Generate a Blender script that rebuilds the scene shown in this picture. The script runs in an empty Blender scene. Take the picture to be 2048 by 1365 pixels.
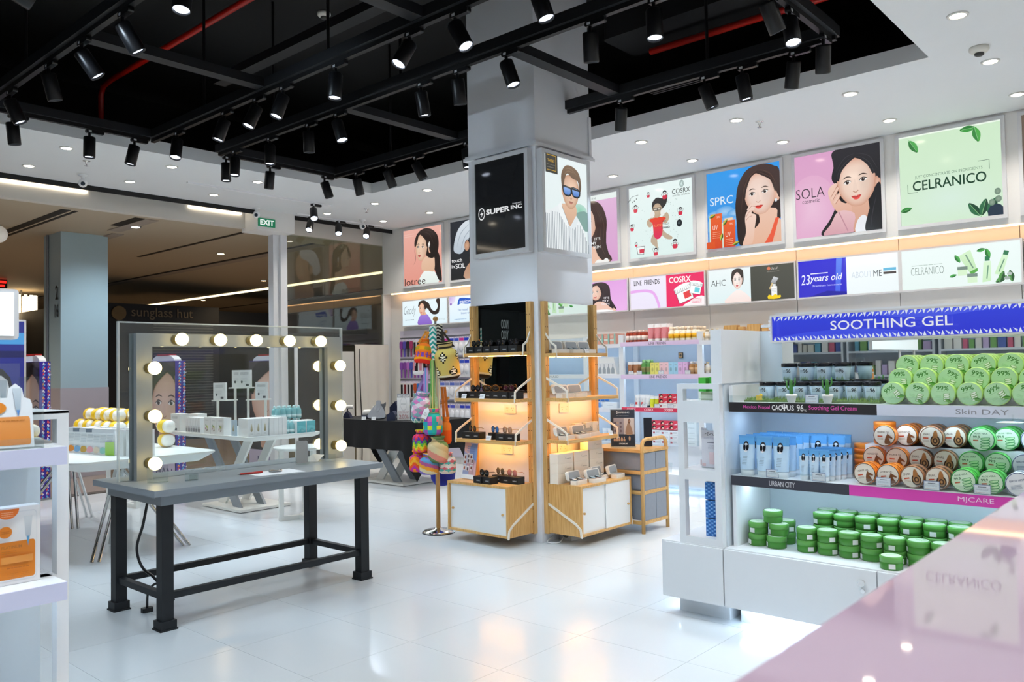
import bpy, math, random
from mathutils import Vector, Matrix
from mathutils.geometry import tessellate_polygon
random.seed(7)
SC = bpy.context.scene
COL = SC.collection
R = math.radians
PI = math.pi

# ------------------------------------------------------------------ camera, world, exposure
H = 1.35                                   # camera height
YAW, PITCH, ROLL = -0.7247, 0.03248, -0.01774
def cam_axes():
    cy, sy = math.cos(YAW), math.sin(YAW); cp, sp = math.cos(PITCH), math.sin(PITCH)
    F = Vector((sy*cp, cy*cp, sp)); r = Vector((cy, -sy, 0)); u = r.cross(F)
    cr, sr = math.cos(ROLL), math.sin(ROLL)
    return cr*r+sr*u, -sr*r+cr*u, F
_r, _u, _F = cam_axes()
cd = bpy.data.cameras.new('camera'); cam = bpy.data.objects.new('camera', cd); COL.objects.link(cam)
m = Matrix.Identity(4)
for i in range(3):
    m[i][0] = _r[i]; m[i][1] = _u[i]; m[i][2] = -_F[i]
m[2][3] = H
cam.matrix_world = m
cd.sensor_width = 36.0; cd.sensor_fit = 'HORIZONTAL'; cd.lens = 1627.3/2048*36
cd.clip_start = 0.02; cd.clip_end = 100
cd.dof.use_dof = True; cd.dof.focus_distance = 6.0; cd.dof.aperture_fstop = 9.0
SC.camera = cam
w = bpy.data.worlds.new('world'); SC.world = w; w.use_nodes = True
w.node_tree.nodes['Background'].inputs[0].default_value = (0.62, 0.72, 0.9, 1)
w.node_tree.nodes['Background'].inputs[1].default_value = 0.35
SC.view_settings.view_transform = 'Standard'; SC.view_settings.look = 'None'
SC.view_settings.exposure = 0.03; SC.view_settings.gamma = 1.0
SC.view_settings.use_curve_mapping = False
SPOT_W, DOWN_W, COOL, WARM = 66.0, 40.0, (0.70, 0.86, 1.0), (1.0, 0.86, 0.70)

# ------------------------------------------------------------------ materials
def lin(h):
    if not isinstance(h, str): return tuple(h)[:3]
    h = h.lstrip('#'); o = []
    for i in (0, 2, 4):
        c = int(h[i:i+2], 16)/255
        o.append(c/12.92 if c <= 0.04045 else ((c+0.055)/1.055)**2.4)
    return tuple(o)
_M = {}
def mat(name, col='#cccccc', rough=0.5, metal=0.0, noise=0.0, nscale=8.0, emit=0.0, trans=0.0, ior=1.45, coat=0.0, spec=0.5, bump=0.0, alpha=1.0):
    if name in _M: return _M[name]
    M = bpy.data.materials.new(name); M.use_nodes = True; nt = M.node_tree; b = nt.nodes['Principled BSDF']
    c = lin(col); b.inputs['Base Color'].default_value = (*c, 1)
    b.inputs['Roughness'].default_value = rough; b.inputs['Metallic'].default_value = metal
    b.inputs['IOR'].default_value = ior; b.inputs['Specular IOR Level'].default_value = spec
    b.inputs['Transmission Weight'].default_value = trans; b.inputs['Coat Weight'].default_value = coat
    b.inputs['Alpha'].default_value = alpha
    if emit:
        b.inputs['Emission Color'].default_value = (*c, 1); b.inputs['Emission Strength'].default_value = emit
    if noise or bump:
        tc = nt.nodes.new('ShaderNodeTexCoord'); nz = nt.nodes.new('ShaderNodeTexNoise')
        nz.inputs['Scale'].default_value = nscale; nz.inputs['Detail'].default_value = 4
        nt.links.new(tc.outputs['Object'], nz.inputs['Vector'])
        if noise:
            mx = nt.nodes.new('ShaderNodeMix'); mx.data_type = 'RGBA'
            mx.inputs[6].default_value = (*[x*(1-noise) for x in c], 1); mx.inputs[7].default_value = (*[min(1, x*(1+noise*.6)) for x in c], 1)
            nt.links.new(nz.outputs['Fac'], mx.inputs[0]); nt.links.new(mx.outputs[2], b.inputs['Base Color'])
        if bump:
            bp = nt.nodes.new('ShaderNodeBump'); bp.inputs['Strength'].default_value = bump
            bp.inputs['Distance'].default_value = 0.01
            nt.links.new(nz.outputs['Fac'], bp.inputs['Height']); nt.links.new(bp.outputs[0], b.inputs['Normal'])
    _M[name] = M
    return M
def vmat(name, emit=0.0, rough=0.5, trans=0.0, spec=0.5):
    """material whose colour is the mesh's own printed colour (attribute Col)"""
    if name in _M: return _M[name]
    M = bpy.data.materials.new(name); M.use_nodes = True; nt = M.node_tree; b = nt.nodes['Principled BSDF']
    a = nt.nodes.new('ShaderNodeAttribute'); a.attribute_name = 'Col'
    b.inputs['Roughness'].default_value = rough; b.inputs['Specular IOR Level'].default_value = spec
    if emit:
        b.inputs['Base Color'].default_value = (0.02, 0.02, 0.02, 1)
        nt.links.new(a.outputs['Color'], b.inputs['Emission Color']); b.inputs['Emission Strength'].default_value = emit
    else:
        nt.links.new(a.outputs['Color'], b.inputs['Base Color'])
    _M[name] = M
    return M
def wood(name, c1, c2, scale=(2, 2, 30), rough=0.4):
    if name in _M: return _M[name]
    M = bpy.data.materials.new(name); M.use_nodes = True; nt = M.node_tree; b = nt.nodes['Principled BSDF']
    tc = nt.nodes.new('ShaderNodeTexCoord'); mp = nt.nodes.new('ShaderNodeMapping'); nz = nt.nodes.new('ShaderNodeTexNoise')
    mp.inputs['Scale'].default_value = scale; nz.inputs['Scale'].default_value = 3; nz.inputs['Detail'].default_value = 6
    cr = nt.nodes.new('ShaderNodeValToRGB')
    cr.color_ramp.elements[0].position = .3; cr.color_ramp.elements[1].position = .7
    cr.color_ramp.elements[0].color = (*lin(c1), 1); cr.color_ramp.elements[1].color = (*lin(c2), 1)
    nt.links.new(tc.outputs['Object'], mp.inputs[0]); nt.links.new(mp.outputs[0], nz.inputs['Vector'])
    nt.links.new(nz.outputs['Fac'], cr.inputs[0]); nt.links.new(cr.outputs[0], b.inputs['Base Color'])
    b.inputs['Roughness'].default_value = rough
    _M[name] = M
    return M
WHITE = mat('white_laminate', '#e9ebee', .35, noise=.02)
WALLP = mat('white_wall_paint', '#e4e3e1', .6, noise=.02, nscale=3)
CEILM = mat('white_ceiling_paint', '#dfe2e4', .8, noise=.015, nscale=2)
BLACKC = mat('black_ceiling_paint', '#050506', .8, noise=.3, nscale=5)
BLACKM = mat('black_powder_coat', '#0b0c0f', .45, noise=.1)
BLACKP = mat('black_plastic', '#101114', .35, noise=.05)
CHARC = mat('charcoal_channel', '#191b1f', .5, noise=.25, nscale=14)
CHROME = mat('chrome', '#d8d8d8', .12, metal=1)
STEEL = mat('grey_metal', '#8d9095', .35, metal=.7)
def clear(name, tint='#f4f8f8', milk=.04, ior=1.35):
    M = bpy.data.materials.new(name); M.use_nodes = True; nt = M.node_tree; nt.nodes.remove(nt.nodes['Principled BSDF']); out = nt.nodes['Material Output']
    tr = nt.nodes.new('ShaderNodeBsdfTransparent'); tr.inputs[0].default_value = (*lin(tint), 1); gl = nt.nodes.new('ShaderNodeBsdfGlossy'); gl.inputs['Roughness'].default_value = .02
    df = nt.nodes.new('ShaderNodeBsdfDiffuse'); df.inputs[0].default_value = (.9, .93, .94, 1); lw = nt.nodes.new('ShaderNodeLayerWeight'); lw.inputs[0].default_value = .5; pw = nt.nodes.new('ShaderNodeMath'); pw.operation = 'POWER'; pw.inputs[1].default_value = 4; fr = nt.nodes.new('ShaderNodeMath'); fr.operation = 'MULTIPLY_ADD'; fr.inputs[1].default_value = .3; fr.inputs[2].default_value = (ior-1)*.12; nt.links.new(lw.outputs['Facing'], pw.inputs[0]); nt.links.new(pw.outputs[0], fr.inputs[0])
    m1 = nt.nodes.new('ShaderNodeMixShader'); m1.inputs[0].default_value = milk; m2 = nt.nodes.new('ShaderNodeMixShader')
    nt.links.new(tr.outputs[0], m1.inputs[1]); nt.links.new(df.outputs[0], m1.inputs[2]); nt.links.new(fr.outputs[0], m2.inputs[0]); nt.links.new(m1.outputs[0], m2.inputs[1]); nt.links.new(gl.outputs[0], m2.inputs[2]); nt.links.new(m2.outputs[0], out.inputs[0])
    _M[name] = M
    return M
GLASS = clear('clear_glass', '#e9efe9', .01, 1.5)
ACRYL = clear('clear_acrylic', '#f6f9f9', .025, 1.25)
MIRROR = mat('mirror_silver', '#e6ece9', .01, metal=1)
BAMBOO = wood('bamboo', '#c08f4e', '#dcb273', (26, 26, 2.0), .42)
BAMBOOH = wood('bamboo_horizontal', '#c2924f', '#dcb273', (2.0, 26, 26), .42)
PRINT = vmat('printed_paper', 0, .35)
PRINTG = vmat('printed_gloss', 0, .18)
LIT = vmat('backlit_print', .92, .12, spec=.35)
LITLOW = vmat('backlit_small_sign', 1.0, .15, spec=.3)
FABRIC = vmat('woven_yarn', 0, .9, spec=.1)

# ------------------------------------------------------------------ mesh builder
class MB:
    def __init__(s): s.v = []; s.f = []; s.m = []; s.sm = []; s.c = []; s.T = None; s.col = None
    def add(s, vs, fs, m=0, smooth=False, cols=None):
        o = len(s.v)
        for p in vs:
            p = Vector(p); s.v.append(tuple(s.T @ p) if s.T is not None else tuple(p))
        for k, f in enumerate(fs):
            s.f.append(tuple(i+o for i in f)); s.m.append(m); s.sm.append(smooth)
            s.c.append(cols[k] if cols else s.col)
        return s
    def box(s, x0, x1, y0, y1, z0, z1, m=0):
        vs = [(x, y, z) for z in (z0, z1) for y in (y0, y1) for x in (x0, x1)]
        return s.add(vs, [(0, 2, 3, 1), (4, 5, 7, 6), (0, 1, 5, 4), (2, 6, 7, 3), (0, 4, 6, 2), (1, 3, 7, 5)], m)
    def rbox(s, x0, x1, y0, y1, z0, z1, r=.01, m=0, n=4, axis='z'):
        """box with rounded edges around one axis"""
        if axis == 'z': a0, a1, b0, b1, c0, c1 = x0, x1, y0, y1, z0, z1; f = lambda a, b, c: (a, b, c)
        elif axis == 'y': a0, a1, b0, b1, c0, c1 = z0, z1, x0, x1, y0, y1; f = lambda a, b, c: (b, c, a)
        else: a0, a1, b0, b1, c0, c1 = y0, y1, z0, z1, x0, x1; f = lambda a, b, c: (c, a, b)
        pts = rrect(a0, a1, b0, b1, r, n); k = len(pts)
        vs = [f(a, b, c0) for a, b in pts]+[f(a, b, c1) for a, b in pts]
        s.add(vs, [(i, (i+1) % k, k+(i+1) % k, k+i) for i in range(k)], m)
        s.add(vs[:k], [tuple(range(k-1, -1, -1))], m); s.add(vs[k:], [tuple(range(k))], m)
        return s
    def prism(s, pts, c0, c1, axis='z', m=0):
        f = {'z': lambda a, b, c: (a, b, c), 'y': lambda a, b, c: (a, c, b), 'x': lambda a, b, c: (c, a, b)}[axis]
        k = len(pts); vs = [f(a, b, c0) for a, b in pts]+[f(a, b, c1) for a, b in pts]
        s.add(vs, [(i, (i+1) % k, k+(i+1) % k, k+i) for i in range(k)], m)
        tr = tessellate_polygon([[Vector((a, b, 0)) for a, b in pts]])
        s.add(vs[:k], [tuple(reversed(t)) for t in tr], m); s.add(vs[k:], [tuple(t) for t in tr], m)
        return s
    def cyl(s, p0, p1, r0, r1=None, n=16, m=0, caps=True, smooth=True):
        r1 = r0 if r1 is None else r1; p0 = Vector(p0); p1 = Vector(p1); d = (p1-p0).normalized()
        a = d.orthogonal().normalized(); b = d.cross(a)
        ring = lambda p, r: [p+r*(math.cos(2*PI*i/n)*a+math.sin(2*PI*i/n)*b) for i in range(n)]
        A, B = ring(p0, r0), ring(p1, r1)
        s.add(A+B, [(i, (i+1) % n, n+(i+1) % n, n+i) for i in range(n)], m, smooth)
        if caps: s.add(A, [tuple(range(n-1, -1, -1))], m); s.add(B, [tuple(range(n))], m)
        return s
    def lathe(s, prof, n=20, o=(0, 0, 0), m=0, smooth=True, colf=None, sx=1, sy=1):
        k = len(prof); vs = []; fs = []; cols = [] if colf else None
        for r, z in prof:
            for i in range(n): vs.append((o[0]+sx*r*math.cos(2*PI*i/n), o[1]+sy*r*math.sin(2*PI*i/n), o[2]+z))
        for j in range(k-1):
            for i in range(n):
                fs.append((j*n+i, j*n+(i+1) % n, (j+1)*n+(i+1) % n, (j+1)*n+i))
                if colf: cols.append(colf((i+.5)/n, (j+.5)/(k-1)))
        if prof[0][0] > 1e-4:
            fs.append(tuple(range(n-1, -1, -1)));  cols is not None and cols.append(colf(0, 0))
        if prof[-1][0] > 1e-4:
            fs.append(tuple((k-1)*n+i for i in range(n))); cols is not None and cols.append(colf(0, .999))
        return s.add(vs, fs, m, smooth, cols)
    def tube(s, path, r, n=8, m=0, smooth=True, closed=False):
        P = [Vector(p) for p in path]; k = len(P); vs = []; prev = None
        for i in range(k):
            a = P[i-1] if (i or closed) else P[0]; b = P[(i+1) % k] if (i < k-1 or closed) else P[-1]
            d = (b-a).normalized()
            if prev is None: x = d.orthogonal().normalized()
            else: x = (prev-d*prev.dot(d)); x = x.normalized() if x.length > 1e-6 else d.orthogonal().normalized()
            prev = x; y = d.cross(x); rr = r[i] if isinstance(r, (list, tuple)) else r
            for q in range(n): vs.append(P[i]+rr*(math.cos(2*PI*q/n)*x+math.sin(2*PI*q/n)*y))
        fs = [(i*n+q, i*n+(q+1) % n, ((i+1) % k)*n+(q+1) % n, ((i+1) % k)*n+q) for i in range(k if closed else k-1) for q in range(n)]
        if not closed: fs += [tuple(range(n-1, -1, -1)), tuple((k-1)*n+q for q in range(n))]
        return s.add(vs, fs, m, smooth)
    def sphere(s, c, r, n=16, k=10, m=0, sx=1, sy=1, sz=1):
        prof = [(max(1e-5, math.sin(PI*j/k)), -math.cos(PI*j/k)) for j in range(k+1)]
        vs = [(c[0]+sx*r*p*math.cos(2*PI*i/n), c[1]+sy*r*p*math.sin(2*PI*i/n), c[2]+sz*r*z) for p, z in prof for i in range(n)]
        return s.add(vs, [(j*n+i, j*n+(i+1) % n, (j+1)*n+(i+1) % n, (j+1)*n+i) for j in range(k) for i in range(n)], m, True)
    def build(s, name, mats, parent=None, kind=None, label=None):
        me = bpy.data.meshes.new(name); me.from_pydata(s.v, [], s.f)
        if not isinstance(mats, (list, tuple)): mats = [mats]
        for q in mats: me.materials.append(q)
        me.polygons.foreach_set('material_index', s.m); me.polygons.foreach_set('use_smooth', s.sm)
        if any(c is not None for c in s.c):
            at = me.color_attributes.new('Col', 'FLOAT_COLOR', 'CORNER'); d = []
            for f, c in zip(s.f, s.c):
                q = (*lin(c if c is not None else '#808080'), 1.0)
                d.extend(q*len(f))
            at.data.foreach_set('color', d)
        me.update()
        o = bpy.data.objects.new(name, me); COL.objects.link(o)
        if parent: o.parent = parent
        if kind: o['kind'] = kind
        if label: o['label'] = label
        return o
def rrect(x0, x1, y0, y1, r, n=4):
    p = []
    for cx, cy, a in ((x1-r, y1-r, 0), (x0+r, y1-r, 90), (x0+r, y0+r, 180), (x1-r, y0+r, 270)):
        for i in range(n+1): t = R(a+90*i/n); p.append((cx+r*math.cos(t), cy+r*math.sin(t)))
    return p
def catmull(pts, n=5, closed=True):
    k = len(pts); out = []
    for i in range(k if closed else k-1):
        g = lambda j: pts[j % k] if closed else pts[max(0, min(k-1, j))]
        p0, p1, p2, p3 = g(i-1), g(i), g(i+1), g(i+2)
        for q in range(n):
            t = q/n
            out.append(tuple(.5*(2*b+(c-a)*t+(2*a-5*b+4*c-d)*t*t+(-a+3*b-3*c+d)*t**3) for a, b, c, d in zip(p0, p1, p2, p3)))
    if not closed: out.append(tuple(pts[-1]))
    return out
def tag(o, label, cat, group=None, kind=None):
    o['label'] = label; o['category'] = cat
    if group: o['group'] = group
    if kind: o['kind'] = kind
    return o
def thing(name, label, cat, loc=(0, 0, 0), rz=0, group=None, rot=None):
    o = bpy.data.objects.new(name, None); COL.objects.link(o); o.location = loc
    o.rotation_euler = rot if rot else (0, 0, rz); o.empty_display_size = .05
    return tag(o, label, cat, group)
def dup(root, loc, rz=None, label=None, group=None, parent=None, rot=None):
    r = root.copy(); COL.objects.link(r); r.location = loc
    if parent: r.parent = parent
    if rz is not None: r.rotation_euler = (0, 0, rz)
    if rot is not None: r.rotation_euler = rot
    if label: r['label'] = label
    if group: r['group'] = group
    for ch in list(root.children):
        c = ch.copy(); COL.objects.link(c); c.parent = r
        for g in ch.children:
            d = g.copy(); COL.objects.link(d); d.parent = c
    return r
def multi(root, locs, rz=None, rots=None):
    """first place moves the thing itself, the others are copies"""
    out = []
    for i, l in enumerate(locs):
        ro = rots[i] if rots else None
        if i == 0:
            root.location = l
            if rz is not None: root.rotation_euler = (0, 0, rz)
            if ro is not None: root.rotation_euler = ro
            out.append(root)
        else: out.append(dup(root, l, rz, rot=ro))
    return out
def struct(name, mb, mats, parent=None):
    return mb.build(name, mats, parent, kind=None if parent else 'structure')
def lamp(name, loc, kind, energy, color, parent=None, rot=None, **k):
    l = bpy.data.lights.new(name, kind); l.energy = energy; l.color = color
    for a, b in k.items(): setattr(l, a, b)
    o = bpy.data.objects.new(name, l); COL.objects.link(o); o.location = loc
    if rot is not None: o.rotation_euler = rot
    if parent: o.parent = parent
    return o

# ------------------------------------------------------------------ flat print (posters, signs, labels)
_TX = {}
def text_mesh(s, bold=0.0):
    k = (s, bold)
    if k in _TX: return _TX[k]
    cu = bpy.data.curves.new('t', 'FONT'); cu.body = s; cu.offset = bold; cu.resolution_u = 3
    ob = bpy.data.objects.new('t', cu); COL.objects.link(ob)
    dg = bpy.context.evaluated_depsgraph_get(); me = bpy.data.meshes.new_from_object(ob.evaluated_get(dg))
    vs = [tuple(v.co) for v in me.vertices]; fs = [tuple(p.vertices) for p in me.polygons]
    bpy.data.objects.remove(ob); bpy.data.curves.remove(cu); bpy.data.meshes.remove(me)
    x0 = min(v[0] for v in vs); x1 = max(v[0] for v in vs); y0 = min(v[1] for v in vs); y1 = max(v[1] for v in vs)
    vs = [((v[0]-x0)/(x1-x0), (v[1]-y0)/(y1-y0)) for v in vs]
    _TX[k] = (vs, fs)
    return _TX[k]
class Art:
    """flat printed picture: local x right, z up, printed side towards -y; coordinates are fractions of w and h"""
    def __init__(s, w, h, x0=0, z0=0, y=0, dl=.0003): s.w = w; s.h = h; s.x0 = x0; s.z0 = z0; s.y = y; s.dl = dl; s.v = []; s.f = []; s.c = []; s.n = 0
    def raw(s, pts, fs, cols):
        o = len(s.v); y = s.y-s.dl*s.n; s.n += 1
        for (a, b), c in zip(pts, cols):
            s.v.append((s.x0+a*s.w, y, s.z0+b*s.h)); s.c.append((*c, 1.0))
        s.f += [tuple(i+o for i in f) for f in fs]
        return s
    def clip(s, pts): return [(min(1, max(0, a)), min(1, max(0, b))) for a, b in pts]
    def poly(s, pts, col, col2=None, smooth=0, clip=True):
        if smooth: pts = catmull(pts, smooth)
        if clip: pts = s.clip(pts)
        c = lin(col)
        if col2:
            c2 = lin(col2); zs = [p[1] for p in pts]; a, b = min(zs), max(zs)
            cols = [tuple(x+(y-x)*((p[1]-a)/(b-a+1e-9)) for x, y in zip(c, c2)) for p in pts]
        else: cols = [c]*len(pts)
        return s.raw(pts, [tuple(t) for t in tessellate_polygon([[Vector((a, b, 0)) for a, b in pts]])], cols)
    def rect(s, a0, a1, b0, b1, col, col2=None): return s.poly([(a0, b0), (a1, b0), (a1, b1), (a0, b1)], col, col2)
    def bg(s, col, col2=None): return s.rect(0, 1, 0, 1, col, col2)
    def ell(s, cx, cy, rx, ry, col, inner=None, rot=0, n=24, a0=0, a1=360):
        c = lin(col); ci = lin(inner or col); cr, sr = math.cos(R(rot)), math.sin(R(rot)); asp = s.w/s.h
        pts = []
        full = abs(a1-a0) >= 360; k = n if full else n+1
        for i in range(k):
            t = R(a0+(a1-a0)*i/n); x, y = rx*math.cos(t), ry*math.sin(t)/asp
            pts.append((cx+x*cr-y*sr, cy+(x*sr+y*cr)*asp))
        pts = s.clip(pts)
        fs = [(k, i, (i+1) % k) for i in range(k if full else k-1)]
        return s.raw(pts+[(min(1, max(0, cx)), min(1, max(0, cy)))], fs, [c]*k+[ci])
    def stroke(s, pts, wd, col, smooth=0, clip=True, taper=False):
        if smooth: pts = catmull(pts, smooth, False)
        L, Rr = [], []; k = len(pts); asp = s.w/s.h
        for i in range(k):
            a = pts[max(0, i-1)]; b = pts[min(k-1, i+1)]; dx, dy = (b[0]-a[0])*asp, b[1]-a[1]; l = math.hypot(dx, dy) or 1
            ww = wd*(math.sin(PI*(i+.3)/(k-.4)) if taper else 1)
            nx, ny = -dy/l*ww/2/asp, dx/l*ww/2
            L.append((pts[i][0]+nx, pts[i][1]+ny)); Rr.append((pts[i][0]-nx, pts[i][1]-ny))
        P = L+Rr
        if clip: P = s.clip(P)
        return s.raw(P, [(i, i+1, k+i+1, k+i) for i in range(k-1)], [lin(col)]*(2*k))
    def text(s, t, a0, a1, b0, b1, col, bold=0.0, shear=0.0, skew=0.0):
        vs, fs = text_mesh(t, bold)
        pts = [(a0+(a1-a0)*(x+shear*(y-.5)), b0+(b1-b0)*(y)+skew*x) for x, y in vs]
        return s.raw(pts, fs, [lin(col)]*len(pts))
    def lines(s, a0, a1, b0, b1, n, col, wd=.35):
        """rows of unreadably small print"""
        rnd = random.Random(int(a0*977+b0*1313)+n); h = (b1-b0)/n
        for i in range(n):
            y = b1-(i+.5)*h; x = a0
            while x < a1:
                l = (a1-a0)*rnd.uniform(.07, .22); e = min(a1, x+l)
                s.rect(x, e, y-h*wd/2, y+h*wd/2, col); x = e+(a1-a0)*.025
            s.n -= 0
        return s
    def build(s, name, mt, parent=None, label=None):
        me = bpy.data.meshes.new(name); me.from_pydata(s.v, [], s.f); me.materials.append(mt)
        at = me.color_attributes.new('Col', 'FLOAT_COLOR', 'POINT'); d = []
        for c in s.c: d.extend(c)
        at.data.foreach_set('color', d); me.update()
        # printed side faces -y
        import bmesh
        bm = bmesh.new(); bm.from_mesh(me)
        for f in bm.faces:
            if f.normal.y > 0: f.normal_flip()
        bm.to_mesh(me); bm.free()
        o = bpy.data.objects.new(name, me); COL.objects.link(o)
        if parent: o.parent = parent
        if label: o['label'] = label
        return o
def bangs(A, cx, cy, rx, ry, col, tilt=0, part=.0, hi=None, drop=-.25):
    ct, st = math.cos(R(tilt)), math.sin(R(tilt)); asp = A.w/A.h
    def p(x, y):
        X, Y = rx*x*asp, ry*y; return (cx+(X*ct-Y*st)/asp, cy+X*st+Y*ct)
    for sd in (-1, 1):
        A.poly([p(part, 1.02), p(part+sd*.30, .86), p(sd*.66, .56), p(sd*.84, .2), p(sd*.93, drop), p(sd*1.12, drop-.05), p(sd*1.2, .45), p(sd*.85, 1.02), p(part+sd*.1, 1.2)], col, smooth=4)
        if hi:
            A.stroke([p(part, 1.06), p(part+sd*.4, .93), p(sd*.8, .58), p(sd*.98, .1)], ry*.02, hi, 5, taper=True); A.stroke([p(part, 1.1), p(part+sd*.5, 1.0), p(sd*.95, .6), p(sd*1.06, .1)], ry*.016, hi, 5, taper=True)
def shade(c, k): c = lin(c); return tuple(min(1, x*k) for x in c)
def face(A, cx, cy, rx, ry, skin='#f2d3c0', dark='#c99a83', yaw=0.0, tilt=0.0, lip='#cf5155', smile=.02, brow='#4a342a', iris='#2a1a14', lids=True, glasses=None, eyes=True):
    ct, st = math.cos(R(tilt)), math.sin(R(tilt)); asp = A.w/A.h
    def p(x, y):
        X, Y = rx*x*asp, ry*y; return (cx+(X*ct-Y*st)/asp, cy+X*st+Y*ct)
    out = [(0, 1), (.5, .93), (.86, .62), (.97, .15), (.9, -.32), (.66, -.68), (.3, -.95), (0, -1.0), (-.3, -.95), (-.66, -.68), (-.9, -.32), (-.97, .15), (-.86, .62), (-.5, .93)]
    pts = A.clip(catmull([p(x, y) for x, y in out], 4)); k = len(pts)
    rings = [(1.0, 0), (.86, .45), (.66, .85), (.35, 1.0)]; V = []; C = []
    base = catmull(out, 4); ld_, ls_ = lin(dark), lin(skin)
    for q, (s_, t_) in enumerate(rings):
        for x, y in base:
            side = .16*max(0, x*(1 if yaw <= 0 else -1)-.2)*t_
            V.append(p(x*s_+yaw*.12*t_, y*s_)); C.append(tuple((a+(b-a)*t_)*(1-side) for a, b in zip(ld_, ls_)))
    V.append(p(yaw*.12, .1)); C.append(shade(skin, 1.04)); V = A.clip(V); fs = []
    for q in range(len(rings)-1):
        for i in range(k): fs.append((q*k+i, q*k+(i+1) % k, (q+1)*k+(i+1) % k, (q+1)*k+i))
    fs += [((len(rings)-1)*k+i, (len(rings)-1)*k+(i+1) % k, len(rings)*k) for i in range(k)]
    A.raw(V, fs, C)
    if not eyes: return p
    y0 = yaw*.3
    for sd in (-1, 1):
        w_ = .185*(1-.35*max(0, sd*yaw)); ex = sd*.40+y0
        if glasses: continue
        A.stroke([p(ex-sd*.22, .24), p(ex, .285), p(ex+sd*w_*1.25, .215)], ry*.05, brow, 4, taper=True)
        A.poly([p(ex-w_*1.35, .02), p(ex-.02, .17), p(ex+w_*1.35, .05), p(ex, -.06)], shade(skin, .93), smooth=4)
        A.poly([p(ex-w_, .03), p(ex-.02, .115), p(ex+w_, .05), p(ex, -.03)], '#fbf7f4', smooth=4)
        A.ell(*p(ex+yaw*.05, .045), rx*.088, ry*.07, iris); A.ell(*p(ex+yaw*.05+.03, .09), rx*.022, ry*.018, '#ffffff')
        A.stroke([p(ex-w_*1.05, .04), p(ex-.02, .135), p(ex+w_*1.1, .07)], ry*.032, '#2a1d18', 4)
    A.poly([p(y0*1.4-.05, .08), p(y0*1.5+.03, .08), p(y0*1.7+.11, -.34), p(y0*1.7-.03, -.41), p(y0*1.7-.13, -.34)], shade(skin, .965), smooth=3)
    A.stroke([p(y0*1.7-.14, -.35), p(y0*1.7, -.42), p(y0*1.7+.13, -.35)], ry*.035, shade(dark, .85), 4)
    m0 = y0*1.45
    A.poly([p(m0-.24, -.6+smile), p(m0-.07, -.55), p(m0, -.57), p(m0+.07, -.55), p(m0+.24, -.6+smile), p(m0, -.625)], lip, smooth=3)
    A.poly([p(m0-.24, -.6+smile), p(m0, -.625), p(m0+.24, -.6+smile), p(m0+.11, -.705), p(m0-.11, -.705)], shade(lip, 1.15), smooth=3)
    A.stroke([p(m0-.26, -.6+smile), p(m0, -.628), p(m0+.26, -.6+smile)], ry*.02, shade(lip, .45), 4)
    return p

# ================================================================== THE SETTING
ZC = 3.46
FLOORM = mat('polished_white_tile', '#ced4d8', .16, noise=.025, nscale=1.3, spec=.45)
GROUT = mat('pale_grout', '#cfd2d3', .7)
fl = struct('floor', MB().box(-9.7, 1.6, -4.0, 8.3, -.06, -.003), GROUT)
tm = MB().box(0, .5985, 0, .5985, -.003, 0)
t0 = tm.build('tile', FLOORM, fl); first = True
for i in range(19):
    for j in range(15):
        x, y = -9.70+.6*i, -.3+.6*j
        if x > .6 or (x > -1.2 and y < 1.2) or y > 8.0: continue
        if y < .35*abs(x)-.9: continue
        o = t0 if first else t0.copy()
        if not first: COL.objects.link(o)
        first = False; o.location = (x, y, 0)
struct('mall_floor', MB().box(-34, -9.70, -6, 20, -.06, -.001), mat('taupe_mall_tile', '#8d8279', .2, noise=.06, nscale=1.2))
struct('trim_1', MB().box(-9.86, -9.71, -4, 8.1, 0, .006), mat('dark_threshold', '#4b4641', .4, noise=.1))

OX0, OX1, OY0, OY1 = -7.635, -1.515, -2.6, 6.145            # open black ceiling
c = MB()
c.box(-9.46, OX0, -4, 8.2, ZC, ZC+.12).box(OX1, 1.6, -4, 8.2, ZC, ZC+.12)
c.box(OX0, OX1, OY1, 8.2, ZC, ZC+.12).box(OX0, OX1, -4, OY0, ZC, ZC+.12)
struct('ceiling', c, CEILM)
k = MB().box(-9.9, 1.6, -4, 8.3, 4.62, 4.7)
struct('ceiling_upper_slab', k, BLACKC)
k = MB().box(-9.66, -9.62, -4, 8.3, ZC+.1, 4.62).box(1.56, 1.6, -4, 8.3, ZC+.12, 4.62).box(-9.62, 1.56, 8.22, 8.3, ZC+.12, 4.62).box(-9.62, 1.56, -4, -3.96, ZC+.12, 4.62)
struct('wall_void', k, BLACKC)
# long wall with bulkhead
wr = struct('wall_right', MB().box(-9.714, 1.6, 8.17, 8.3, 0, 2.5), mat('wall_joint_grey', '#8d8b88', .7))  # grey backing that shows in the panel joints
pm = MB().box(.002, .981, -.02, 0, .0, 2.5); p0 = None
for i in range(11):
    x = -9.22+.985*i
    if p0 is None: p0 = pm.build('panel', WALLP, wr); p0.location = (x, 8.17, 0)
    else: q = p0.copy(); COL.objects.link(q); q.location = (x, 8.17, 0)
MB().box(-9.714, -9.222, 8.15, 8.17, 0, 2.5).build('panel', WALLP, wr)
struct('wall_bulkhead', MB().box(-9.714, 1.6, 8.0, 8.3, 2.5, ZC), WALLP)
struct('wall_back', MB().box(-9.7, 1.6, -4.1, -4, 0, ZC), mat('back_wall_grey', '#9aa3ad', .6, noise=.03))
struct('wall_side', MB().box(1.6, 1.7, -4.1, 8.3, 0, ZC), WALLP)
o = MB().box(-9.55, 1.5, 8.03, 8.06, 2.488, 2.5).build('led_strip', mat('warm_led', '#ffc487', emit=8)); tag(o, 'long warm LED strip under the poster bulkhead', 'led strip')
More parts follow.
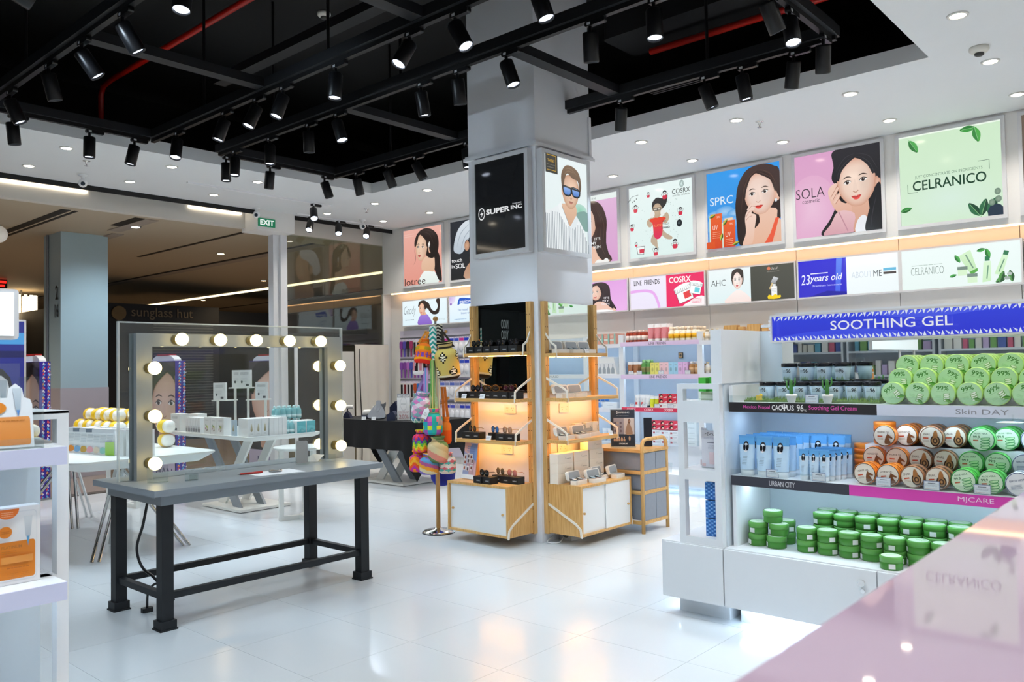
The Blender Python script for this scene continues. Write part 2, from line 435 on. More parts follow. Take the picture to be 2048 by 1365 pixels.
# column
cm = mat('column_white', '#e3e5ea', .5, noise=.015, nscale=3)
c = MB().box(-4.738, -4.009, 4.839, 5.56, 0, 4.62)
cl = struct('column', c, cm)
MB().box(-4.768, -3.979, 4.809, 5.59, 3.075, 3.10).box(-4.758, -3.989, 4.819, 5.58, 3.10, 3.115).build('ledge', cm, cl)
MB().box(-4.02, -3.998, 5.54, 5.572, 3.115, 3.45).build('edge_trim', cm, cl)
# storefront: post, glazing, soffit box
wp = mat('white_mullion', '#dcdfe3', .4)
w1 = struct('window_1', MB().box(-9.76, -9.64, 6.06, 6.15, 0, 3.25).box(-9.72, -9.60, 6.15, 6.25, 0, 3.25), wp)
MB().box(-9.706, -9.694, 6.25, 7.085, .02, 3.24).build('pane', GLASS, w1)
MB().box(-9.706, -9.694, 7.09, 7.995, .02, 3.24).build('pane', GLASS, w1)
MB().box(-9.72, -9.68, 6.25, 8.0, 0, .02).build('sill', STEEL, w1)
MB().box(-9.735, -9.70, 8.0, 8.17, 0, 2.5).build('post', wp, w1)
sb = struct('trim_2', MB().box(-9.78, -9.40, 5.68, 6.24, 3.20, ZC), WALLP)
sf = struct('trim_3', MB().box(-9.80, -9.70, -5, 8.3, 3.25, 3.60), mat('fascia_paint', '#d6d2cb', .6, noise=.02))
struct('trim_4', MB().box(-9.475, -9.46, -4, 5.68, ZC-.055, 3.9).box(-9.475, -9.46, 6.24, 8.0, ZC-.055, 3.9), BLACKM)
for a, b, lb in ((-2.0, 3.7, 'warm cove light above the open entrance, near section'), (4.9, 5.62, 'warm cove light beside the white soffit box')):
    o = MB().box(-9.695, -9.68, a, b, 3.425, 3.442).build('cove_light', mat('cove_white', '#fff1d8', emit=9)); tag(o, lb, 'cove light')
# ------------------------------------------------------------------ the mall outside
MCE = mat('mall_ceiling_paint', '#b9ab94', .7, noise=.03, nscale=.6)
mc = struct('mall_ceiling', MB().box(-34, -9.80, -6, 20, 3.25, 3.4), MCE)
sl = mat('slot_dark', '#241d14', .7)
for x0, x1, y0, y1 in ((-12.8, -9.95, 3.52, 3.62), (-12.8, -9.95, 3.66, 3.70), (-10.6, -9.9, 4.33, 4.45), (-13.2, -9.9, 5.80, 5.86), (-24, -10.2, 7.05, 7.12), (-24, -12.5, 12.2, 12.3)):
    MB().box(x0, x1, y0, y1, 3.244, 3.252).build('ceiling_slot', sl, mc)
st = mat('mall_step_paint', '#a2968a', .7)
for x0, x1, y0, y1 in ((-24, -10.2, 7.12, 7.3), (-11.0, -9.9, 4.45, 4.62), (-13, -11.2, 4.6, 4.75)):
    MB().box(x0, x1, y0, y1, 3.238, 3.252).build('ceiling_step', st, mc)
o = MB().box(-25, -9.95, 10.05, 10.22, 3.232, 3.248).build('linear_light', mat('linear_white', '#ffeec4', emit=2.2)); tag(o, 'long straight warm white light line in the mall ceiling', 'ceiling light')
o = thing('added_mall_downlight', 'small warm downlight added to the brown mall ceiling', 'downlight', (-12.0, 6.6, 3.25), group='added mall ceiling downlights')  # invented fittings that give the mall its dim warm light
MB().cyl((0, 0, -.012), (0, 0, 0), .07, n=16).build('trim', STEEL, o); MB().cyl((0, 0, -.016), (0, 0, -.012), .05, n=16).build('lens', mat('warm_lens', '#ffdca8', emit=8), o)
lamp('bulb_light', (0, 0, -.05), 'SPOT', 210, (1, .76, .48), o, spot_size=R(150), spot_blend=.9, shadow_soft_size=.06)
for q in ((-14.5, 3.2), (-15.0, 9.2), (-19, 5.5), (-11.3, 11.2), (-12.5, 1.5), (-20, 10.5)): dup(o, (*q, 3.25))
q = thing('added_mall_downlight', 'cool white downlight added to the mall ceiling just outside the entrance', 'downlight', (-10.5, 4.6, 3.25), group='added cool downlights outside the entrance')  # added lamps that brighten the glass pillar
MB().cyl((0, 0, -.012), (0, 0, 0), .07, n=16).build('trim', STEEL, q); MB().cyl((0, 0, -.016), (0, 0, -.012), .05, n=16).build('lens', mat('cool_lens', '#dcecff', emit=5), q)
lamp('bulb_light', (0, 0, -.05), 'SPOT', 120, COOL, q, spot_size=R(150), spot_blend=.9, shadow_soft_size=.06)
dup(q, (-10.5, 2.2, 3.25))
gb = thing('pendant_globe', 'white globe pendant lamp under the mall ceiling', 'lamp', (-11.5, 3.33, 3.25)); MB().sphere((0, 0, -.12), .11, 20, 14).build('globe', mat('globe_white', '#e6e2da', .4, emit=.25), gb); MB().cyl((0, 0, -.02), (0, 0, 0), .03, n=12).build('cap', STEEL, gb)
# glass clad pillar
gp = mat('blue_grey_glass_cladding', '#a9bec4', .3, noise=.05, nscale=1.1, spec=.5)
gpl = struct('mall_pillar', MB().box(-12.1, -11.5, 4.06, 4.66, 0, 3.25), gp)
MB().box(-12.104, -11.494, 4.054, 4.666, 0, 1.18).build('base_cladding', mat('mauve_cladding', '#b3a9ad', .35, noise=.04), gpl)
MB().cyl((-11.93, 4.05, 0), (-11.93, 4.05, 3.25), .02, n=10).build('corner_strip', STEEL, gpl)
a = Art(.16, .42, 0, 0, 0); a.text('2', .2, .8, .56, 1, '#15181a', .01); a.text('16', .1, .9, 0, .42, '#15181a', .01)
q = a.build('pillar_number', PRINT, gpl); q.location = (-11.70, 4.05, 2.12)
# dark shop across the mall
FD = mat('facade_black', '#0d0b08', .4, noise=.3, nscale=2)
fc = struct('wall_shop', MB().box(-17.2, -16, 6.1, 8.75, 0, 2.72).box(-20, -17.2, 6.1, 8.75, 0, 2.72).box(-19, -16.4, 8.75, 13, 2.25, 2.68), FD)
a = Art(1.25, .24, 0, 0, 0); a.text('sunglass hut', 0, 1, 0, 1, '#6f6248', .004)
q = a.build('lettering', PRINT, fc); q.location = (-15.99, 6.92, 2.42); q.rotation_euler = (0, 0, R(90))
q = MB().cyl((-15.99, 6.68, 2.53), (-15.97, 6.68, 2.53), .135, n=28).build('round_emblem', mat('dull_gold', '#8d7a55', .5), fc)
MB().cyl((-15.975, 6.68, 2.53), (-15.965, 6.68, 2.53), .133, n=28).box(-15.97, -15.96, 6.56, 6.80, 2.54, 2.60).build('emblem_band', mat('emblem_pale', '#6f5f3f', .5), fc)
struct('wall_mall', MB().box(-28, -27.8, -6, 20, 0, 3.25).box(-28, -9.8, 15, 15.2, 0, 3.25), mat('mall_far_wall', '#4a3c28', .7, noise=.2, nscale=.7))
gr = MB()
for i in range(34): gr.box(-15.985, -15.975, 7.35, 8.6, .5+.055*i, .515+.055*i)
o = gr.build('roller_grille', mat('grille_metal', '#6d6a62', .3, metal=.6)); tag(o, 'closed metal roller grille of the dark shop across the mall', 'grille')
o['kind'] = 'stuff'
# ------------------------------------------------------------------ shop ceiling equipment
dn = thing('downlight', 'small round recessed downlight glowing in the white shop ceiling', 'downlight', (0, 0, ZC), group='recessed downlights in the white ceiling')
MB().lathe([(.062, 0), (.062, -.006), (.046, -.008), (.046, -.002)], 20).build('trim_ring', mat('downlight_ring', '#d9d9d6', .4), dn)
MB().lathe([(.046, -.004), (.03, -.010), (.0001, -.012)], 20).build('lens', mat('downlight_lens', '#fff0d8', emit=22), dn)
lamp('bulb_light', (0, 0, -.03), 'SPOT', DOWN_W, (1, .93, .84), dn, spot_size=R(120), spot_blend=.8, shadow_soft_size=.05)
D = [(-8.03, y) for y in (.9, 1.9, 2.885, 3.885, 4.862)]+[(-8.97, y) for y in (.9, 1.9, 2.87, 3.87, 4.85)]+[(-9.02, 6.5), (-8.95, 7.4), (-8.07, 6.54), (-8.04, 7.45), (-7.035, 6.49), (-7.05, 7.47), (-6.07, 6.5), (-6.07, 7.48), (-5.09, 7.49), (-5.09, 6.53)]
D += [(x, y) for x in (-4.115, -3.15, -2.185, -1.215, -.24) for y in (6.54, 7.51)]+[(-1.19, 5.517), (-1.19, 4.5), (-1.19, 3.5), (-1.19, 2.5), (-.22, 5.5), (-.22, 4.5), (-.22, 3.5), (.75, 5.5), (.75, 3.5), (-.22, 2.5), (-1.19, 1.5), (-1.19, .5), (-.22, .5), (-1.19, -.5), (-.22, -.5), (-1.19, -1.5), (-.22, -1.5), (-1.19, -2.5), (-.22, -2.5)]
multi(dn, [(x, y, ZC) for x, y in D])  # points behind the column and out of view are added for lighting
sd = thing('smoke_detector', 'white smoke detector on the white ceiling near the poster wall', 'detector', (-1.215, 6.193, ZC))
MB().lathe([(.06, 0), (.062, -.02), (.05, -.035), (.03, -.04)], 24).build('housing', mat('ivory_plastic', '#dcdad2', .4), sd)
MB().lathe([(.03, -.036), (.03, -.052), (.018, -.06), (.0001, -.06)], 18).build('sensor', mat('dark_grille', '#3c3c3c', .5), sd)
q = dup(sd, (-6.106, 4.385, 4.62), label='ivory smoke detector on the black upper ceiling slab')
sp = thing('sprinkler', 'sprinkler head hanging from the white ceiling', 'sprinkler', (-3.024, 6.726, ZC), group='ceiling sprinklers')
MB().lathe([(.035, 0), (.035, -.004), (.012, -.006), (.01, -.03), (.006, -.035), (.006, -.05)], 14).build('body', CHROME, sp)
MB().lathe([(.02, -.05), (.02, -.053), (.0001, -.054)], 14).build('deflector', CHROME, sp)
for x, y in ((-8.423, 6.686), (-8.389, 3.197)): dup(sp, (x, y, ZC))
def cctv(loc, rz, lab):
    t = thing('security_camera', lab, 'camera', loc, rz)
    MB().lathe([(.045, 0), (.045, -.01), (.02, -.02), (.014, -.06)], 16).build('mount', WHITE, t)
    h = MB().sphere((0, 0, -.09), .045, 16, 10).build('head', WHITE, t)
    MB().cyl((.03, 0, -.10), (.052, 0, -.105), .022, n=14).build('lens', mat('lens_dark', '#25303c', .1), h)
cctv((-9.0, 3.393, ZC), R(-20), 'white dome security camera on the ceiling above the entrance')
cctv((-9.083, 7.137, ZC), R(-25), 'white dome security camera beside the lit track spotlights')
cctv((-9.32, 5.62, ZC), R(-35), 'security camera with dark lens at the white soffit box')
ex = thing('exit_sign', 'green EXIT sign on the white soffit box', 'sign', (-9.40, 5.69, 3.245), R(90))
MB().box(0, .243, -.02, 0, 0, .105).build('panel', mat('exit_green', '#0d7a53', .35, emit=.35), ex)
a = Art(.243, .105, 0, 0, -.021); a.text('EXIT', .08, .92, .16, .84, '#f2fff8', .03); a.build('lettering', vmat('exit_letters', .9), ex)
# black suspended frames with tracks
def frame(name, lab, ya, yb, xs, ends=(-7.15, -1.87)):
    t = thing(name, lab, 'lighting frame', (ends[0], ya, 3.42), group='suspended black lighting frames')
    L = ends[1]-ends[0]; W = yb-ya
    for y in (0, W):
        g = MB().box(-.04, L+.04, y-.045, y+.045, .03, .10).build('rail', CHARC, t)
        MB().box(-.03, L+.03, y-.018, y+.018, 0, .03).build('track', BLACKM, g)
    for x in xs:
        MB().box(x-ends[0]-.05, x-ends[0]+.05, .045, W-.045, .035, .10).build('crossbar', CHARC, t)
    for x in (ends[0], ends[1]):
        g = MB().box(x-ends[0]-.045, x-ends[0]+.045, .045, W-.045, .03, .10).build('end_rail', CHARC, t)
        MB().box(x-ends[0]-.018, x-ends[0]+.018, .045, W-.045, 0, .03).build('track', BLACKM, g)
    for x in (.9, 2.6, 4.4):
        for y in (0, W): MB().cyl((x, y, .10), (x, y, 1.2), .012, n=8).build('hanger_rod', BLACKM, t)
frame('lighting_frame', 'black suspended lighting frame over the vanity table', 1.98, 3.3, (-5.33, -3.6))
frame('lighting_frame', 'black suspended lighting frame around the white column', 3.945, 5.275, (-5.3, -3.53))
frame('lighting_frame', 'black suspended lighting frame added out of view next to the vanity table frame, away from the column', .015, 1.335, (-5.3, -3.6))  # out of view, continues the frame spacing to carry added spots
frame('lighting_frame', 'black suspended lighting frame added out of view, farthest from the poster wall', -1.95, -.63, (-5.3, -3.6))  # out of view, added to carry extra spots
tag(MB().box(-6.6, -3.9, 3.57, 3.68, 3.88, 3.95).build('ceiling_channel', CHARC), 'dark cable channel hung in the black ceiling void', 'channel')
tag(MB().tube([(-2, 3.4, 4.3), (-8.3, 3.4, 4.3), (-8.5, 3.4, 4.28), (-8.55, 3.4, 4.2), (-8.55, 3.4, 3.6)], .028, 10).build('sprinkler_pipe', mat('red_pipe_paint', '#a81407', .35, noise=.05)), 'bright red sprinkler pipe under the black ceiling slab', 'pipe')
tag(MB().tube([(0.5, 5.9, 4.0), (-3.6, 5.9, 4.0)], .028, 10).build('sprinkler_pipe', mat('red_pipe_paint')), 'dim red sprinkler pipe behind the white column top', 'pipe')
tag(MB().rbox(-3.9, 1.2, 5.62, 6.12, 4.1, 4.5, .05).build('air_duct', mat('black_duct', '#0c0d10', .6, noise=.2)), 'black air duct in the ceiling void', 'duct')
gl = thing('air_grille', 'black air grille in the ceiling void behind the lighting frame', 'grille', (-3.3, 5.75, 3.62))
MB().box(-.3, .3, -.15, .15, .02, .05).build('frame', BLACKM, gl)
for i in range(7): MB().box(-.27, .27, -.12+.04*i, -.105+.04*i, .0, .03).build('slat', CHARC, gl)
tag(MB().tube(catmull([(-4.85, 4.2, 4.4), (-4.7, 4.2, 4.15), (-4.55, 4.25, 4.05), (-4.65, 4.2, 3.95), (-4.75, 4.2, 4.02), (-4.6, 4.25, 4.12), (-4.5, 4.2, 4.0)], 6, False), .006, 6).build('loose_cable', mat('grey_cable', '#4d5055', .6)), 'loose coiled grey cable hanging in the black ceiling void', 'cable')
# spotlights
def spot_proto(name, lab, group, lit, col, pw, L=.172, r=.046):
    t = thing(name, lab, 'spotlight', (0, 0, 0), group=group)
    return t
_sp = {}
R2 = Vector((math.cos(YAW), -math.sin(YAW), 0)); F2 = Vector((math.sin(YAW), math.cos(YAW), 0))
bl_lens = mat('spot_lens', '#dfeaff', emit=7); bl_refl = mat('spot_reflector', '#aab4c0', .15, metal=1)
dk_lens = mat('spot_lens_dim', '#c9d8f0', emit=5)
def spotlight(x, y, z, axis, a, b, lab, group, power=None, lens=None):
    t = thing('track_spotlight', lab, 'spotlight', (x, y, z), 0, group)
    key = axis
    if key not in _sp:
        ad = MB()
        if axis == 'x': ad.rbox(-.03, .115, -.016, .016, -.03, 0, .01, axis='y').cyl((0, 0, -.03), (0, 0, -.075), .011, n=10)
        else: ad.rbox(-.016, .016, -.03, .115, -.03, 0, .01, axis='x').cyl((0, 0, -.03), (0, 0, -.075), .011, n=10)
        tg = MB().box(-.012, .012, -.0175, -.0165, -.024, -.008) if axis == 'x' else MB().box(.0165, .0175, -.012, .012, -.024, -.008)
        hd = MB().lathe([(.02, 0), (.044, -.004), (.047, -.012), (.047, -.172), (.044, -.178), (.041, -.172), (.038, -.15)], 20)
        ln = MB().lathe([(.0395, -.164), (.022, -.160), (.0001, -.158)], 18)
        _sp[key] = [ad.build('adapter', BLACKP), tg.build('rating_label', mat('tag_white', '#d4d8dd', .4)), hd.build('head', BLACKP), ln.build('lens', bl_lens)]
        for o in _sp[key]: o.parent = t
        obs = _sp[key]
    else:
        obs = [o.copy() for o in _sp[key]]
        for o in obs: COL.objects.link(o); o.parent = t
    d = (Vector((0, 0, -1))+a*R2+b*F2).normalized()
    q = Vector((0, 0, -1)).rotation_difference(d); loc = Vector((0, 0, -.075))-d*.012
    obs[2].rotation_mode = 'QUATERNION'; obs[2].rotation_quaternion = q; obs[2].location = loc
    obs[3].parent = obs[2]; obs[3].location = (0, 0, 0)
    if power is None: power = SPOT_W
    l = lamp('spot_light', (0, 0, -.166), 'SPOT', power, COOL, obs[2], spot_size=R(62), spot_blend=.55, shadow_soft_size=.035)
    return t
g1 = 'track spotlights on the black frames'
def rl(s): return 'black cylinder spotlight on '+s
lv0, lv1, lv2 = rl('the vanity frame rail away from the column'), rl('the short end rail of the vanity frame'), rl('the vanity frame rail towards the column')
lc0, lc1, lc2, lc3 = rl('the column frame rail towards the vanity table'), rl('the short entrance end rail of the column frame'), rl('the column frame rail towards the poster wall'), rl('the short gondola end rail of the column frame')
lx0, lx1 = rl('the added unseen third lighting frame from the poster wall'), rl('the added unseen lighting frame farthest from the poster wall')
for x, a, b in ((-4.682, .5, .3), (-5.271, .6, .3), (-5.822, .15, .25), (-6.576, .4, .2), (-3.95, .0, -.25)): spotlight(x, 1.98, 3.42, 'x', a, b, lv0, g1)
for y, a, b in ((2.169, .05, .12), (2.749, 0, -.03), (3.124, -.2, -.1)): spotlight(-7.15, y, 3.42, 'y', a, b, lv1, g1)
for x, a, b in ((-6.716, 0, -.28), (-5.93, -.3, -.15), (-5.46, -.35, -.25), (-5.10, -.3, -.2), (-4.467, -.05, -.08), (-3.72, -.45, -.35), (-3.32, .45, -.3), (-2.70, .3, -.1)): spotlight(x, 3.3, 3.42, 'x', a, b, lv2, g1)
for x, a, b in ((-6.905, 0, -.1), (-6.312, 0, -.05), (-5.727, 0, .12), (-5.33, .3, -.18), (-4.33, .15, .1), (-3.955, .1, .2), (-3.50, .3, -.15), (-2.822, .05, .25), (-2.38, 0, -.12)): spotlight(x, 3.945, 3.42, 'x', a, b, lc0, g1)
for y, a, b in ((3.992, 0, -.02), (4.468, -.12, .1), (5.12, .3, .15)): spotlight(-7.15, y, 3.42, 'y', a, b, lc1, g1)
for x, a, b in ((-6.80, .18, .3), (-6.31, .35, .3), (-5.88, .5, .1), (-5.19, .1, -.05), (-3.494, 0, .4), (-2.78, .38, .02), (-2.49, .18, .02), (-2.121, 0, .4)): spotlight(x, 5.275, 3.42, 'x', a, b, lc2, g1)
for y, a, b in ((5.13, .1, .4), (4.606, 0, -.35), (4.30, .5, .3)): spotlight(-1.87, y, 3.42, 'y', a, b, lc3, g1)
for x, y, a, b in ((-3.9, 1.335, -.3, -.4), (-5.2, 1.335, 2.67, 1.91), (-4.6, 1.335, 1.75, 1.75), (-2.4, 1.335, .45, .75), (-2.0, 1.335, .7, .8), (-3.6, .015, .3, .7), (-5.0, .015, -.2, .2), (-2.2, .015, -.6, .1), (-6.2, .015, -.2, .3)): spotlight(x, y, 3.42, 'x', a, b, lx0, g1)  # unseen spots added to light the column and camera-facing sides
for y, a, b in ((.3, -.42, .36), (.75, -.42, .36), (1.1, -.35, .3)): spotlight(-1.87, y, 3.42, 'y', a, b, rl('the short checkout end rail of the added unseen third frame'), g1)  # unseen spots added to brighten the left foreground shelf
for x, y, a, b in ((-2.1, -.63, .5, .9), (-2.6, -.63, .4, 1.0), (-3.4, -.63, .2, .9), (-4.4, -.63, .1, .8), (-2.3, -1.95, -.3, -.5), (-3.5, -1.95, -.2, -.5), (-4.8, -1.95, -.2, -.5)): spotlight(x, y, 3.42, 'x', a, b, lx1, g1)  # unseen spots added to brighten the gondola and the mirrored back area
# two short white surface tracks by the entrance with four spots
for x, y0, y1, lb in ((-8.55, 4.31, 6.22, 'thin white surface track on the ceiling in front of the soffit box'), (-9.29, 6.2, 7.67, 'thin white surface track along the glass shopfront')):
    tag(MB().box(x-.018, x+.018, y0, y1, ZC-.018, ZC).build('surface_track', WHITE), lb, 'track')
for x, y, a, b, lb in ((-8.55, 5.95, .25, -.7, 'lit black spotlight on the white track by the exit sign'), (-9.29, 6.42, 0, -.8, 'lit black spotlight nearest the mullion on the shopfront track'), (-9.29, 6.88, .15, -.8, 'middle lit black spotlight on the shopfront track'), (-9.29, 7.38, .05, -1.1, 'brightest black spotlight on the shopfront track beside the camera dome')):
    spotlight(x, y, ZC-.018, 'y', a, b, lb, 'spots by the entrance', power=SPOT_W*.8)

# ================================================================== POSTERS AND SIGNS
FRM = mat('light_box_frame', '#d5d6d9', .3)
def ring(mb, w, h, f, y0, y1):
    o = [(0, 0), (w, 0), (w, h), (0, h)]; i = [(f, f), (w-f, f), (w-f, h-f), (f, h-f)]
    vs = [(a, y, b) for y in (y0, y1) for a, b in o+i]
    fs = []
    for k in range(4):
        n = (k+1) % 4
        fs += [(k, n, 4+n, 4+k), (8+k, 12+k, 12+n, 8+n), (k, 8+k, 8+n, n), (4+k, 4+n, 12+n, 12+k)]
    return mb.add(vs, fs)
def lightbox(name, label, loc, w, h, f, depth, art, rz=0, cat='poster', mt=None, frame=None, pdepth=.006):
    t = thing(name, label, cat, loc, rz)
    ring(MB(), w, h, f, -depth, 0).build('frame', frame or FRM, t)
    MB().box(f, w-f, -depth+pdepth+.004, 0, f, h-f).build('light_panel', mat('panel_back', '#e6e8ea', .5), t)
    A = Art(w-2*f, h-2*f, f, f, -depth+pdepth+.002)
    art(A); A.build('print', mt or LIT, t)
    return t
def leaf(A, x, y, l, ang, c1='#4fae54', c2='#2f7d3a', wd=.27):
    ca, sa = math.cos(R(ang)), math.sin(R(ang)); asp = A.w/A.h
    pt = lambda u, v: (x+(u*ca-v*sa)*l, y+(u*sa+v*ca)*l*asp)
    A.poly([pt(0, 0), pt(.3, wd*.8), pt(.65, wd*.8), pt(1, 0)], c1, smooth=5)
    A.poly([pt(0, 0), pt(1, 0), pt(.65, -wd*.8), pt(.3, -wd*.8)], c2, smooth=5)
    A.stroke([pt(-.15, 0), pt(.9, 0)], l*.03, '#8fd08c')
def hair(A, pts, c='#2b211d', sm=5): A.poly(pts, shade(c, .7), shade(c, 1.55), smooth=sm)
def strands(A, pairs, c, wd=.006):
    for p in pairs: A.stroke(p, wd, c, 5, taper=True)

def art_lotree(A):
    A.bg('#e89a8a', '#f0b4a6')
    A.poly([(.40, .0), (.44, .14), (.55, .23), (.66, .24), (.82, .18), (.9, .0)], '#e9f4ee', '#f7fdfa', smooth=4)
    hair(A, [(.78, .62), (.92, .5), (.95, .3), (.985, .08), (.97, .02), (.9, .05), (.82, .2), (.74, .4)], '#231a18')
    A.poly([(.47, .26), (.52, .45), (.78, .5), (.80, .22), (.66, .22)], '#e3b899', '#eec8ac', smooth=3)
    hair(A, [(.36, .78), (.40, .93), (.56, .985), (.74, .95), (.88, .84), (.92, .68), (.88, .52), (.76, .44), (.6, .5), (.5, .7)], '#2a201d')
    face(A, .475, .65, .155, .235, '#f0cdb2', '#d9a98c', yaw=-.55, tilt=-6, lip='#b9474b', smile=0)
    bangs(A, .475, .65, .155, .235, '#2a201d', -6, -.25, '#4a3a33', .1)
    A.ell(.70, .60, .035, .07, '#e0b193', '#efc9ab')
    hair(A, [(.36, .78), (.38, .9), (.52, .97), (.72, .95), (.86, .84), (.88, .66), (.80, .54), (.70, .56), (.66, .72), (.56, .86), (.46, .9), (.40, .84)], '#2a201d')
    strands(A, [[(.36, .8), (.31, .62), (.33, .46), (.27, .36)], [(.66, .7), (.62, .54), (.68, .44)], [(.58, .95), (.75, .9), (.86, .75)], [(.5, .93), (.7, .86), (.82, .64)]], '#4a3a33', .008)
    A.poly([(.66, .7), (.70, .74), (.71, .68), (.68, .62)], '#f7f4ee')
    A.text('lotree', .03, .58, .0, .125, '#3a2624', 0)
    A.lines(.02, .3, .86, .94, 2, '#f3c4b8')
def art_touch(A):
    A.bg('#15181d', '#252a33')
    A.poly([(.35, 0), (.36, .18), (.5, .3), (.62, .36), (.85, .34), (1, .26), (1, 0)], '#caa185', '#b58a6e', smooth=3)
    A.poly([(.46, .3), (.5, .56), (.52, .86), (.72, .93), (.92, .86), (.96, .6), (.86, .42), (.7, .34)], '#b18364', '#d3a88b', smooth=4)
    face(A, .74, .58, .16, .22, '#d9b091', '#b68767', yaw=.4)
    A.poly([(.08, .52), (.16, .80), (.34, .96), (.60, 1), (.80, .98), (.72, .84), (.5, .74), (.38, .56), (.30, .46), (.2, .44)], '#b9c6d2', '#dfe7ee', smooth=5)
    strands(A, [[(.16, .55), (.26, .78), (.46, .92)], [(.25, .48), (.36, .72), (.58, .88)]], '#95a3b1', .012)
    A.ell(.40, .56, .06, .09, '#b98a6c', '#d6ab8d'); A.stroke([(.36, .60), (.41, .66), (.46, .6)], .01, '#2a2a2a', 4)
    A.text('touch', .03, .28, .30, .365, '#f6f7f9', .01); A.text('in', .03, .095, .205, .262, '#f6f7f9', .01); A.text('SOL', .125, .35, .19, .272, '#f6f7f9', .01)
def art_skin_big(A):
    A.bg('#dba3d3', '#e8bde0'); A.rect(0, 1, .92, 1, '#eef7f4')
    A.text("IT'S SKIN", .34, .62, .942, .975, '#8d9a98')
    hair(A, [(.2, 0), (.16, .4), (.22, .8), (.4, .9), (.62, .9), (.76, .78), (.80, .5), (.80, .2), (.86, 0)], '#44302b')
    A.poly([(.25, 0), (.3, .18), (.5, .26), (.66, .2), (.8, .08), (.82, 0)], '#eec3ab', smooth=4)
    face(A, .44, .6, .19, .27, '#f4d3c2', '#dca98f', yaw=-.2)
    bangs(A, .44, .6, .19, .27, '#44302b', 0, 0, '#5c443d')
    hair(A, [(.42, .9), (.58, .88), (.66, .7), (.66, .5), (.60, .3), (.66, .1), (.8, .0), (.86, .05), (.80, .3), (.82, .6), (.74, .82), (.6, .92)], '#3d2c28')
    strands(A, [[(.6, .85), (.72, .6), (.70, .3), (.8, .06)], [(.66, .8), (.77, .55), (.74, .25)]], '#5c443d', .01)
    A.poly([(.6, .0), (.66, .05), (.74, .03), (.8, .06), (.84, 0)], '#f7f7f4', smooth=3)
    for t, a, b, v in (("IT'S", .60, .70, .335), ('MY', .54, .63, .275), ('SKIN', .57, .70, .215)): A.text(t, a, b, v, v+.042, '#f3f3f1', .01)
def mini(A, x, y, s, arm=0, rot=0):
    """tiny line-drawn person in a red shirt"""
    A.poly([(x-s*.5, y-s*1.2), (x-s*.62, y-s*.35), (x, y-s*.2), (x+s*.62, y-s*.35), (x+s*.5, y-s*1.2)], '#d9324c', smooth=2)
    A.ell(x, y+s*.2, s*.5, s*.55, '#2d2d2d', '#fbfdfd'); A.ell(x, y+s*.14, s*.42, s*.45, '#fbfdfd')
    A.poly([(x-s*.52, y+s*.25), (x-s*.45, y+s*.7), (x, y+s*.95), (x+s*.5, y+s*.72), (x+s*.52, y+s*.3), (x+s*.2, y+s*.5), (x-s*.2, y+s*.48)], '#22242a', smooth=3)
    A.ell(x-s*.2, y+s*.1, s*.16, s*.16, '#2d2d2d', '#dfeaea'); A.ell(x+s*.2, y+s*.1, s*.16, s*.16, '#2d2d2d', '#dfeaea')
    for sd in (-1, 1):
        A.stroke([(x+sd*s*.55, y-s*.5), (x+sd*s*(.95), y-s*.1+arm*s), (x+sd*s*.7, y+s*(.3+arm))], s*.07, '#3a3a3a', 4)
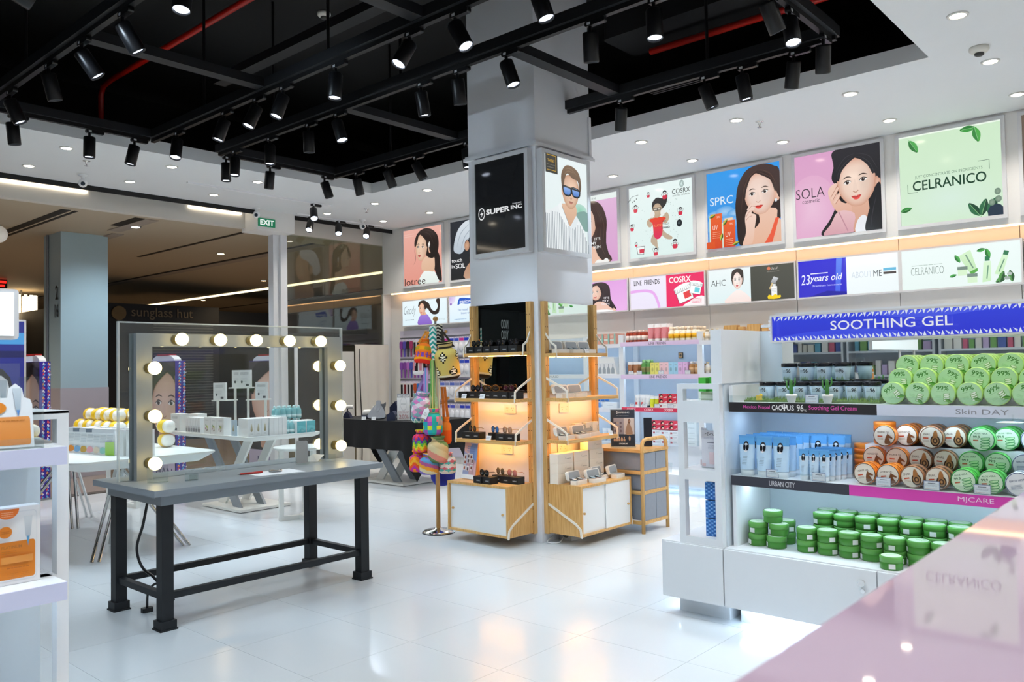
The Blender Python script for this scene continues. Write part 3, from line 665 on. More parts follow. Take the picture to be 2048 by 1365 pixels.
def art_cosrx_big(A):
    A.bg('#e4f7f4', '#effcfa')
    rnd = random.Random(3)
    for i in range(90): A.ell(rnd.uniform(.2, .85), rnd.uniform(.2, .75), .004, .004, '#9ab4b2')
    A.text('COSRX', .71, .985, .81, .875, '#2a2d2c', .0); A.text('EXPECTING TOMORROW', .72, .98, .775, .795, '#515655')
    A.ell(.86, .935, .035, .05, '#9fb3b0', '#e4f7f4'); A.stroke([(.83, .91), (.86, .98), (.89, .91)], .008, '#8a9b98')
    # central figure
    A.poly([(.33, .52), (.30, .46), (.36, .40), (.46, .5), (.44, .54)], '#c9b299', smooth=3); A.poly([(.62, .58), (.66, .5), (.60, .42), (.54, .5)], '#c9b299', smooth=3)
    A.poly([(.40, .3), (.36, .2), (.44, .12), (.47, .11), (.46, .28), (.5, .33)], '#c5b098', smooth=3); A.poly([(.52, .3), (.6, .22), (.68, .2), (.70, .23), (.6, .3), (.54, .36)], '#c5b098', smooth=3)
    A.poly([(.345, .50), (.395, .45), (.405, .36), (.415, .27), (.47, .225), (.53, .26), (.555, .35), (.56, .45), (.61, .50), (.54, .525), (.42, .525)], '#e0245e', '#ee4c2c', smooth=3)
    A.poly([(.395, .66), (.40, .74), (.47, .80), (.56, .78), (.64, .82), (.62, .70), (.56, .64), (.5, .60), (.42, .60)], '#33302f', smooth=4)
    A.ell(.475, .62, .075, .10, '#c2a98e', '#d2ba9f'); A.rect(.41, .535, .62, .66, '#33302f'); A.rect(.42, .47, .628, .652, '#d9cdbb'); A.rect(.48, .527, .628, .652, '#d9cdbb')
    A.ell(.40, .58, .035, .05, '#f2f2ee'); A.ell(.56, .585, .035, .05, '#f2f2ee')
    A.text('LUCKY', .43, .56, .40, .43, '#f3b06b')
    for x, y, s, ar in ((.34, .865, .035, -.4), (.60, .83, .055, 0), (.13, .70, .05, .2), (.84, .57, .05, .3), (.07, .44, .045, .6), (.75, .14, .06, -.3), (.45, .06, .05, .7)): mini(A, x, y, s, ar)
    A.poly([(.14, .15), (.16, .04), (.26, .03), (.28, .15)], '#5a6664', smooth=0); A.poly([(.147, .142), (.166, .048), (.254, .038), (.272, .142)], '#f4fbfa'); A.rect(.19, .265, .055, .11, '#d9324c'); A.rect(.13, .29, .15, .165, '#e9f1ef'); mini(A, .14, .19, .028)
    A.ell(.83, .40, .042, .05, '#20262a'); A.lines(.81, .85, .385, .42, 3, '#6a7a7e')
    A.text('COSRX', .57, .63, .445, .465, '#3b4140', .02); A.lines(.57, .68, .40, .43, 2, '#6d7876'); A.text('AWARD', .56, .69, .35, .378, '#3b4140', .03)
    A.stroke([(.02, .78), (.06, .82), (.1, .86), (.2, .87)], .006, '#4d5755', 3)
    for i in range(5): A.ell(.03+.035*i, .80+.02*math.sin(i*2), .007, .011, '#4d5755')
def art_sprc(A):
    A.bg('#3f96e6', '#2f9df2')
    for x, y, r in ((.1, .44, .1), (.25, .47, .13), (.38, .43, .1), (.05, .3, .14), (.3, .33, .15)): A.ell(x, y, r, r*.55, '#5aa8ec', '#a9d3f6')
    hair(A, [(.44, .02), (.41, .3), (.40, .55), (.46, .78), (.56, .93), (.74, .99), (.9, .96), (1, .86), (1, .3), (.8, .3), (.6, .0)], '#2c1f1d')
    A.poly([(.5, .0), (.60, .15), (.72, .27), (.72, .42), (.94, .42), (.95, .30), (1, .26), (1, 0)], '#eab89c', '#f0c8b2', smooth=3)
    A.poly([(.78, 0), (.86, .12), (.93, .3), (.975, .3), (.92, .12), (.88, 0)], '#ef5a37')
    face(A, .735, .635, .215, .265, '#f6dccf', '#dfae96', yaw=-.25, tilt=3, lip='#d8473f')
    bangs(A, .735, .635, .215, .265, '#33231f', 3, -.15, '#5d4238', -.1)
    A.ell(.965, .58, .035, .07, '#e2ae95', '#f0c8b2'); A.ell(.945, .52, .018, .022, '#cfd6dd', '#ffffff')
    hair(A, [(.56, .5), (.50, .62), (.52, .78), (.66, .9), (.72, .93), (.80, .9), (.92, .78), (.95, .64), (1, .55), (1, .86), (.9, .97), (.74, 1), (.56, .95), (.44, .76), (.42, .5), (.5, .3)], '#382723')
    strands(A, [[(.72, .94), (.6, .86), (.52, .7), (.48, .4)], [(.74, .94), (.88, .86), (.96, .7)]], '#5d4238', .008)
    A.poly([(.49, .0), (.54, .16), (.53, .34), (.57, .44), (.64, .50), (.66, .46), (.62, .40), (.68, .36), (.66, .22), (.64, .08), (.60, 0)], '#edc2ab', '#f7ddd0', smooth=4)
    for p in ([(.57, .44), (.62, .50), (.68, .49)], [(.55, .38), (.60, .44), (.66, .44)], [(.545, .33), (.585, .37), (.63, .38)]): A.stroke(p, .03, '#f4d5c6', 4); A.stroke([(a, b-.018) for a, b in p], .006, '#c98f78', 4)
    A.text('SPRC', .05, .375, .565, .67, '#e4f1fb', 0)
    for x0, x1, y1 in ((.05, .215, .455), (.235, .40, .345)):
        A.rect(x0-.02, x0, 0, y1-.02, '#d8e7d4'); A.rect(x0, x1, 0, y1, '#d9481c', '#f0652c'); A.text('UV', x0+.03, x0+.10, y1-.21, y1-.15, '#ffe9dc', 0); A.lines(x0+.03, x1-.03, y1-.33, y1-.23, 4, '#f7b494', .25); A.text('SPRC', x1-.07, x1-.02, y1-.06, y1-.035, '#ffe1d0')
    A.rect(.26, .375, .345, .375, '#f9d7b4'); A.rect(0, .12, 0, .09, '#e2571f')
    for x, y, an in ((.05, .41, 20), (.24, .29, 50), (.2, .1, 70), (.37, .02, 20)): leaf(A, x, y, .09, an, '#c9c23a', '#4c5a16')
def art_sola(A):
    A.bg('#e8b0d0', '#dfa5cd'); A.ell(.08, .12, .15, .1, '#e8b0d0', '#f6dbe9')
    A.ell(.2, .35, .3, .4, '#e7b0d2', '#efc4de')
    hair(A, [(.30, .02), (.42, .2), (.50, .4), (.47, .6), (.47, .8), (.50, 1), (1, 1), (1, 0), (.5, 0)], '#17171c')
    A.poly([(.5, .3), (.6, .12), (.7, .0), (.86, .0), (.86, .3), (.8, .4)], '#d79f86', '#e6b79f', smooth=3)
    A.poly([(.70, 0), (.73, .14), (.80, .19), (.85, .12), (.84, 0)], '#eef1f6', smooth=3)
    face(A, .725, .585, .225, .285, '#f7dccb', '#d8a188', yaw=-.12, tilt=4, lip='#e0514b', smile=.05, brow='#3b2b27')
    bangs(A, .725, .585, .225, .285, '#1c1b21', 4, .05, '#3d3b45', .2)
    A.ell(.965, .54, .035, .08, '#cf9a83', '#e9bda7')
    hair(A, [(.5, 1), (.47, .84), (.5, .62), (.515, .74), (.6, .85), (.72, .9), (.86, .84), (.94, .72), (.96, .62), (1, .62), (1, 1)], '#1c1b21')
    hair(A, [(.94, .5), (1, .5), (1, .0), (.82, .0), (.85, .2), (.9, .34)], '#14151b')
    strands(A, [[(.72, .92), (.6, .88), (.5, .74)], [(.74, .92), (.88, .86), (.97, .7)], [(.95, .4), (.9, .2), (.88, .05)]], '#39373f', .008)
    A.poly([(.40, .50), (.44, .58), (.50, .60), (.505, .5), (.55, .38), (.66, .32), (.66, .24), (.56, .22), (.46, .32)], '#e5b099', '#f5d2c2', smooth=4)
    for p in ([(.42, .46), (.47, .54), (.505, .60)], [(.44, .42), (.49, .5), (.52, .55)], [(.47, .37), (.52, .44), (.535, .48)]): A.stroke(p, .028, '#f2ccba', 4); A.stroke([(a+.014, b-.012) for a, b in p], .006, '#bb7e68', 4)
    A.poly([(.34, .0), (.42, .12), (.52, .27), (.70, .22), (.68, .05), (.66, 0)], '#d9a2ad', '#ecc3c6', smooth=3)
    A.stroke([(.52, .26), (.58, .12), (.62, .02)], .012, '#c48c98', 4)
    A.text('SOLA', .015, .36, .475, .595, '#211f27', -.012); A.text('cosmetic', .09, .30, .415, .46, '#5c4a5c', 0)
def art_celr_big(A):
    A.bg('#d9f2d8', '#d3efce'); A.ell(.5, .25, .45, .3, '#d7f1d6', '#dcf3e4'); A.rect(0, 1, .985, 1, '#f2fff0')
    A.text('CELRANICO', .13, .855, .375, .485, '#12412c', .012); A.text('JUST CONCENTRATE ON INGREDIENTS', .155, .82, .505, .545, '#6f8f7a', 0)
    for p in ([(.08, .46), (.08, .36), (.18, .36)], [(.78, .60), (.885, .60), (.885, .5)]): A.stroke(p, .006, '#5f7f6b')
    leaf(A, .11, .945, .16, -60); leaf(A, .0, .165, .115, 12, '#2f8f3a', '#1f6b2c'); leaf(A, .76, .965, .14, 182, '#3fa043', '#2d8035'); leaf(A, .76, .965, .16, -78, '#4fae4b', '#368a3c')
    for x, y, an in ((.78, .02, 125), (.80, .02, 75), (.86, .04, 60)): leaf(A, x, y, .17, an, '#2f6f4a', '#1d4b35')
    A.poly([(.86, .0), (.88, .1), (.95, .12), (1, .08), (1, 0)], '#22364a', smooth=2)
    for x, y in ((.955, .25), (.96, .17), (.90, .14)): A.ell(x, y, .03, .035, '#6f8a78', '#93a994')
def art_dark(A):
    A.bg('#4b4139', '#6b5c50'); A.ell(.5, .5, .3, .4, '#5a4a40', '#8a7566')
UW, UH = .882, .882
for nm, lb, x, fn in (('wall_poster', 'backlit salmon pink poster of a dark-haired woman lettered lotree', -9.212, art_lotree),
                      ('wall_poster', 'backlit dark poster of a head in a pale cap lettered touch in SOL', -8.217, art_touch),
                      ('wall_poster', "backlit mauve poster of long brown hair lettered IT'S MY SKIN", -6.222, art_skin_big),
                      ('wall_poster', 'backlit white poster of small cartoon people in red shirts lettered COSRX', -5.232, art_cosrx_big),
                      ('wall_poster', 'backlit sky blue poster of a woman with orange boxes lettered SPRC', -4.236, art_sprc),
                      ('wall_poster', 'backlit pink poster of a smiling woman lettered SOLA cosmetic', -3.262, art_sola),
                      ('wall_poster', 'backlit pale green poster with leaves lettered CELRANICO', -2.276, art_celr_big),
                      ('wall_poster', 'backlit brown poster beside the pale green leaf poster', -1.300, art_dark)):
    lightbox(nm, lb, (x, 8.0, 2.553), UW, UH, .031, .03, fn)

# ---- lower row
def art_goody(A):
    A.bg('#dff1f8', '#e9f7fb')
    A.text('Goody', .03, .30, .36, .80, '#3a3a46', -.02, shear=.12); A.lines(.06, .26, .2, .26, 1, '#545968')
    A.poly([(.36, 0), (.38, .3), (.45, .42), (.55, .42), (.62, .25), (.66, 0)], '#8562c4', '#a07fdb', smooth=3)
    A.poly([(.46, .38), (.47, .5), (.53, .5), (.54, .38)], '#e3ae92')
    hair(A, [(.52, .9), (.60, .86), (.66, .6), (.74, .52), (.80, .70), (.76, .95), (.84, .99), (.83, .5), (.76, .38), (.66, .42), (.58, .62), (.52, .7)], '#2f241f', 4)
    face(A, .455, .65, .075, .27, '#edbfa4', '#cf967a', yaw=-.4, tilt=-4, smile=.08)
    bangs(A, .455, .65, .075, .27, '#2f241f', -4, .1, None, .3)
    hair(A, [(.40, .78), (.42, .95), (.5, .98), (.56, .9), (.55, .66), (.52, .6), (.50, .8), (.44, .88)], '#2f241f', 4)
    A.text('end of frizz', .70, .96, .14, .22, '#b9c7c9')
def art_manicare(A):
    A.bg('#dbeffa', '#f1f8fd'); A.ell(.0, .98, .13, .3, '#e6dff4', '#c9a8e6'); A.ell(.03, .72, .02, .05, '#8d63bf')
    A.poly([(.17, .66), (.2, .9), (.28, .93), (.46, .88), (.50, .94), (.47, .72), (.36, .68), (.24, .72)], '#1f57c4', smooth=4)
    A.text('manicare', .215, .455, .73, .85, '#f7fbff', .01); A.text('You trusted', .17, .37, .43, .52, '#3d6db6'); A.text('beauty tools', .24, .46, .28, .38, '#3d6db6'); A.lines(.1, .35, .08, .14, 1, '#8fb1d6')
def art_history(A):
    A.bg('#8fc3ec', '#9fd0f0'); A.poly([(0, 0), (0, .4), (.2, .3), (.5, .42), (.8, .32), (1, .4), (1, 0)], '#5f97cf', '#a9cfee', smooth=3); A.text('LABOTORY', .08, .34, .52, .64, '#2a3c66', .01); A.lines(.04, .4, .74, .8, 1, '#3a6ab0')
def art_green(A):
    A.bg('#dff3df', '#e9f9e6')
    for i in range(14):
        leaf(A, .1+.065*i, .1+.3*((i*37) % 10)/10, .12, (i*71) % 360)
def art_skin_small(A):
    A.bg('#f1f7fb', '#f6f9fb'); A.poly([(.02, 0), (.32, 1), (1, 1), (1, 0)], '#ecb6ea', '#e3a7e4')
    hair(A, [(.34, .0), (.38, .4), (.42, .8), (.52, .97), (.66, .97), (.74, .8), (.76, .4), (.84, .04), (.7, .0)], '#3a3033', 4)
    A.poly([(.40, 0), (.48, .2), (.54, .34), (.64, .33), (.76, .16), (.82, 0)], '#eec6b4', smooth=3); A.poly([(.44, 0), (.52, .07), (.7, .07), (.8, .0)], '#f8f8f8', smooth=2)
    face(A, .53, .66, .095, .26, '#f3cfbd', '#d9a48d', yaw=-.3, tilt=8, smile=.07)
    bangs(A, .53, .66, .095, .26, '#352b2f', 8, .1, '#5a4d50')
    hair(A, [(.43, .6), (.44, .85), (.54, .97), (.68, .95), (.74, .75), (.73, .4), (.80, .08), (.72, .2), (.66, .4), (.67, .65), (.6, .86), (.5, .86)], '#352b2f', 4)
    for i, s in enumerate(("IT'S", 'MY', 'SKIN')): A.text(s, .66-.02*i, .74, .42-.1*i, .49-.1*i, '#efe9ef')
def art_line_cosrx(A):
    A.rect(0, .5, 0, 1, '#ece6f8', '#f0ebfb'); A.text('LINE  FRIENDS', .05, .41, .76, .92, '#252528', .01)
    A.stroke([(0, .56), (.12, .58), (.25, .56), (.33, .46), (.38, .2), (.40, 0)], .09, '#e9aeee', 6)
    A.rect(.5, 1, 0, 1, '#ee2f66', '#ec2f68'); A.text('COSRX', .54, .83, .74, .93, '#fff4f6', .02)
    A.poly([(.72, 0), (.8, .12), (.9, .26), (1, .26), (1, 0)], '#fdf3f5', smooth=2)
    for x, y, s, an, c in ((.74, .38, 1.0, 18, '#e8474b'), (.89, .52, .72, -12, '#6fd0de')):
        ca, sa = math.cos(R(an)), math.sin(R(an))
        q = lambda u, v: (x+(u*ca-v*sa)*.1*s, y+(u*sa+v*ca)*.27*s)
        A.poly([q(-1, -.9), q(1, -.9), q(1.05, .4), q(-1.05, .4)], '#3c3338'); A.poly([q(-.95, -.86), q(.95, -.86), q(1, .38), q(-1, .38)], '#fbfdfd')
        A.poly([q(-1.15, .35), q(1.15, .35), q(1.15, .85), q(-1.15, .85)], '#3c3338'); A.poly([q(-1.1, .39), q(1.1, .39), q(1.1, .8), q(-1.1, .8)], '#f4f8f8')
        for k in range(9): A.stroke([q(-1+.25*k, .4), q(-1+.25*k, .8)], .008, '#6a6468')
        A.poly([q(-1.12, .82), q(-.6, 1.12), q(.6, 1.12), q(1.12, .82)], '#f9ffff', smooth=3); A.poly([q(-.1, -.6), q(.8, -.6), q(.8, .15), q(-.1, .15)], c)
    A.lines(.84, .97, .06, .22, 4, '#e8728f')
def art_ahc(A):
    A.rect(0, .51, 0, 1, '#dff0f2', '#eef7f8'); A.text('AHC', .03, .21, .52, .70, '#262b2e', -.01)
    A.poly([(.2, 0), (.25, .2), (.34, .36), (.42, .3), (.5, .1), (.51, 0)], '#f6e2dc', '#fbf0ec', smooth=3)
    hair(A, [(.285, .6), (.29, .88), (.345, .99), (.41, .93), (.425, .65), (.40, .5), (.31, .5)], '#3a3431', 4)
    face(A, .352, .64, .06, .25, '#fbeee8', '#e6c4b6', yaw=-.1); bangs(A, .352, .64, .06, .25, '#3a3431', 0, 0, None, .3); hair(A, [(.285, .62), (.29, .9), (.35, .99), (.42, .92), (.425, .62), (.405, .8), (.35, .88), (.305, .8)], '#3a3431', 4)
    A.rect(.51, 1, 0, 1, '#45463f', '#4f5149'); A.ell(.72, .9, .02, .05, '#d97a57'); A.text('Ultra V', .745, .82, .86, .93, '#d8cfc8'); A.lines(.70, .84, .79, .82, 1, '#9b968d')
    A.poly([(.79, .1), (.74, .5), (.745, .52), (.80, .12)], '#5b5d58'); A.poly([(.72, .32), (.735, .3), (.80, .62), (.785, .66)], '#d9c28b'); A.poly([(.74, .5), (.79, .46), (.83, .6), (.775, .66)], '#8e9297', '#d8dce0')
    A.rect(.745, .81, .1, .38, '#eceef0', '#f9fbfb'); A.rect(.76, .795, .38, .45, '#dfe3e4'); A.lines(.752, .80, .2, .32, 3, '#b3b6b9')
    A.poly([(.71, .03), (.72, .15), (.76, .11), (.79, .16), (.82, .11), (.85, .12), (.84, .03)], '#f2d20d', smooth=2)
def art_23(A):
    A.rect(0, .5, 0, 1, '#2a27c9', '#2f2bd6'); A.poly([(.38, 0), (.4, 1), (.46, 1), (.43, 0)], '#3e5ae6', '#5f86f0'); A.poly([(.1, 0), (.3, .14), (.5, .08), (.5, 0)], '#1a1aa0')
    A.text('23', .03, .12, .34, .62, '#e9ecff', 0, shear=.1); A.text('years old', .125, .45, .36, .60, '#f3f4ff', .01, shear=.06); A.rect(.13, .31, .62, .645, '#f3f4ff'); A.text('Premium homecare', .15, .45, .27, .32, '#cfd3ff')
    A.rect(.5, 1, 0, 1, '#edf6f8', '#f3fafb'); A.text('ABOUT', .55, .75, .42, .58, '#c4cfdb', -.012); A.text('ME', .765, .845, .42, .585, '#3d4348', 0); A.rect(.86, .98, .55, .62, '#63b9dd'); A.rect(.86, .98, .46, .52, '#4b4440')
def art_celr_wide(A):
    A.bg('#e9f6f3', '#eefaf8'); A.text('CELRANICO', .08, .37, .36, .55, '#7b8c86', -.015); A.lines(.09, .36, .58, .62, 1, '#a9bdb4')
    leaf(A, .47, .77, .08, -60); leaf(A, .42, .25, .06, 15); leaf(A, .72, .86, .07, 190); leaf(A, .73, .86, .09, -75)
    A.poly([(.50, .74), (.60, .88), (.655, .34), (.60, .26)], '#bfe6b4', '#d6f2cd'); A.poly([(.60, .26), (.655, .34), (.655, .42), (.592, .34)], '#5fae4f'); A.stroke([(.56, .76), (.62, .42)], .03, '#7a9c88')
    for a, b, c, d in (((.69, .06), (.76, .08), (.765, .56), (.705, .56)), ((.79, .24), (.85, .2), (.905, .66), (.86, .7))):
        A.poly([a, b, c, d], '#cdeec4', '#d9f5d2')
    A.poly([(.715, .57), (.755, .57), (.757, .68), (.717, .68)], '#2f7f53'); A.poly([(.862, .69), (.90, .66), (.912, .76), (.873, .79)], '#3b7d58'); A.stroke([(.728, .14), (.742, .46)], .025, '#6d9a80'); A.stroke([(.825, .28), (.872, .58)], .025, '#6d9a80')
    for x, y in ((.53, .36), (.61, .17)):
        A.rect(x-.04, x+.04, y-.1, y+.06, '#d8f2cf'); A.rect(x-.043, x+.043, y+.04, y+.12, '#7c9187')
    for x, an in ((.80, 30), (.83, 70), (.93, 100)): leaf(A, x, .04, .1, an, '#5a9a52', '#2d5a35')
    A.ell(.91, .22, .02, .04, '#b9c4bf'); A.ell(.89, .12, .025, .04, '#a7b4ad')
LY, LZ, LH = 8.15, 1.985, .395
for lb, x, wd, fn in (('small backlit sign of a woman with a flying ponytail lettered Goody', -9.345, .995, art_goody),
                      ('small backlit pale sign lettered manicare', -8.335, .995, art_manicare),
                      ('small backlit brown sign behind the column', -7.32, .49, art_dark),
                      ('small backlit sign full of green leaves behind the column', -6.80, .49, art_green),
                      ('small backlit pink sign of a smiling long-haired woman', -6.30, 1.0, art_skin_small),
                      ('small backlit sign split between LINE FRIENDS and pink COSRX', -5.285, .99, art_line_cosrx),
                      ('small backlit sign lettered AHC beside a dark serum bottle panel', -4.275, .99, art_ahc),
                      ('small backlit sign split between blue 23 years old and white ABOUT ME', -3.275, .98, art_23),
                      ('small backlit white sign of green bottles lettered CELRANICO', -2.295, .985, art_celr_wide),
                      ('small backlit blue sea sign beside the wide CELRANICO sign', -1.30, .98, art_history)):
    lightbox('shelf_sign', lb, (x, LY, LZ), wd, LH, .016, .09, fn, cat='sign', mt=LITLOW)

# ---- column posters
def art_super(A):
    A.bg('#05060a', '#020306')
    A.ell(.125, .435, .068, .068, '#f4f6f8'); A.ell(.125, .435, .055, .055, '#05060a')
    A.poly([(.15, .475), (.09, .43), (.13, .425), (.10, .39), (.165, .44), (.12, .448)], '#f4f6f8')
    A.text('SUPER', .22, .70, .415, .475, '#f4f6f8', .035); A.text('INC', .72, .94, .425, .47, '#f4f6f8', .03); A.text('THAILAND', .75, .93, .478, .492, '#c9ccd0', .02)
def art_man(A):
    A.bg('#e6f3f3', '#eef8f9'); A.ell(.82, .47, .17, .07, '#b9ddd2', '#8fcfb4'); A.poly([(.7, .38), (.75, .44), (1, .46), (1, .25), (.8, .3)], '#7fa39d', smooth=3)
    A.poly([(.0, 0), (.0, .36), (.12, .41), (.30, .47), (.40, .44), (.58, .27), (.7, .38), (.84, .32), (.97, .16), (1, .02), (1, 0)], '#eef3f6', smooth=3)
    for i in range(27):
        x = .02+.037*i; top = .40 if x < .3 else (.40-(x-.3)*.35 if x < .58 else (.30 if x < .8 else .30-(x-.8)*1.1))
        if x < .12: top = .37
        A.poly([(x, 0), (x+.009, 0), (x+.009+.01*(x-.5), max(.02, top)), (x+.01*(x-.5), max(.02, top))], '#5d6b7c')
    A.poly([(.34, .43), (.38, .5), (.70, .5), (.68, .34), (.56, .27), (.44, .35)], '#d9aa8c', '#e5bda2', smooth=3)
    A.poly([(.28, .47), (.36, .53), (.38, .46), (.52, .30), (.50, .24), (.34, .36)], '#f4f8fa'); A.poly([(.70, .40), (.76, .36), (.66, .24), (.55, .26)], '#e6edf1')
    A.stroke([(.37, .47), (.52, .29)], .006, '#6f7c8c'); A.stroke([(.52, .27), (.55, 0)], .006, '#8a96a4')
    face(A, .575, .645, .20, .185, '#e9c4aa', '#c99a7d', yaw=.12, tilt=-4, glasses=True, lip='#b9786a')
    A.ell(.385, .64, .025, .045, '#d3a284', '#e6bea3')
    hair(A, [(.37, .68), (.36, .82), (.46, .92), (.62, .93), (.78, .87), (.83, .74), (.80, .66), (.77, .70), (.75, .78), (.62, .80), (.5, .84), (.43, .76), (.41, .68)], '#6d5744', 4)
    strands(A, [[(.45, .88), (.58, .9), (.74, .84)], [(.42, .82), (.52, .87), (.66, .86)]], '#8f765e', .01)
    for x in (.485, .69):
        A.poly([(x-.10, .70), (x+.10, .685), (x+.085, .60), (x-.07, .60)], '#1b1d22', smooth=3); A.poly([(x-.075, .69), (x+.075, .677), (x+.065, .615), (x-.052, .615)], '#4d7fd0', '#8fb6ee', smooth=3)
    A.stroke([(.40, .695), (.77, .675)], .016, '#1b1d22')
    A.rect(0, .27, .80, 1, '#3d3c36'); A.rect(.255, .27, .80, 1, '#2b2a26'); A.rect(.03, .235, .825, .832, '#c9a136'); A.rect(.03, .235, .985, .992, '#c9a136'); A.rect(.228, .236, .825, .99, '#c9a136')
    A.text('THENU', .045, .2, .915, .945, '#c9a136', .01); A.rect(.02, .21, .885, .888, '#8d8a7e'); A.lines(.03, .19, .85, .865, 1, '#8d8a7e')
lightbox('column_poster', 'black light box lettered SUPER INC on the white column', (-4.65, 4.839, 2.247), .604, .81, .034, .055, art_super, mt=vmat('backlit_black', .8, .06, spec=.6))
lightbox('column_poster', 'light box of a man in sunglasses and striped shirt on the column', (-4.009, 4.852, 2.243), .625, .808, .034, .055, art_man, rz=R(90))

# ================================================================== COLUMN SHELVING
BRK = mat('cream_bracket_steel', '#e4ded2', .4)
HOLE = mat('peg_hole', '#5d4424', .8)
LEDW = mat('amber_led', '#ffb65a', emit=60)
DOORW = mat('white_sliding_door', '#e6e8e8', .4, noise=.015)
def wall_system(lab, loc, rz, Wd, dep, zs, tagname):
    t = thing('rail_shelving', lab, 'shelving', loc, rz)
    for x in (.0, Wd-.045):
        g = MB().box(x, x+.021, -.04, 0, .07, 1.86).box(x+.024, x+.045, -.04, 0, .07, 1.86).build('rail', BAMBOO, t)
        hb = MB()
        for i in range(17):
            for q in (.0105, .0345): hb.cyl((x+q, -.0405, .16+.1*i), (x+q, -.0412, .16+.1*i), .004, n=6)
        hb.build('peg_holes', HOLE, g)
    for d, z in zip(dep, zs):
        s = MB().box(0, Wd, -d, -.042, z-.026, z).build('shelf', BAMBOOH, t)
        for x in (.006, Wd-.014):
            pth = [(-.04, z+.16), (-d+.045, z+.085), (-d+.0, z+.055), (-d-.004, z-.032), (-d+.012, z-.032), (-d+.014, z+.048), (-d+.052, z+.073), (-.04, z+.142)]
            MB().prism(pth, x, x+.008, 'x').build('bracket', BRK, s)
    for d, z, q in zip(dep, zs, (LEDW, LEDW, LEDW)):
        MB().box(.06, Wd-.06, -.12, -.108, z-.0275, z-.026).build('led_strip', q, t)
    return t
def cabinet(lab, loc, rz, Wd, d, z0, z1):
    t = thing('wall_cabinet', lab, 'cabinet', loc, rz)
    b = MB().box(0, Wd, -d, -.042, z1-.018, z1).box(0, Wd, -d, -.042, z0, z0+.018).box(0, .018, -d, -.042, z0+.018, z1-.018).box(Wd-.018, Wd, -d, -.042, z0+.018, z1-.018).box(.018, Wd-.018, -.05, -.042, z0+.018, z1-.018)
    b.build('body', BAMBOO, t)
    for x0, x1, y, kx in ((.02, Wd/2+.01, -d+.022, .05), (Wd/2-.01, Wd-.02, -d+.010, Wd-.05)):
        g = MB().box(x0, x1, y-.006, y+.003, z0+.018, z1-.018).build('door', DOORW, t)
        MB().cyl((kx, y-.006, (z0+z1)/2-.02), (kx, y-.018, (z0+z1)/2-.02), .009, n=12).build('knob', BAMBOO, g)
    for x in (-.006, Wd-.002):
        pth = [(-.03, z0+.235), (-d+.05, z0+.10), (-d+.002, z0+.06), (-d-.006, z0-.006), (-d+.010, z0-.006), (-d+.018, z0+.052), (-d+.058, z0+.085), (-.03, z0+.215)]
        MB().prism(pth, x, x+.008, 'x').build('bracket', BRK, t)
    return t
AX, AY, BX, BY = -4.715, 4.839, -4.009, 4.865
WA = lambda x, y, z: (AX+x, AY+y, z)
WB = lambda x, y, z: (BX-y, BY+x, z)
wall_system('bamboo rail shelves with sunglasses on the front of the column', (AX, AY, 0), 0, .66, (.125, .232, .232), (1.47, 1.11, .787), 'A')
wall_system('bamboo rail shelves with spectacle cases on the side of the column', (BX, BY, 0), R(90), .69, (.145, .245, .235), (1.455, 1.11, .79), 'B')
cabinet('bamboo cabinet with white sliding doors under the sunglasses shelves', (AX+.01, AY, 0), 0, .64, .33, .078, .462)
cabinet('bamboo cabinet with white sliding doors under the spectacle shelves', (BX, BY+.01, 0), R(90), .67, .352, .078, .455)
o = MB().box(-4.665, -4.072, 4.829, 4.838, 1.15, 1.862).build('wall_mirror', MIRROR); tag(o, 'tall mirror behind the sunglasses shelves on the column front', 'mirror')
o = MB().box(-4.008, -3.999, 4.915, 5.505, 1.145, 1.855).build('wall_mirror', MIRROR); tag(o, 'tall mirror behind the spectacle shelves on the column side', 'mirror')
def outlet(loc, rz, lab):
    t = thing('power_outlet', lab, 'outlet', loc, rz)
    MB().rbox(-.06, .06, -.01, 0, -.036, .036, .006, axis='y').build('plate', mat('outlet_white', '#dcdcd8', .35), t)
    s = MB()
    for x in (-.028, .028):
        for q, v in ((-.008, .008), (.008, .008), (0, -.01)): s.cyl((x+q, -.0105, v), (x+q, -.0112, v), .003, n=6)
    s.build('socket_holes', HOLE, t)
outlet((-4.31, 4.838, 1.02), 0, 'double power outlet below the mirror on the column front')
outlet((-4.008, 5.13, 1.02), R(90), 'double power outlet below the mirror on the column side')
outlet((-4.35, 4.838, .70), 0, 'double power outlet under the lowest sunglasses shelf')
outlet((-4.008, 5.10, .71), R(90), 'double power outlet under the lowest spectacle shelf')
# black presentation boxes, sunglasses, spectacle cases
BBOX = mat('black_card', '#17181b', .55, noise=.05)
bb = thing('black_box', 'small black presentation box on the upper sunglasses shelf', 'box', (0, 0, 0), group='black boxes on the sunglasses shelves')
MB().box(-.044, .044, -.04, .04, 0, .052).build('body', BBOX, bb); MB().box(-.0445, .0445, -.0405, .0405, .034, .0525).build('lid', BBOX, bb)
A = Art(.04, .010, -.01, .018, -.0408); A.text('SUPERINC', 0, 1, 0, 1, '#b9bcc2', .02); A.build('lettering', PRINT, bb)
tops = []
first = True
def place_box(x, y, z, rz, lab, W=WA, r0=0):
    global first
    if first: bb.location = W(x, y, z); bb.rotation_euler = (0, 0, r0+rz); bb['label'] = lab; first = False
    else: dup(bb, W(x, y, z), r0+rz, lab)
for i in range(6): place_box(.075+.092*i, -.075, 1.47, R(-2), 'small black presentation box on the highest sunglasses shelf')
for i in range(7): place_box(.06+.09*i, -.155+.012*math.sin(i), 1.11, R(3*((i % 3)-1)), 'small black presentation box on the middle sunglasses shelf')
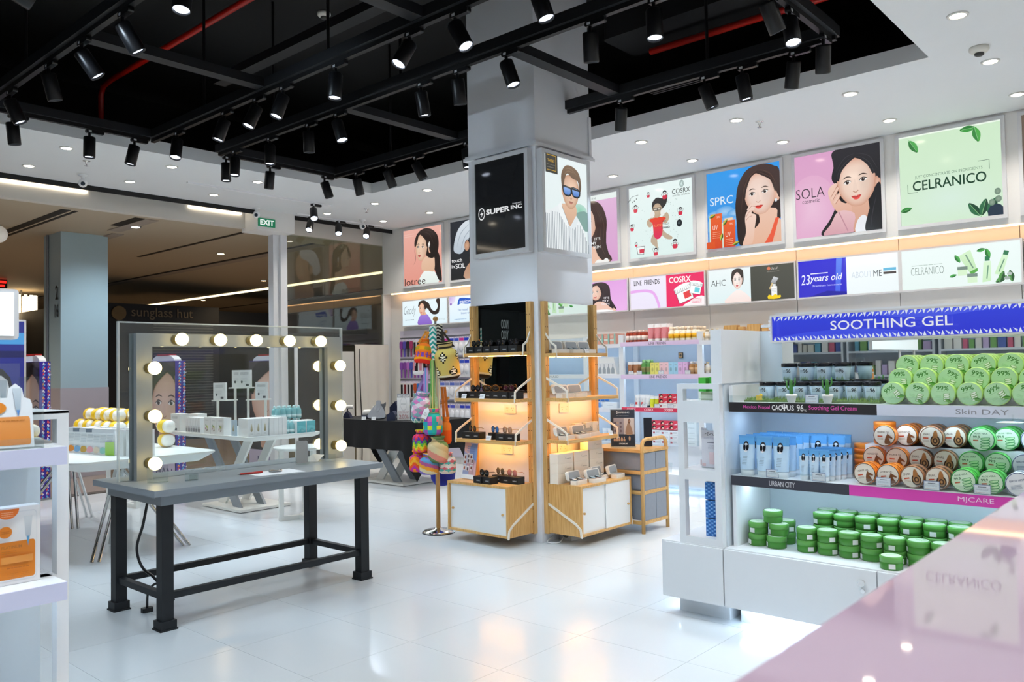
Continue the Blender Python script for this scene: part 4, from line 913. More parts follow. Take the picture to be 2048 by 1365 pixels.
for x, y, a in ((.09, -.15, 4), (.185, -.15, 4), (.35, -.13, -28), (.46, -.155, 2), (.553, -.155, 2)): place_box(x, y, .787, R(a), 'small black presentation box on the lowest sunglasses shelf')
for x, y, a in ((.325, -.27, -4), (.418, -.268, -4), (.40, -.14, 3), (.50, -.155, 2), (.592, -.155, 2)): place_box(x, y, .462, R(a), 'small black presentation box on the sunglasses cabinet top')
def sunglasses(name, lab, fcol, lcol, group, round_=False, s=1.0):
    t = thing(name, lab, 'glasses', (0, 0, 0), group=group)
    fm = mat('frame_'+fcol, fcol, .25); lm = mat('lens_'+lcol, lcol, .08, coat=.5)
    rw, rh = (.026, .026) if round_ else (.029, .024)
    fr = MB()
    for sd in (-1, 1):
        n = 18; P = [(sd*.034+rw*math.cos(2*PI*i/n)*(1 if round_ else (1+.12*abs(math.sin(4*PI*i/n)))), 0, .026+rh*math.sin(2*PI*i/n)) for i in range(n)]
        fr.tube(P, .0028 if not round_ else .0015, 6, closed=True)
        MB().lathe([(.0001, 0), (1, 0)], 18).T
        lz = MB(); lz.T = Matrix.Translation((sd*.034, -.001, .026)) @ Matrix.Rotation(R(90), 4, 'X')
        lz.lathe([(.0001, .003), (rw*.6, .002), (rw*.98, 0)], 18, sy=rh/rw); lz.build('lens', lm, t)
        MB().tube([(sd*.064, 0, .034), (sd*.068, .012, .034), (sd*.066, .045, .034), (sd*.064, .066, .024)], .0024, 6).build('temple', fm, t)
    fr.tube([(-.009, 0, .032), (0, -.002, .036), (.009, 0, .032)], .0024, 6)
    fr.build('frame', fm, t)
    return t
g = 'sunglasses shown on the column'
sg1 = sunglasses('sunglasses', 'black sunglasses on the highest shelf of the column', '#0c0c0e', '#14151a', g)
multi(sg1, [WA(.115+.135*i, -.085, 1.5225) for i in range(4)], R(-14))
for i, (x, y, lab, rz) in enumerate(((.155, -.14, 'black sunglasses at the tag end of the middle shelf', -12), (.30, -.13, 'black sunglasses amid the middle column shelf', 18))): dup(sg1, WA(x, y, 1.1625), R(rz), lab)
q = sunglasses('sunglasses', 'tortoise brown sunglasses lying on the middle column shelf', '#6a4519', '#2c1a10', g); q.location = WA(.33, -.14, 1.1625); q.rotation_euler = (0, 0, R(25))
q = sunglasses('sunglasses', 'dark red sunglasses on the middle column shelf', '#2a0c14', '#43141f', g); q.location = WA(.50, -.13, 1.1625); q.rotation_euler = (0, 0, R(-6))
q = sunglasses('sunglasses', 'round sunglasses with brown lenses on the lowest shelf', '#8a6f3a', '#35201a', g, True); q.location = WA(.135, -.16, .8395); q.rotation_euler = (0, 0, R(-18))
q = sunglasses('sunglasses', 'mirrored blue sunglasses on the lowest shelf', '#20242c', '#2f6fb8', g, True); q.location = WA(.37, -.15, .8395); q.rotation_euler = (0, 0, R(-20))
q = sunglasses('sunglasses', 'pale pink round sunglasses on the lowest shelf', '#b9945c', '#c9a08a', g, True); q.location = WA(.50, -.15, .8395); q.rotation_euler = (0, 0, R(-12))
q = sunglasses('sunglasses', 'chunky black sunglasses on the cabinet top boxes', '#0b0b0d', '#101114', g); q.location = WA(.36, -.27, .5145); q.rotation_euler = (0, 0, R(-15))
q = sunglasses('sunglasses', 'rose pink round sunglasses on the cabinet top box', '#c08a6a', '#d9837a', g, True); q.location = WA(.55, -.16, .5145); q.rotation_euler = (0, 0, R(-12))
q = sunglasses('sunglasses', 'olive round sunglasses on the cabinet top back box', '#7a6a4a', '#6a5c44', g, True); q.location = WA(.40, -.13, .5145); q.rotation_euler = (0, 0, R(-18))
# price tags
pt = thing('price_tag', 'small white price card on the sunglasses shelf', 'price tag', (0, 0, 0), group='price cards')
m_ = MB(); m_.T = Matrix.Rotation(R(-18), 4, 'X'); m_.box(-.026, .026, -.001, .001, 0, .036); m_.build('card', mat('tag_card', '#eceff1', .4), pt)
A = Art(.044, .028, -.022, .004, -.0016); A.lines(.05, .95, .2, .9, 4, '#8c93a0'); q = A.build('print', PRINT, pt); q.rotation_euler = (R(-18), 0, 0)
TAGS = [(WA(.10, -.222, 1.11), 0), (WA(.30, -.222, 1.11), 0), (WA(.36, -.222, .787), 0), (WB(.42, -.135, 1.455), R(90)), (WB(.60, -.225, .79), R(90))]
for i, (l, rz) in enumerate(TAGS):
    if i == 0: pt.location = l
    else: dup(pt, l, rz, 'small white price card on the spectacle shelf' if rz else None)
# printed stand on cabinet A
t = thing('acrylic_poster_stand', 'tilted acrylic stand with a lilac and peach handbag flyer', 'sign', WA(.11, -.19, .462), R(-6))
m_ = MB(); m_.T = Matrix.Rotation(R(-8), 4, 'X'); m_.box(-.085, .085, -.002, .002, 0, .295).box(-.085, .085, -.002, .07, 0, .003); m_.build('acrylic_holder', ACRYL, t)
A = Art(.16, .285, -.08, .005, -.003); A.bg('#9aa5cf', '#b9b4d8')
for x, y, r, c in ((.2, .9, .3, '#e2b6b2'), (.8, .75, .35, '#8aa0d0'), (.7, .3, .4, '#d9b2b8'), (.15, .2, .3, '#a9b7dc')): A.ell(x, y, r, r*.7, c, rot=30)
A.lines(.25, .85, .74, .92, 3, '#7d8fc9')
for i, (x, y) in enumerate(((.18, .6), (.42, .63), (.64, .62), (.2, .46), (.45, .5), (.75, .5), (.2, .3), (.46, .28), (.74, .32))): A.rect(x-.1, x+.1, y-.07, y+.07, '#ffffff'); A.rect(x-.085, x+.085, y-.06, y+.06, '#d7cfc9'); A.rect(x-.05, x+.05, y-.05, y+.03, ('#9a4a35', '#5a4a55', '#7a3a2a')[i % 3])
A.rect(0, 1, 0, .12, '#e9edf2'); q = A.build('print', PRINT, t); q.rotation_euler = (R(-8), 0, 0)
# spectacle cases
CASEM = mat('case_ivory', '#e6e1d8', .35); CASEI = mat('case_grey_felt', '#9a9d9f', .9, noise=.08, nscale=60)
cs = thing('spectacle_case', 'open ivory spectacle case with grey lining on the highest side shelf', 'case', (0, 0, 0), group='open spectacle cases on the column side')
MB().rbox(-.08, .08, -.034, .034, 0, .03, .02).build('base', CASEM, cs); MB().rbox(-.072, .072, -.028, .028, .029, .031, .016).build('lining', CASEI, cs)
m_ = MB(); m_.T = Matrix.Translation((0, .034, .03)) @ Matrix.Rotation(R(-14), 4, 'X'); m_.rbox(-.08, .08, 0, .026, 0, .07, .02, axis='y'); m_.rbox(-.08, .08, 0, .02, 0, .02, .004); ld = m_.build('lid', CASEM, cs)
m_ = MB(); m_.T = Matrix.Translation((0, .034, .03)) @ Matrix.Rotation(R(-14), 4, 'X'); m_.rbox(-.07, .07, -.0015, .002, .008, .062, .014, axis='y'); m_.build('lid_lining', CASEI, ld)
rb = R(90)
CS = [(.13, -.09, 1.455, 0, 'h'), (.32, -.09, 1.455, 0, 'h'), (.49, -.09, 1.455, 3, 'h'), (.10, -.15, 1.11, -4, 'm'), (.27, -.15, 1.11, -4, 'm'), (.11, -.15, .79, 6, 'l'), (.285, -.17, .79, 0, 'l'), (.46, -.13, .79, 0, 'l'), (.12, -.25, .455, 4, 'c'), (.29, -.30, .455, -2, 'c'), (.445, -.225, .455, 6, 'c'), (.585, -.29, .455, 12, 'c')]
lbs = {'h': 'open ivory spectacle case with grey lining on the highest side shelf', 'm': 'open ivory spectacle case on the middle side shelf', 'l': 'open ivory spectacle case on the lowest side shelf', 'c': 'open ivory spectacle case on the side cabinet top'}
for i, (x, y, z, a, k_) in enumerate(CS):
    if i == 0: cs.location = WB(x, y, z); cs.rotation_euler = (0, 0, rb+R(a))
    else: dup(cs, WB(x, y, z), rb+R(a), lbs[k_])
sp1 = sunglasses('spectacles', 'thin dark spectacles lying in an open ivory case', '#1b1c22', '#9fb0b8', 'spectacles in their cases', True)
sp1.location = WB(.12, -.258, .4865); sp1.rotation_euler = (R(-75), 0, rb)
for x, y, z, a in ((.29, -.308, .4865, -2), (.445, -.233, .4865, 6), (.32, -.098, 1.4865, 0), (.49, -.098, 1.4865, 3), (.285, -.178, .8215, 0), (.11, -.158, .8215, 6)): dup(sp1, WB(x, y, z), rot=(R(-75), 0, rb+R(a)))
# white cartons on the side cabinet and shelf
CART = mat('cream_carton', '#ece2d2', .5, noise=.02)
ct = thing('white_carton', 'long cream spectacle carton stacked on the side cabinet', 'carton', (0, 0, 0), group='cream cartons stacked on the side cabinet')
MB().box(-.095, .095, -.04, .04, 0, .075).build('box', CART, ct)
A = Art(.1, .04, -.02, .018, -.0405); A.stroke([(.1, .8), (.3, .3)], .03, '#a9a193'); A.stroke([(.1, .3), (.3, .8)], .03, '#a9a193'); A.lines(.35, .9, .2, .55, 1, '#a9a193'); A.build('print', PRINT, ct)
multi(ct, [WB(.10+.205*i, -.10, .455+.076*j) for i in range(3) for j in range(3)]+[WB(.49, -.10, .455+.228)], rb)
ct2 = thing('white_carton', 'upright cream carton at the back of the lowest side shelf', 'carton', WB(.48, -.07, .79), rb, group='upright cream cartons on the side shelf')
MB().box(-.04, .04, -.02, .02, 0, .105).build('box', CART, ct2); A = Art(.015, .05, .015, .03, -.0206); A.bg('#e1d6c6'); A.lines(.1, .9, .1, .9, 4, '#6b665e'); A.build('label_print', PRINT, ct2)
for x in (.34, .57): dup(ct2, WB(x, -.07, .79))
# power supply under the shelves
t = thing('power_supply', 'small white power supply box with round fan on the floor by the column', 'power supply', (-3.93, 5.03, 0), R(0))
MB().box(-.055, .055, 0, .2, 0, .075).build('case', mat('psu_white', '#d6d8d8', .4, noise=.05), t)
A = Art(.09, .06, -.045, .008, -.0005); A.ell(.5, .5, .3, .3, '#2e3234', '#c6caca'); A.ell(.5, .5, .2, .2, '#2e3234', '#c6caca'); A.ell(.5, .5, .1, .1, '#2e3234'); A.build('fan_grille', PRINT, t)
tag(MB().tube(catmull([(-3.99, 5.02, .05), (-4.0, 4.95, .03), (-3.97, 4.85, .01), (-3.9, 4.9, .006), (-3.95, 5.02, .02)], 6, False), .005, 6).build('white_cable', mat('white_cable_pvc', '#dadcdc', .5)), 'thin white cable looped on the floor at the column base', 'cable')
# ------------------------------------------------------------------ bamboo basket rack
t = thing('basket_rack', 'bamboo rack with three grey fabric drawers behind the column', 'rack', (-4.13, 5.572, 0))
W_, D_ = .57, .395
for x in (.015, W_-.015):
    z1 = .755
    pth = [(x, 0.012, 0), (x, .012, .69)]+[(x, .012+.06*(1-math.cos(R(a))), .69+.06*math.sin(R(a))) for a in (30, 60, 90)]+[(x, D_-.012-.06*(1-math.cos(R(a))), .69+.06*math.sin(R(a))) for a in (90, 60, 30)]+[(x, D_-.012, .69), (x, D_-.012, 0)]
    MB().tube(pth, .0155, 8).build('end_frame', BAMBOO, t)
    for z in (.085, .325, .485): MB().box(x-.011, x+.011, .02, D_-.02, z-.014, z+.014).build('crossbar', BAMBOOH, t)
for z in (.085, .325, .485):
    for y in (.012, D_-.012): MB().box(.02, W_-.02, y-.010, y+.010, z-.014, z+.014).build('long_bar', BAMBOOH, t)
MB().box(.0, W_, .0, D_, .645, .667).build('top_board', BAMBOOH, t)
GREYF = mat('grey_fabric', '#8d949f', .9, noise=.08, nscale=40, bump=.15)
for z0, z1 in ((.10, .31), (.34, .47), (.50, .64)):
    g = MB().rbox(.035, W_-.006, .03, D_-.03, z0, z1, .012).build('fabric_drawer', GREYF, t)
    MB().box(W_-.006, W_-.004, D_/2-.001, D_/2+.001, z0+.005, z1-.005).build('seam', mat('seam_grey', '#646b76', .9), g)
def art_rackposter(A):
    A.bg('#2c3442', '#3a4352'); A.ell(.27, .925, .035, .035, '#e9ecef', '#3a4352'); A.text('SUPERINC', .33, .78, .905, .945, '#e9ecef', .015); A.text('New lenses in premium', .25, .75, .83, .85, '#aab3c0')
    A.rect(.12, .98, .33, .78, '#8c8e9a', '#a7a5b0'); A.rect(.55, .98, .33, .78, '#c9c3c2', '#d9d4d0')
    A.poly([(.62, .33), (.64, .5), (.7, .62), (.76, .72), (.8, .62), (.86, .5), (.9, .33)], '#a48974', smooth=3); A.ell(.77, .69, .05, .06, '#3a2e28', '#b98f74')
    for i in range(9): A.ell(.18+.12*(i % 3), .42+.11*(i//3), .045, .035, ('#5d5560', '#b9a59b', '#6f6672')[i % 3])
    for i in range(5): A.rect(.12+.1*i, .2+.1*i, .14, .20+.03*(i % 2), '#c7a68c'); A.ell(.16+.1*i, .24, .02, .03, '#d9b89c')
    A.ell(.78, .22, .04, .06, '#c7a68c'); A.text('S PREMIUM', .34, .68, .055, .095, '#e9ecef', .01)
t = thing('acrylic_poster_stand', 'dark blue SUPER INC poster in an acrylic stand on the bamboo rack', 'sign', (-3.83, 5.70, .668), R(28))
MB().box(-.105, .105, -.004, .004, 0, .32).box(-.105, .105, -.004, .075, 0, .004).build('acrylic_holder', ACRYL, t)
A = Art(.2, .305, -.1, .008, -.0048); art_rackposter(A); A.build('print', PRINTG, t)
t = thing('acrylic_poster_stand', 'dark poster stand seen edge on behind the SUPER INC poster', 'sign', (-3.70, 5.88, .668), R(28))
MB().box(-.035, .035, -.004, .004, 0, .24).build('board', mat('dark_blue_card', '#1e2431', .4), t)
# ------------------------------------------------------------------ knitted bags on a wooden stand
bs = thing('bag_stand', 'wooden pole stand with chrome disc base holding the knitted bags', 'stand', (-4.955, 4.64, 0))
PINE = wood('pine_pole', '#b98446', '#d3a562', (20, 20, 2))
MB().lathe([(.132, 0), (.134, .008), (.12, .02), (.04, .03), (.028, .04)], 36).build('base', CHROME, bs)
MB().lathe([(.136, -.0), (.136, .006)], 36).build('base_rubber', BLACKP, bs)
MB().lathe([(.018, .03), (.018, 1.68), (.016, 1.70)], 14).build('pole', PINE, bs)
MB().cyl((0, 0, 1.70), (0, 0, 1.745), .009, n=12).build('neck', CHROME, bs); MB().sphere((0, 0, 1.765), .022).build('finial', PINE, bs)
for i, (a, z) in enumerate(((20, 1.60), (140, 1.60), (260, 1.60), (40, 1.05), (160, 1.05), (280, 1.05))):
    c_, s_ = math.cos(R(a)), math.sin(R(a)); g = MB().tube([(0, 0, z), (c_*.07, s_*.07, z+.02), (c_*.09, s_*.09, z+.045)], .007, 8).build('peg', PINE, bs)
    MB().sphere((c_*.095, s_*.095, z+.055), .013).build('peg_ball', PINE, g)
def tri(x): x = x % 1; return 2*abs(x-.5)
def bag(name, lab, px, zc, r, h, cf, fwd=.10, strap=None, tilt=(0, 0), strapto=None):
    """gathered bucket bag hanging in front of the pole; px = offset to the right, fwd = towards the camera"""
    p = Vector((-4.955, 4.64, 0))+R2*px-F2*fwd
    t = thing(name, lab, 'bag', (p.x, p.y, zc-h/2), -YAW, group='knitted bags on the stand')
    prof = [(.02, 0), (r*.75, .0), (r*.93, h*.06)]+[(r*(1.0-.0*q), h*(.10+.5*q/8)) for q in range(9)]+[(r*.97, h*.66), (r*.85, h*.74), (r*.62, h*.8), (r*.5, h*.84), (r*.58, h*.9), (r*.7, h*.97), (r*.66, h)]
    m_ = MB(); m_.T = Matrix.Rotation(R(tilt[0]), 4, 'X') @ Matrix.Rotation(R(tilt[1]), 4, 'Y')
    # resample for finer pattern
    rp = []
    for (r0, z0), (r1, z1) in zip(prof, prof[1:]):
        for q in range(2): rp.append((r0+(r1-r0)*q/2, z0+(z1-z0)*q/2))
    rp.append(prof[-1])
    zs = [z/h for _, z in rp]
    def cc(u, v): return cf(u, zs[min(len(zs)-1, int(v*(len(zs)-1)))])
    m_.lathe(rp, 40, colf=cc); m_.build('pouch', FABRIC, t)
    m2 = MB(); m2.T = m_.T; m2.tube([(r*.55*math.cos(2*PI*i/16), r*.55*math.sin(2*PI*i/16), h*.84) for i in range(16)], .005, 6, closed=True); m2.col = None
    m2.build('drawstring', mat('cord_'+(strap or '#b98a4a'), strap or '#b98a4a', .9), t)
    if strapto is not None:
        sx, sz = strapto; lx = sx-px; top = sz-(zc-h/2); dy = fwd-.05
        for d_ in (-.012, .012):
            path = catmull([(r*.4*(1 if d_ > 0 else -1), 0, h*.85), (lx*.5+d_, dy*.4, (h+top)/2), (lx+d_, dy*.8, top)], 6, False)
            mm = MB()
            for (a, b) in zip(path, path[1:]):
                wv = Vector((.011, 0, 0)); A0, B0 = Vector(a), Vector(b)
                mm.add([A0-wv, A0+wv, B0+wv, B0-wv, A0-wv+Vector((0, .004, 0)), A0+wv+Vector((0, .004, 0)), B0+wv+Vector((0, .004, 0)), B0-wv+Vector((0, .004, 0))], [(0, 1, 2, 3), (7, 6, 5, 4), (0, 4, 5, 1), (3, 2, 6, 7), (0, 3, 7, 4), (1, 5, 6, 2)])
            mm.build('strap', mat('strap_'+(strap or '#b98a4a'), strap or '#b98a4a', .9, noise=.3, nscale=60), t)
    return t
def c_orange(u, v):
    if v < .1: return '#ee3a2e'
    if v < .18: return '#f1a21e'
    if v < .26: return '#7a4ab0' if tri(u*12) > .5 else '#ef6a2f'
    if v < .42: return '#7a4a9a' if tri(u*12) > (v-.26)/.16 else '#f2702c'
    if v < .5: return '#ee8a24'
    if v < .66: return '#b89a2a' if (int(u*9) % 2) else '#f3a11f'
    return '#ef7a28'
def c_diam(pal, nu, nv, bgc=None):
    def f(u, v):
        a = int(math.floor(u*nu+v*nv)); b = int(math.floor(u*nu-v*nv))
        return pal[(a*3+b*5) % len(pal)]
    return f
def c_check(pal, nu, nv): return lambda u, v: pal[(int(u*nu)*2+int(v*nv)*3+int(u*nu)*int(v*nv)) % len(pal)]
def c_chev(pal, nu, nv): return lambda u, v: pal[int(v*nv+tri(u*nu)*1.6) % len(pal)]
def c_beige(u, v):
    k_ = int(v*2.6); x = (u*4+.5*(k_ % 2)+.15) % 1-.5; y = (v*2.6) % 1-.5; d = abs(x)*1.3+abs(y)
    if v > .8: return '#2a241c' if int(v*40) % 2 else '#d8c388'
    if v < .12: return '#e6dcc0' if v > .06 else '#3a2a20'
    if d < .10: return '#f0ead6'
    if d < .18: return '#2a241c'
    if d < .26: return '#efe7cf'
    if d < .36: return '#241e18'
    return '#d0b765'
bag('knitted_bag', 'orange and yellow knitted bucket bag with purple triangles high on the stand', -.10, 1.495, .073, .20, c_orange, .11, '#d98a2a', (-14, 6), (-.05, 1.66))
bag('knitted_bag', 'large beige knitted bag with black diamonds high on the stand', .115, 1.42, .098, .31, c_beige, .09, '#3a3328', (6, -6), (.03, 1.68))
bag('knitted_bag', 'pink and white knitted bag with black triangles under the orange one', -.115, 1.375, .07, .15, lambda u, v: ('#2a2226' if tri(u*6) > .5+v*.3 and .2 < v < .7 else ('#e8e2e0' if v < .25 or tri(u*6) > .4 else '#d98a9a')), .06, '#6a8fb0', (0, 0), (-.04, 1.6))
bag('knitted_bag', 'pink grey and white diamond knitted bag midway down the stand', -.125, 1.06, .078, .21, c_diam(('#e59ac0', '#e7e4e6', '#d678b4', '#9aa3ab', '#e7b9d4', '#7fb0b9'), 7, 5), .10, '#9a86c0', (4, 8), (-.03, 1.45))
bag('knitted_bag', 'green and blue striped knitted bag behind the pink diamond bag', -.14, 1.03, .07, .24, c_chev(('#6fae9c', '#d9e4dc', '#4f8fae', '#8fbfa9'), 8, 12), .02, '#5f9aa9', (0, 0), (-.05, 1.4))
bag('knitted_bag', 'teal pink and yellow checked knitted bag with a white swing tag', -.018, .925, .079, .21, c_check(('#35b3a4', '#df6aa6', '#a05bb6', '#d8dc3a', '#2fa7b5', '#e8879a'), 12, 6), .155, '#a7b98a', (0, 0), (.0, 1.5))
bag('knitted_bag', 'rainbow zigzag knitted bag in bright pink green and orange', -.12, .765, .072, .18, c_chev(('#df3d8c', '#f08a2a', '#d9d636', '#5cb24a', '#6a3fa0', '#e8433a'), 9, 7), .10, '#4a2a5a', (0, 0))
bag('knitted_bag', 'beige green and coral geometric knitted bag low on the stand', .02, .70, .085, .21, c_diam(('#d8c79a', '#6f8f5a', '#d98a7a', '#cdb98a', '#5f7f55'), 5, 4), .16, '#b9a98a', (0, 0))
bag('knitted_bag', 'orange and magenta knitted bag at the lower end of the stand', -.15, .60, .072, .17, c_chev(('#ee8a24', '#c43a9a', '#e85a2a', '#f0b13a'), 5, 6), .08, '#d99a3a', (0, 0))
bag('knitted_bag', 'multicoloured stepped knitted bag at the lower end of the stand', -.055, .585, .078, .17, c_diam(('#e8a03a', '#5f9ac0', '#d9c9a0', '#b05a8a', '#7f6ab0'), 5, 6), .15, '#c98a4a', (0, 0))
bag('knitted_bag', 'white pink and teal diamond knitted bag at the lower end of the stand', .09, .585, .07, .17, c_diam(('#ece6de', '#e0707a', '#5fb9b0', '#e8dcd0'), 7, 6), .12, '#b08a7a', (0, 0))
bag('knitted_bag', 'small orange knitted bag hanging behind the pole', .075, .84, .045, .22, lambda u, v: '#e8662a' if v < .5 else '#e58a3a', .0, '#e58a3a', (0, 0), (.06, 1.2))
t = thing('blue_bag', 'plain royal blue bag hanging lowest behind the pole', 'bag', (-5.03, 4.77, .36), 0)
MB().lathe([(.01, 0), (.07, .015), (.10, .06), (.108, .13), (.10, .2), (.06, .23)], 24).build('pouch', mat('royal_blue_cloth', '#1a2a9c', .8), t)
MB().tube([(-.05, 0, .22), (-.03, -.02, .4), (.0, -.03, .66)], .006, 6).build('strap', mat('royal_blue_cloth'), t)
def band(name, lab, px, z0, z1, wd, cf, fwd):
    p = Vector((-4.955, 4.64, 0))+R2*px-F2*fwd
    t = MB(); n = 40
    for i in range(n):
        for j in range(8):
            a = z0+(z1-z0)*i/n; b = z0+(z1-z0)*(i+1)/n; x0 = -wd/2+wd*j/8; x1 = x0+wd/8; yy = lambda x: -.008*math.cos(x/wd*2.5)
            t.col = cf((j+.5)/8, (i+.5)/n); t.add([(x0, yy(x0), a), (x1, yy(x1), a), (x1, yy(x1), b), (x0, yy(x0), b)], [(0, 1, 2, 3)])
            t.add([(x0, yy(x0)+.006, a), (x1, yy(x1)+.006, a), (x1, yy(x1)+.006, b), (x0, yy(x0)+.006, b)], [(3, 2, 1, 0)])
    o = t.build(name, FABRIC); o.location = (p.x, p.y, 0); o.rotation_euler = (0, 0, -YAW); tag(o, lab, 'strap', 'bag straps')
zz = lambda a, b: (lambda u, v: a if int(v*14+tri(u)*1.5) % 2 else b)
band('bag_strap', 'teal and white zigzag woven strap at the top of the stand', -.012, 1.42, 1.70, .058, zz('#2f9a8f', '#e6e9e2'), .115)
band('bag_strap', 'black and cream zigzag woven strap at the top of the stand', .025, 1.53, 1.72, .075, zz('#26231f', '#e2d9c4'), .06)
band('bag_strap', 'green and pink striped woven strap hanging down the stand', -.02, .98, 1.42, .03, lambda u, v: ('#6fae5a', '#d9c98a', '#8fb96a')[int(u*3) % 3], .13)
band('bag_strap', 'beige and grey striped woven strap hanging down the stand', .025, .95, 1.40, .032, lambda u, v: ('#b9a07a', '#8a8f93', '#d6c7a4')[int(u*3) % 3], .13)
band('bag_strap', 'lilac and blue striped woven strap curving above the pink diamond bag', -.075, 1.12, 1.36, .04, lambda u, v: ('#b48ad0', '#6a9fd0', '#d0a0cc')[int(u*3) % 3], .12)
t = thing('swing_tag', 'white pointed swing tag on the checked knitted bag', 'tag', tuple(Vector((-4.955, 4.64, .955))-R2*.085-F2*.235), -YAW)
m_ = MB(); m_.T = Matrix.Rotation(R(24), 4, 'Y'); m_.prism([(-.022, 0), (.022, 0), (.022, .07), (0, .095), (-.022, .07)], -.001, .001, 'y'); m_.build('card', mat('tag_card'), t)
A = Art(.03, .03, -.015, .02, -.0016); A.ell(.5, .5, .4, .4, '#33363a', '#ffffff'); A.ell(.5, .5, .33, .33, '#f4f6f6'); A.text('S', .38, .62, .3, .7, '#33363a'); q = A.build('print', PRINT, t); q.rotation_euler = (0, R(24), 0)
t = thing('tassel', 'pink grey yarn tassel hanging on the checked knitted bag', 'tassel', tuple(Vector((-4.955, 4.64, .90))+R2*.05-F2*.25), -YAW)
m_ = MB(); m_.lathe([(.022, 0), (.016, .03), (.009, .055), (.011, .07), (.004, .08)], 14); m_.build('skirt', mat('tassel_yarn', '#b59a8f', .95, noise=.4, nscale=120), t)
MB().cyl((0, 0, .08), (0, .02, .2), .003, n=6).build('cord', mat('tassel_yarn'), t)

# ================================================================== VANITY TABLE WITH BULB FRAME
GREYT = mat('grey_table_paint', '#878e94', .38, noise=.03, nscale=6)
IRON = mat('black_iron', '#12161b', .55, noise=.25, nscale=20)
t = thing('vanity_table', 'grey topped table on black iron legs carrying the bulb frame', 'table', (-4.95, 1.92, 0))
MB().box(0, .78, 0, 1.5, .712, .745).build('table_top', GREYT, t)
MB().box(.06, .72, .06, 1.44, .655, .712).build('apron', GREYT, t)
for x in (.11, .68):
    for y in (.10, 1.40):
        g = MB().box(x-.032, x+.032, y-.032, y+.032, .05, .655).build('leg', IRON, t)
        MB().box(x-.043, x+.043, y-.043, y+.043, .008, .05).box(x-.048, x+.048, y-.048, y+.048, 0, .008).build('foot', IRON, g)
for y in (.10, 1.40): MB().box(.142, .648, y-.018, y+.018, .155, .19).build('stretcher', IRON, t)
for x in (.11, .68): MB().box(x-.018, x+.018, .132, 1.368, .155, .19).build('stretcher', IRON, t)
q = thing('power_plug', 'black plug and cable end lying under the vanity table', 'plug', (-4.66, 2.10, 0))
MB().tube(catmull([(.0, 0, .02), (.02, .0, .12), (.10, .02, .17), (.24, .04, .10)], 6, False), .007, 8).build('cable', BLACKP, q); MB().rbox(-.02, .02, -.03, .03, 0, .025, .008).build('plug_body', BLACKP, q)
vf = thing('bulb_frame', 'grey vanity frame edged with round bulbs inside a clear acrylic panel', 'vanity frame', (-4.69, 1.955, .745))
GF = mat('grey_frame_board', '#8f9496', .4, noise=.02)
MB().box(-.022, 0, .008, 1.532, 0, .897).build('acrylic_panel', ACRYL, vf)
MB().box(-.022, 0, 0, .008, 0, .905).box(-.022, 0, 1.532, 1.54, 0, .905).box(-.022, 0, .008, 1.532, .897, .905).build('acrylic_edge', clear('acrylic_edge', '#eef3f2', .45, 1.4), vf)
b = MB().box(.002, .04, .085, .175, 0, .838).box(.002, .04, 1.385, 1.50, 0, .838).box(.002, .04, .175, 1.385, .765, .838); b.build('frame', GF, vf)
b = MB().box(-.06, -.024, .085, .175, 0, .838).box(-.06, -.024, 1.385, 1.50, 0, .838).box(-.06, -.024, .175, 1.385, .765, .838); b.build('rear_frame', GF, vf)
BR = mat('bulb_socket_brass', '#8a7a4e', .4, metal=.5); BG = mat('bulb_glass_lit', '#ffe39a', emit=7); BW = mat('bulb_socket_white', '#e3e3df', .4)
bulb = None
pos = [(2.27+.241*i-1.955, 1.548-.745) for i in range(5)]+[(2.11-1.955+.0, z-.745) for z in (1.382, 1.11, .842)]+[(3.39-1.955, z-.745) for z in (1.383, 1.11, .838)]
for side in (1, -1):
    for i, (y, z) in enumerate(pos):
        x = .04 if side > 0 else -.06
        if bulb is None or i == 0:
            sk = MB().lathe([(.03, 0), (.03, .012), (.022, .03), (.02, .045)], 18); sk.T = None
            m_ = MB(); m_.T = Matrix.Rotation(R(90*side), 4, 'Y'); m_.lathe([(.03, 0), (.03, .012), (.022, .03), (.02, .045)], 18)
            s_ = m_.build('bulb_socket', BR if side > 0 else BW, vf)
            b_ = MB().sphere((side*.075, 0, 0), .037, 18, 12).build('bulb', BG, s_); bulb = (s_, b_)
        else:
            s_ = bulb[0].copy(); COL.objects.link(s_); s_.parent = vf; b_ = bulb[1].copy(); COL.objects.link(b_); b_.parent = s_
        s_.location = (x, y, z)
tag(MB().tube(catmull([(-4.62, 2.09, .648), (-4.64, 2.07, .5), (-4.72, 2.07, .36), (-4.70, 2.09, .25), (-4.55, 2.10, .2), (-4.42, 2.12, .10)], 7, False), .008, 8).build('hanging_cable', BLACKP), 'black cable hanging under the vanity table', 'cable')
# small things on the vanity table
ZT = .745
q = thing('acrylic_sign_holder', 'empty clear acrylic sign holder at the table corner', 'sign holder', (-4.50, 2.09, ZT), R(70))
m_ = MB(); m_.T = Matrix.Rotation(R(-8), 4, 'X'); m_.box(-.055, .055, -.0015, .0015, 0, .095); m_.box(-.055, .055, -.0015, .05, 0, .003).box(-.05, .05, -.03, -.027, 0, .025).box(-.05, .05, -.03, 0, 0, .003); m_.build('holder', ACRYL, q)
q = thing('acrylic_card_box', 'small clear acrylic card box beside the sign holder', 'box', (-4.42, 2.245, ZT), R(62))
MB().rbox(-.035, .035, -.02, .02, 0, .004, .006).rbox(-.035, .035, -.022, -.018, 0, .04, .006, axis='y').rbox(-.035, .035, .018, .022, 0, .04, .006, axis='y').build('shell', ACRYL, q)
MB().rbox(-.012, .028, -.012, .012, .005, .03, .004).build('inner_block', ACRYL, q)
b = MB(); rnd = random.Random(5)
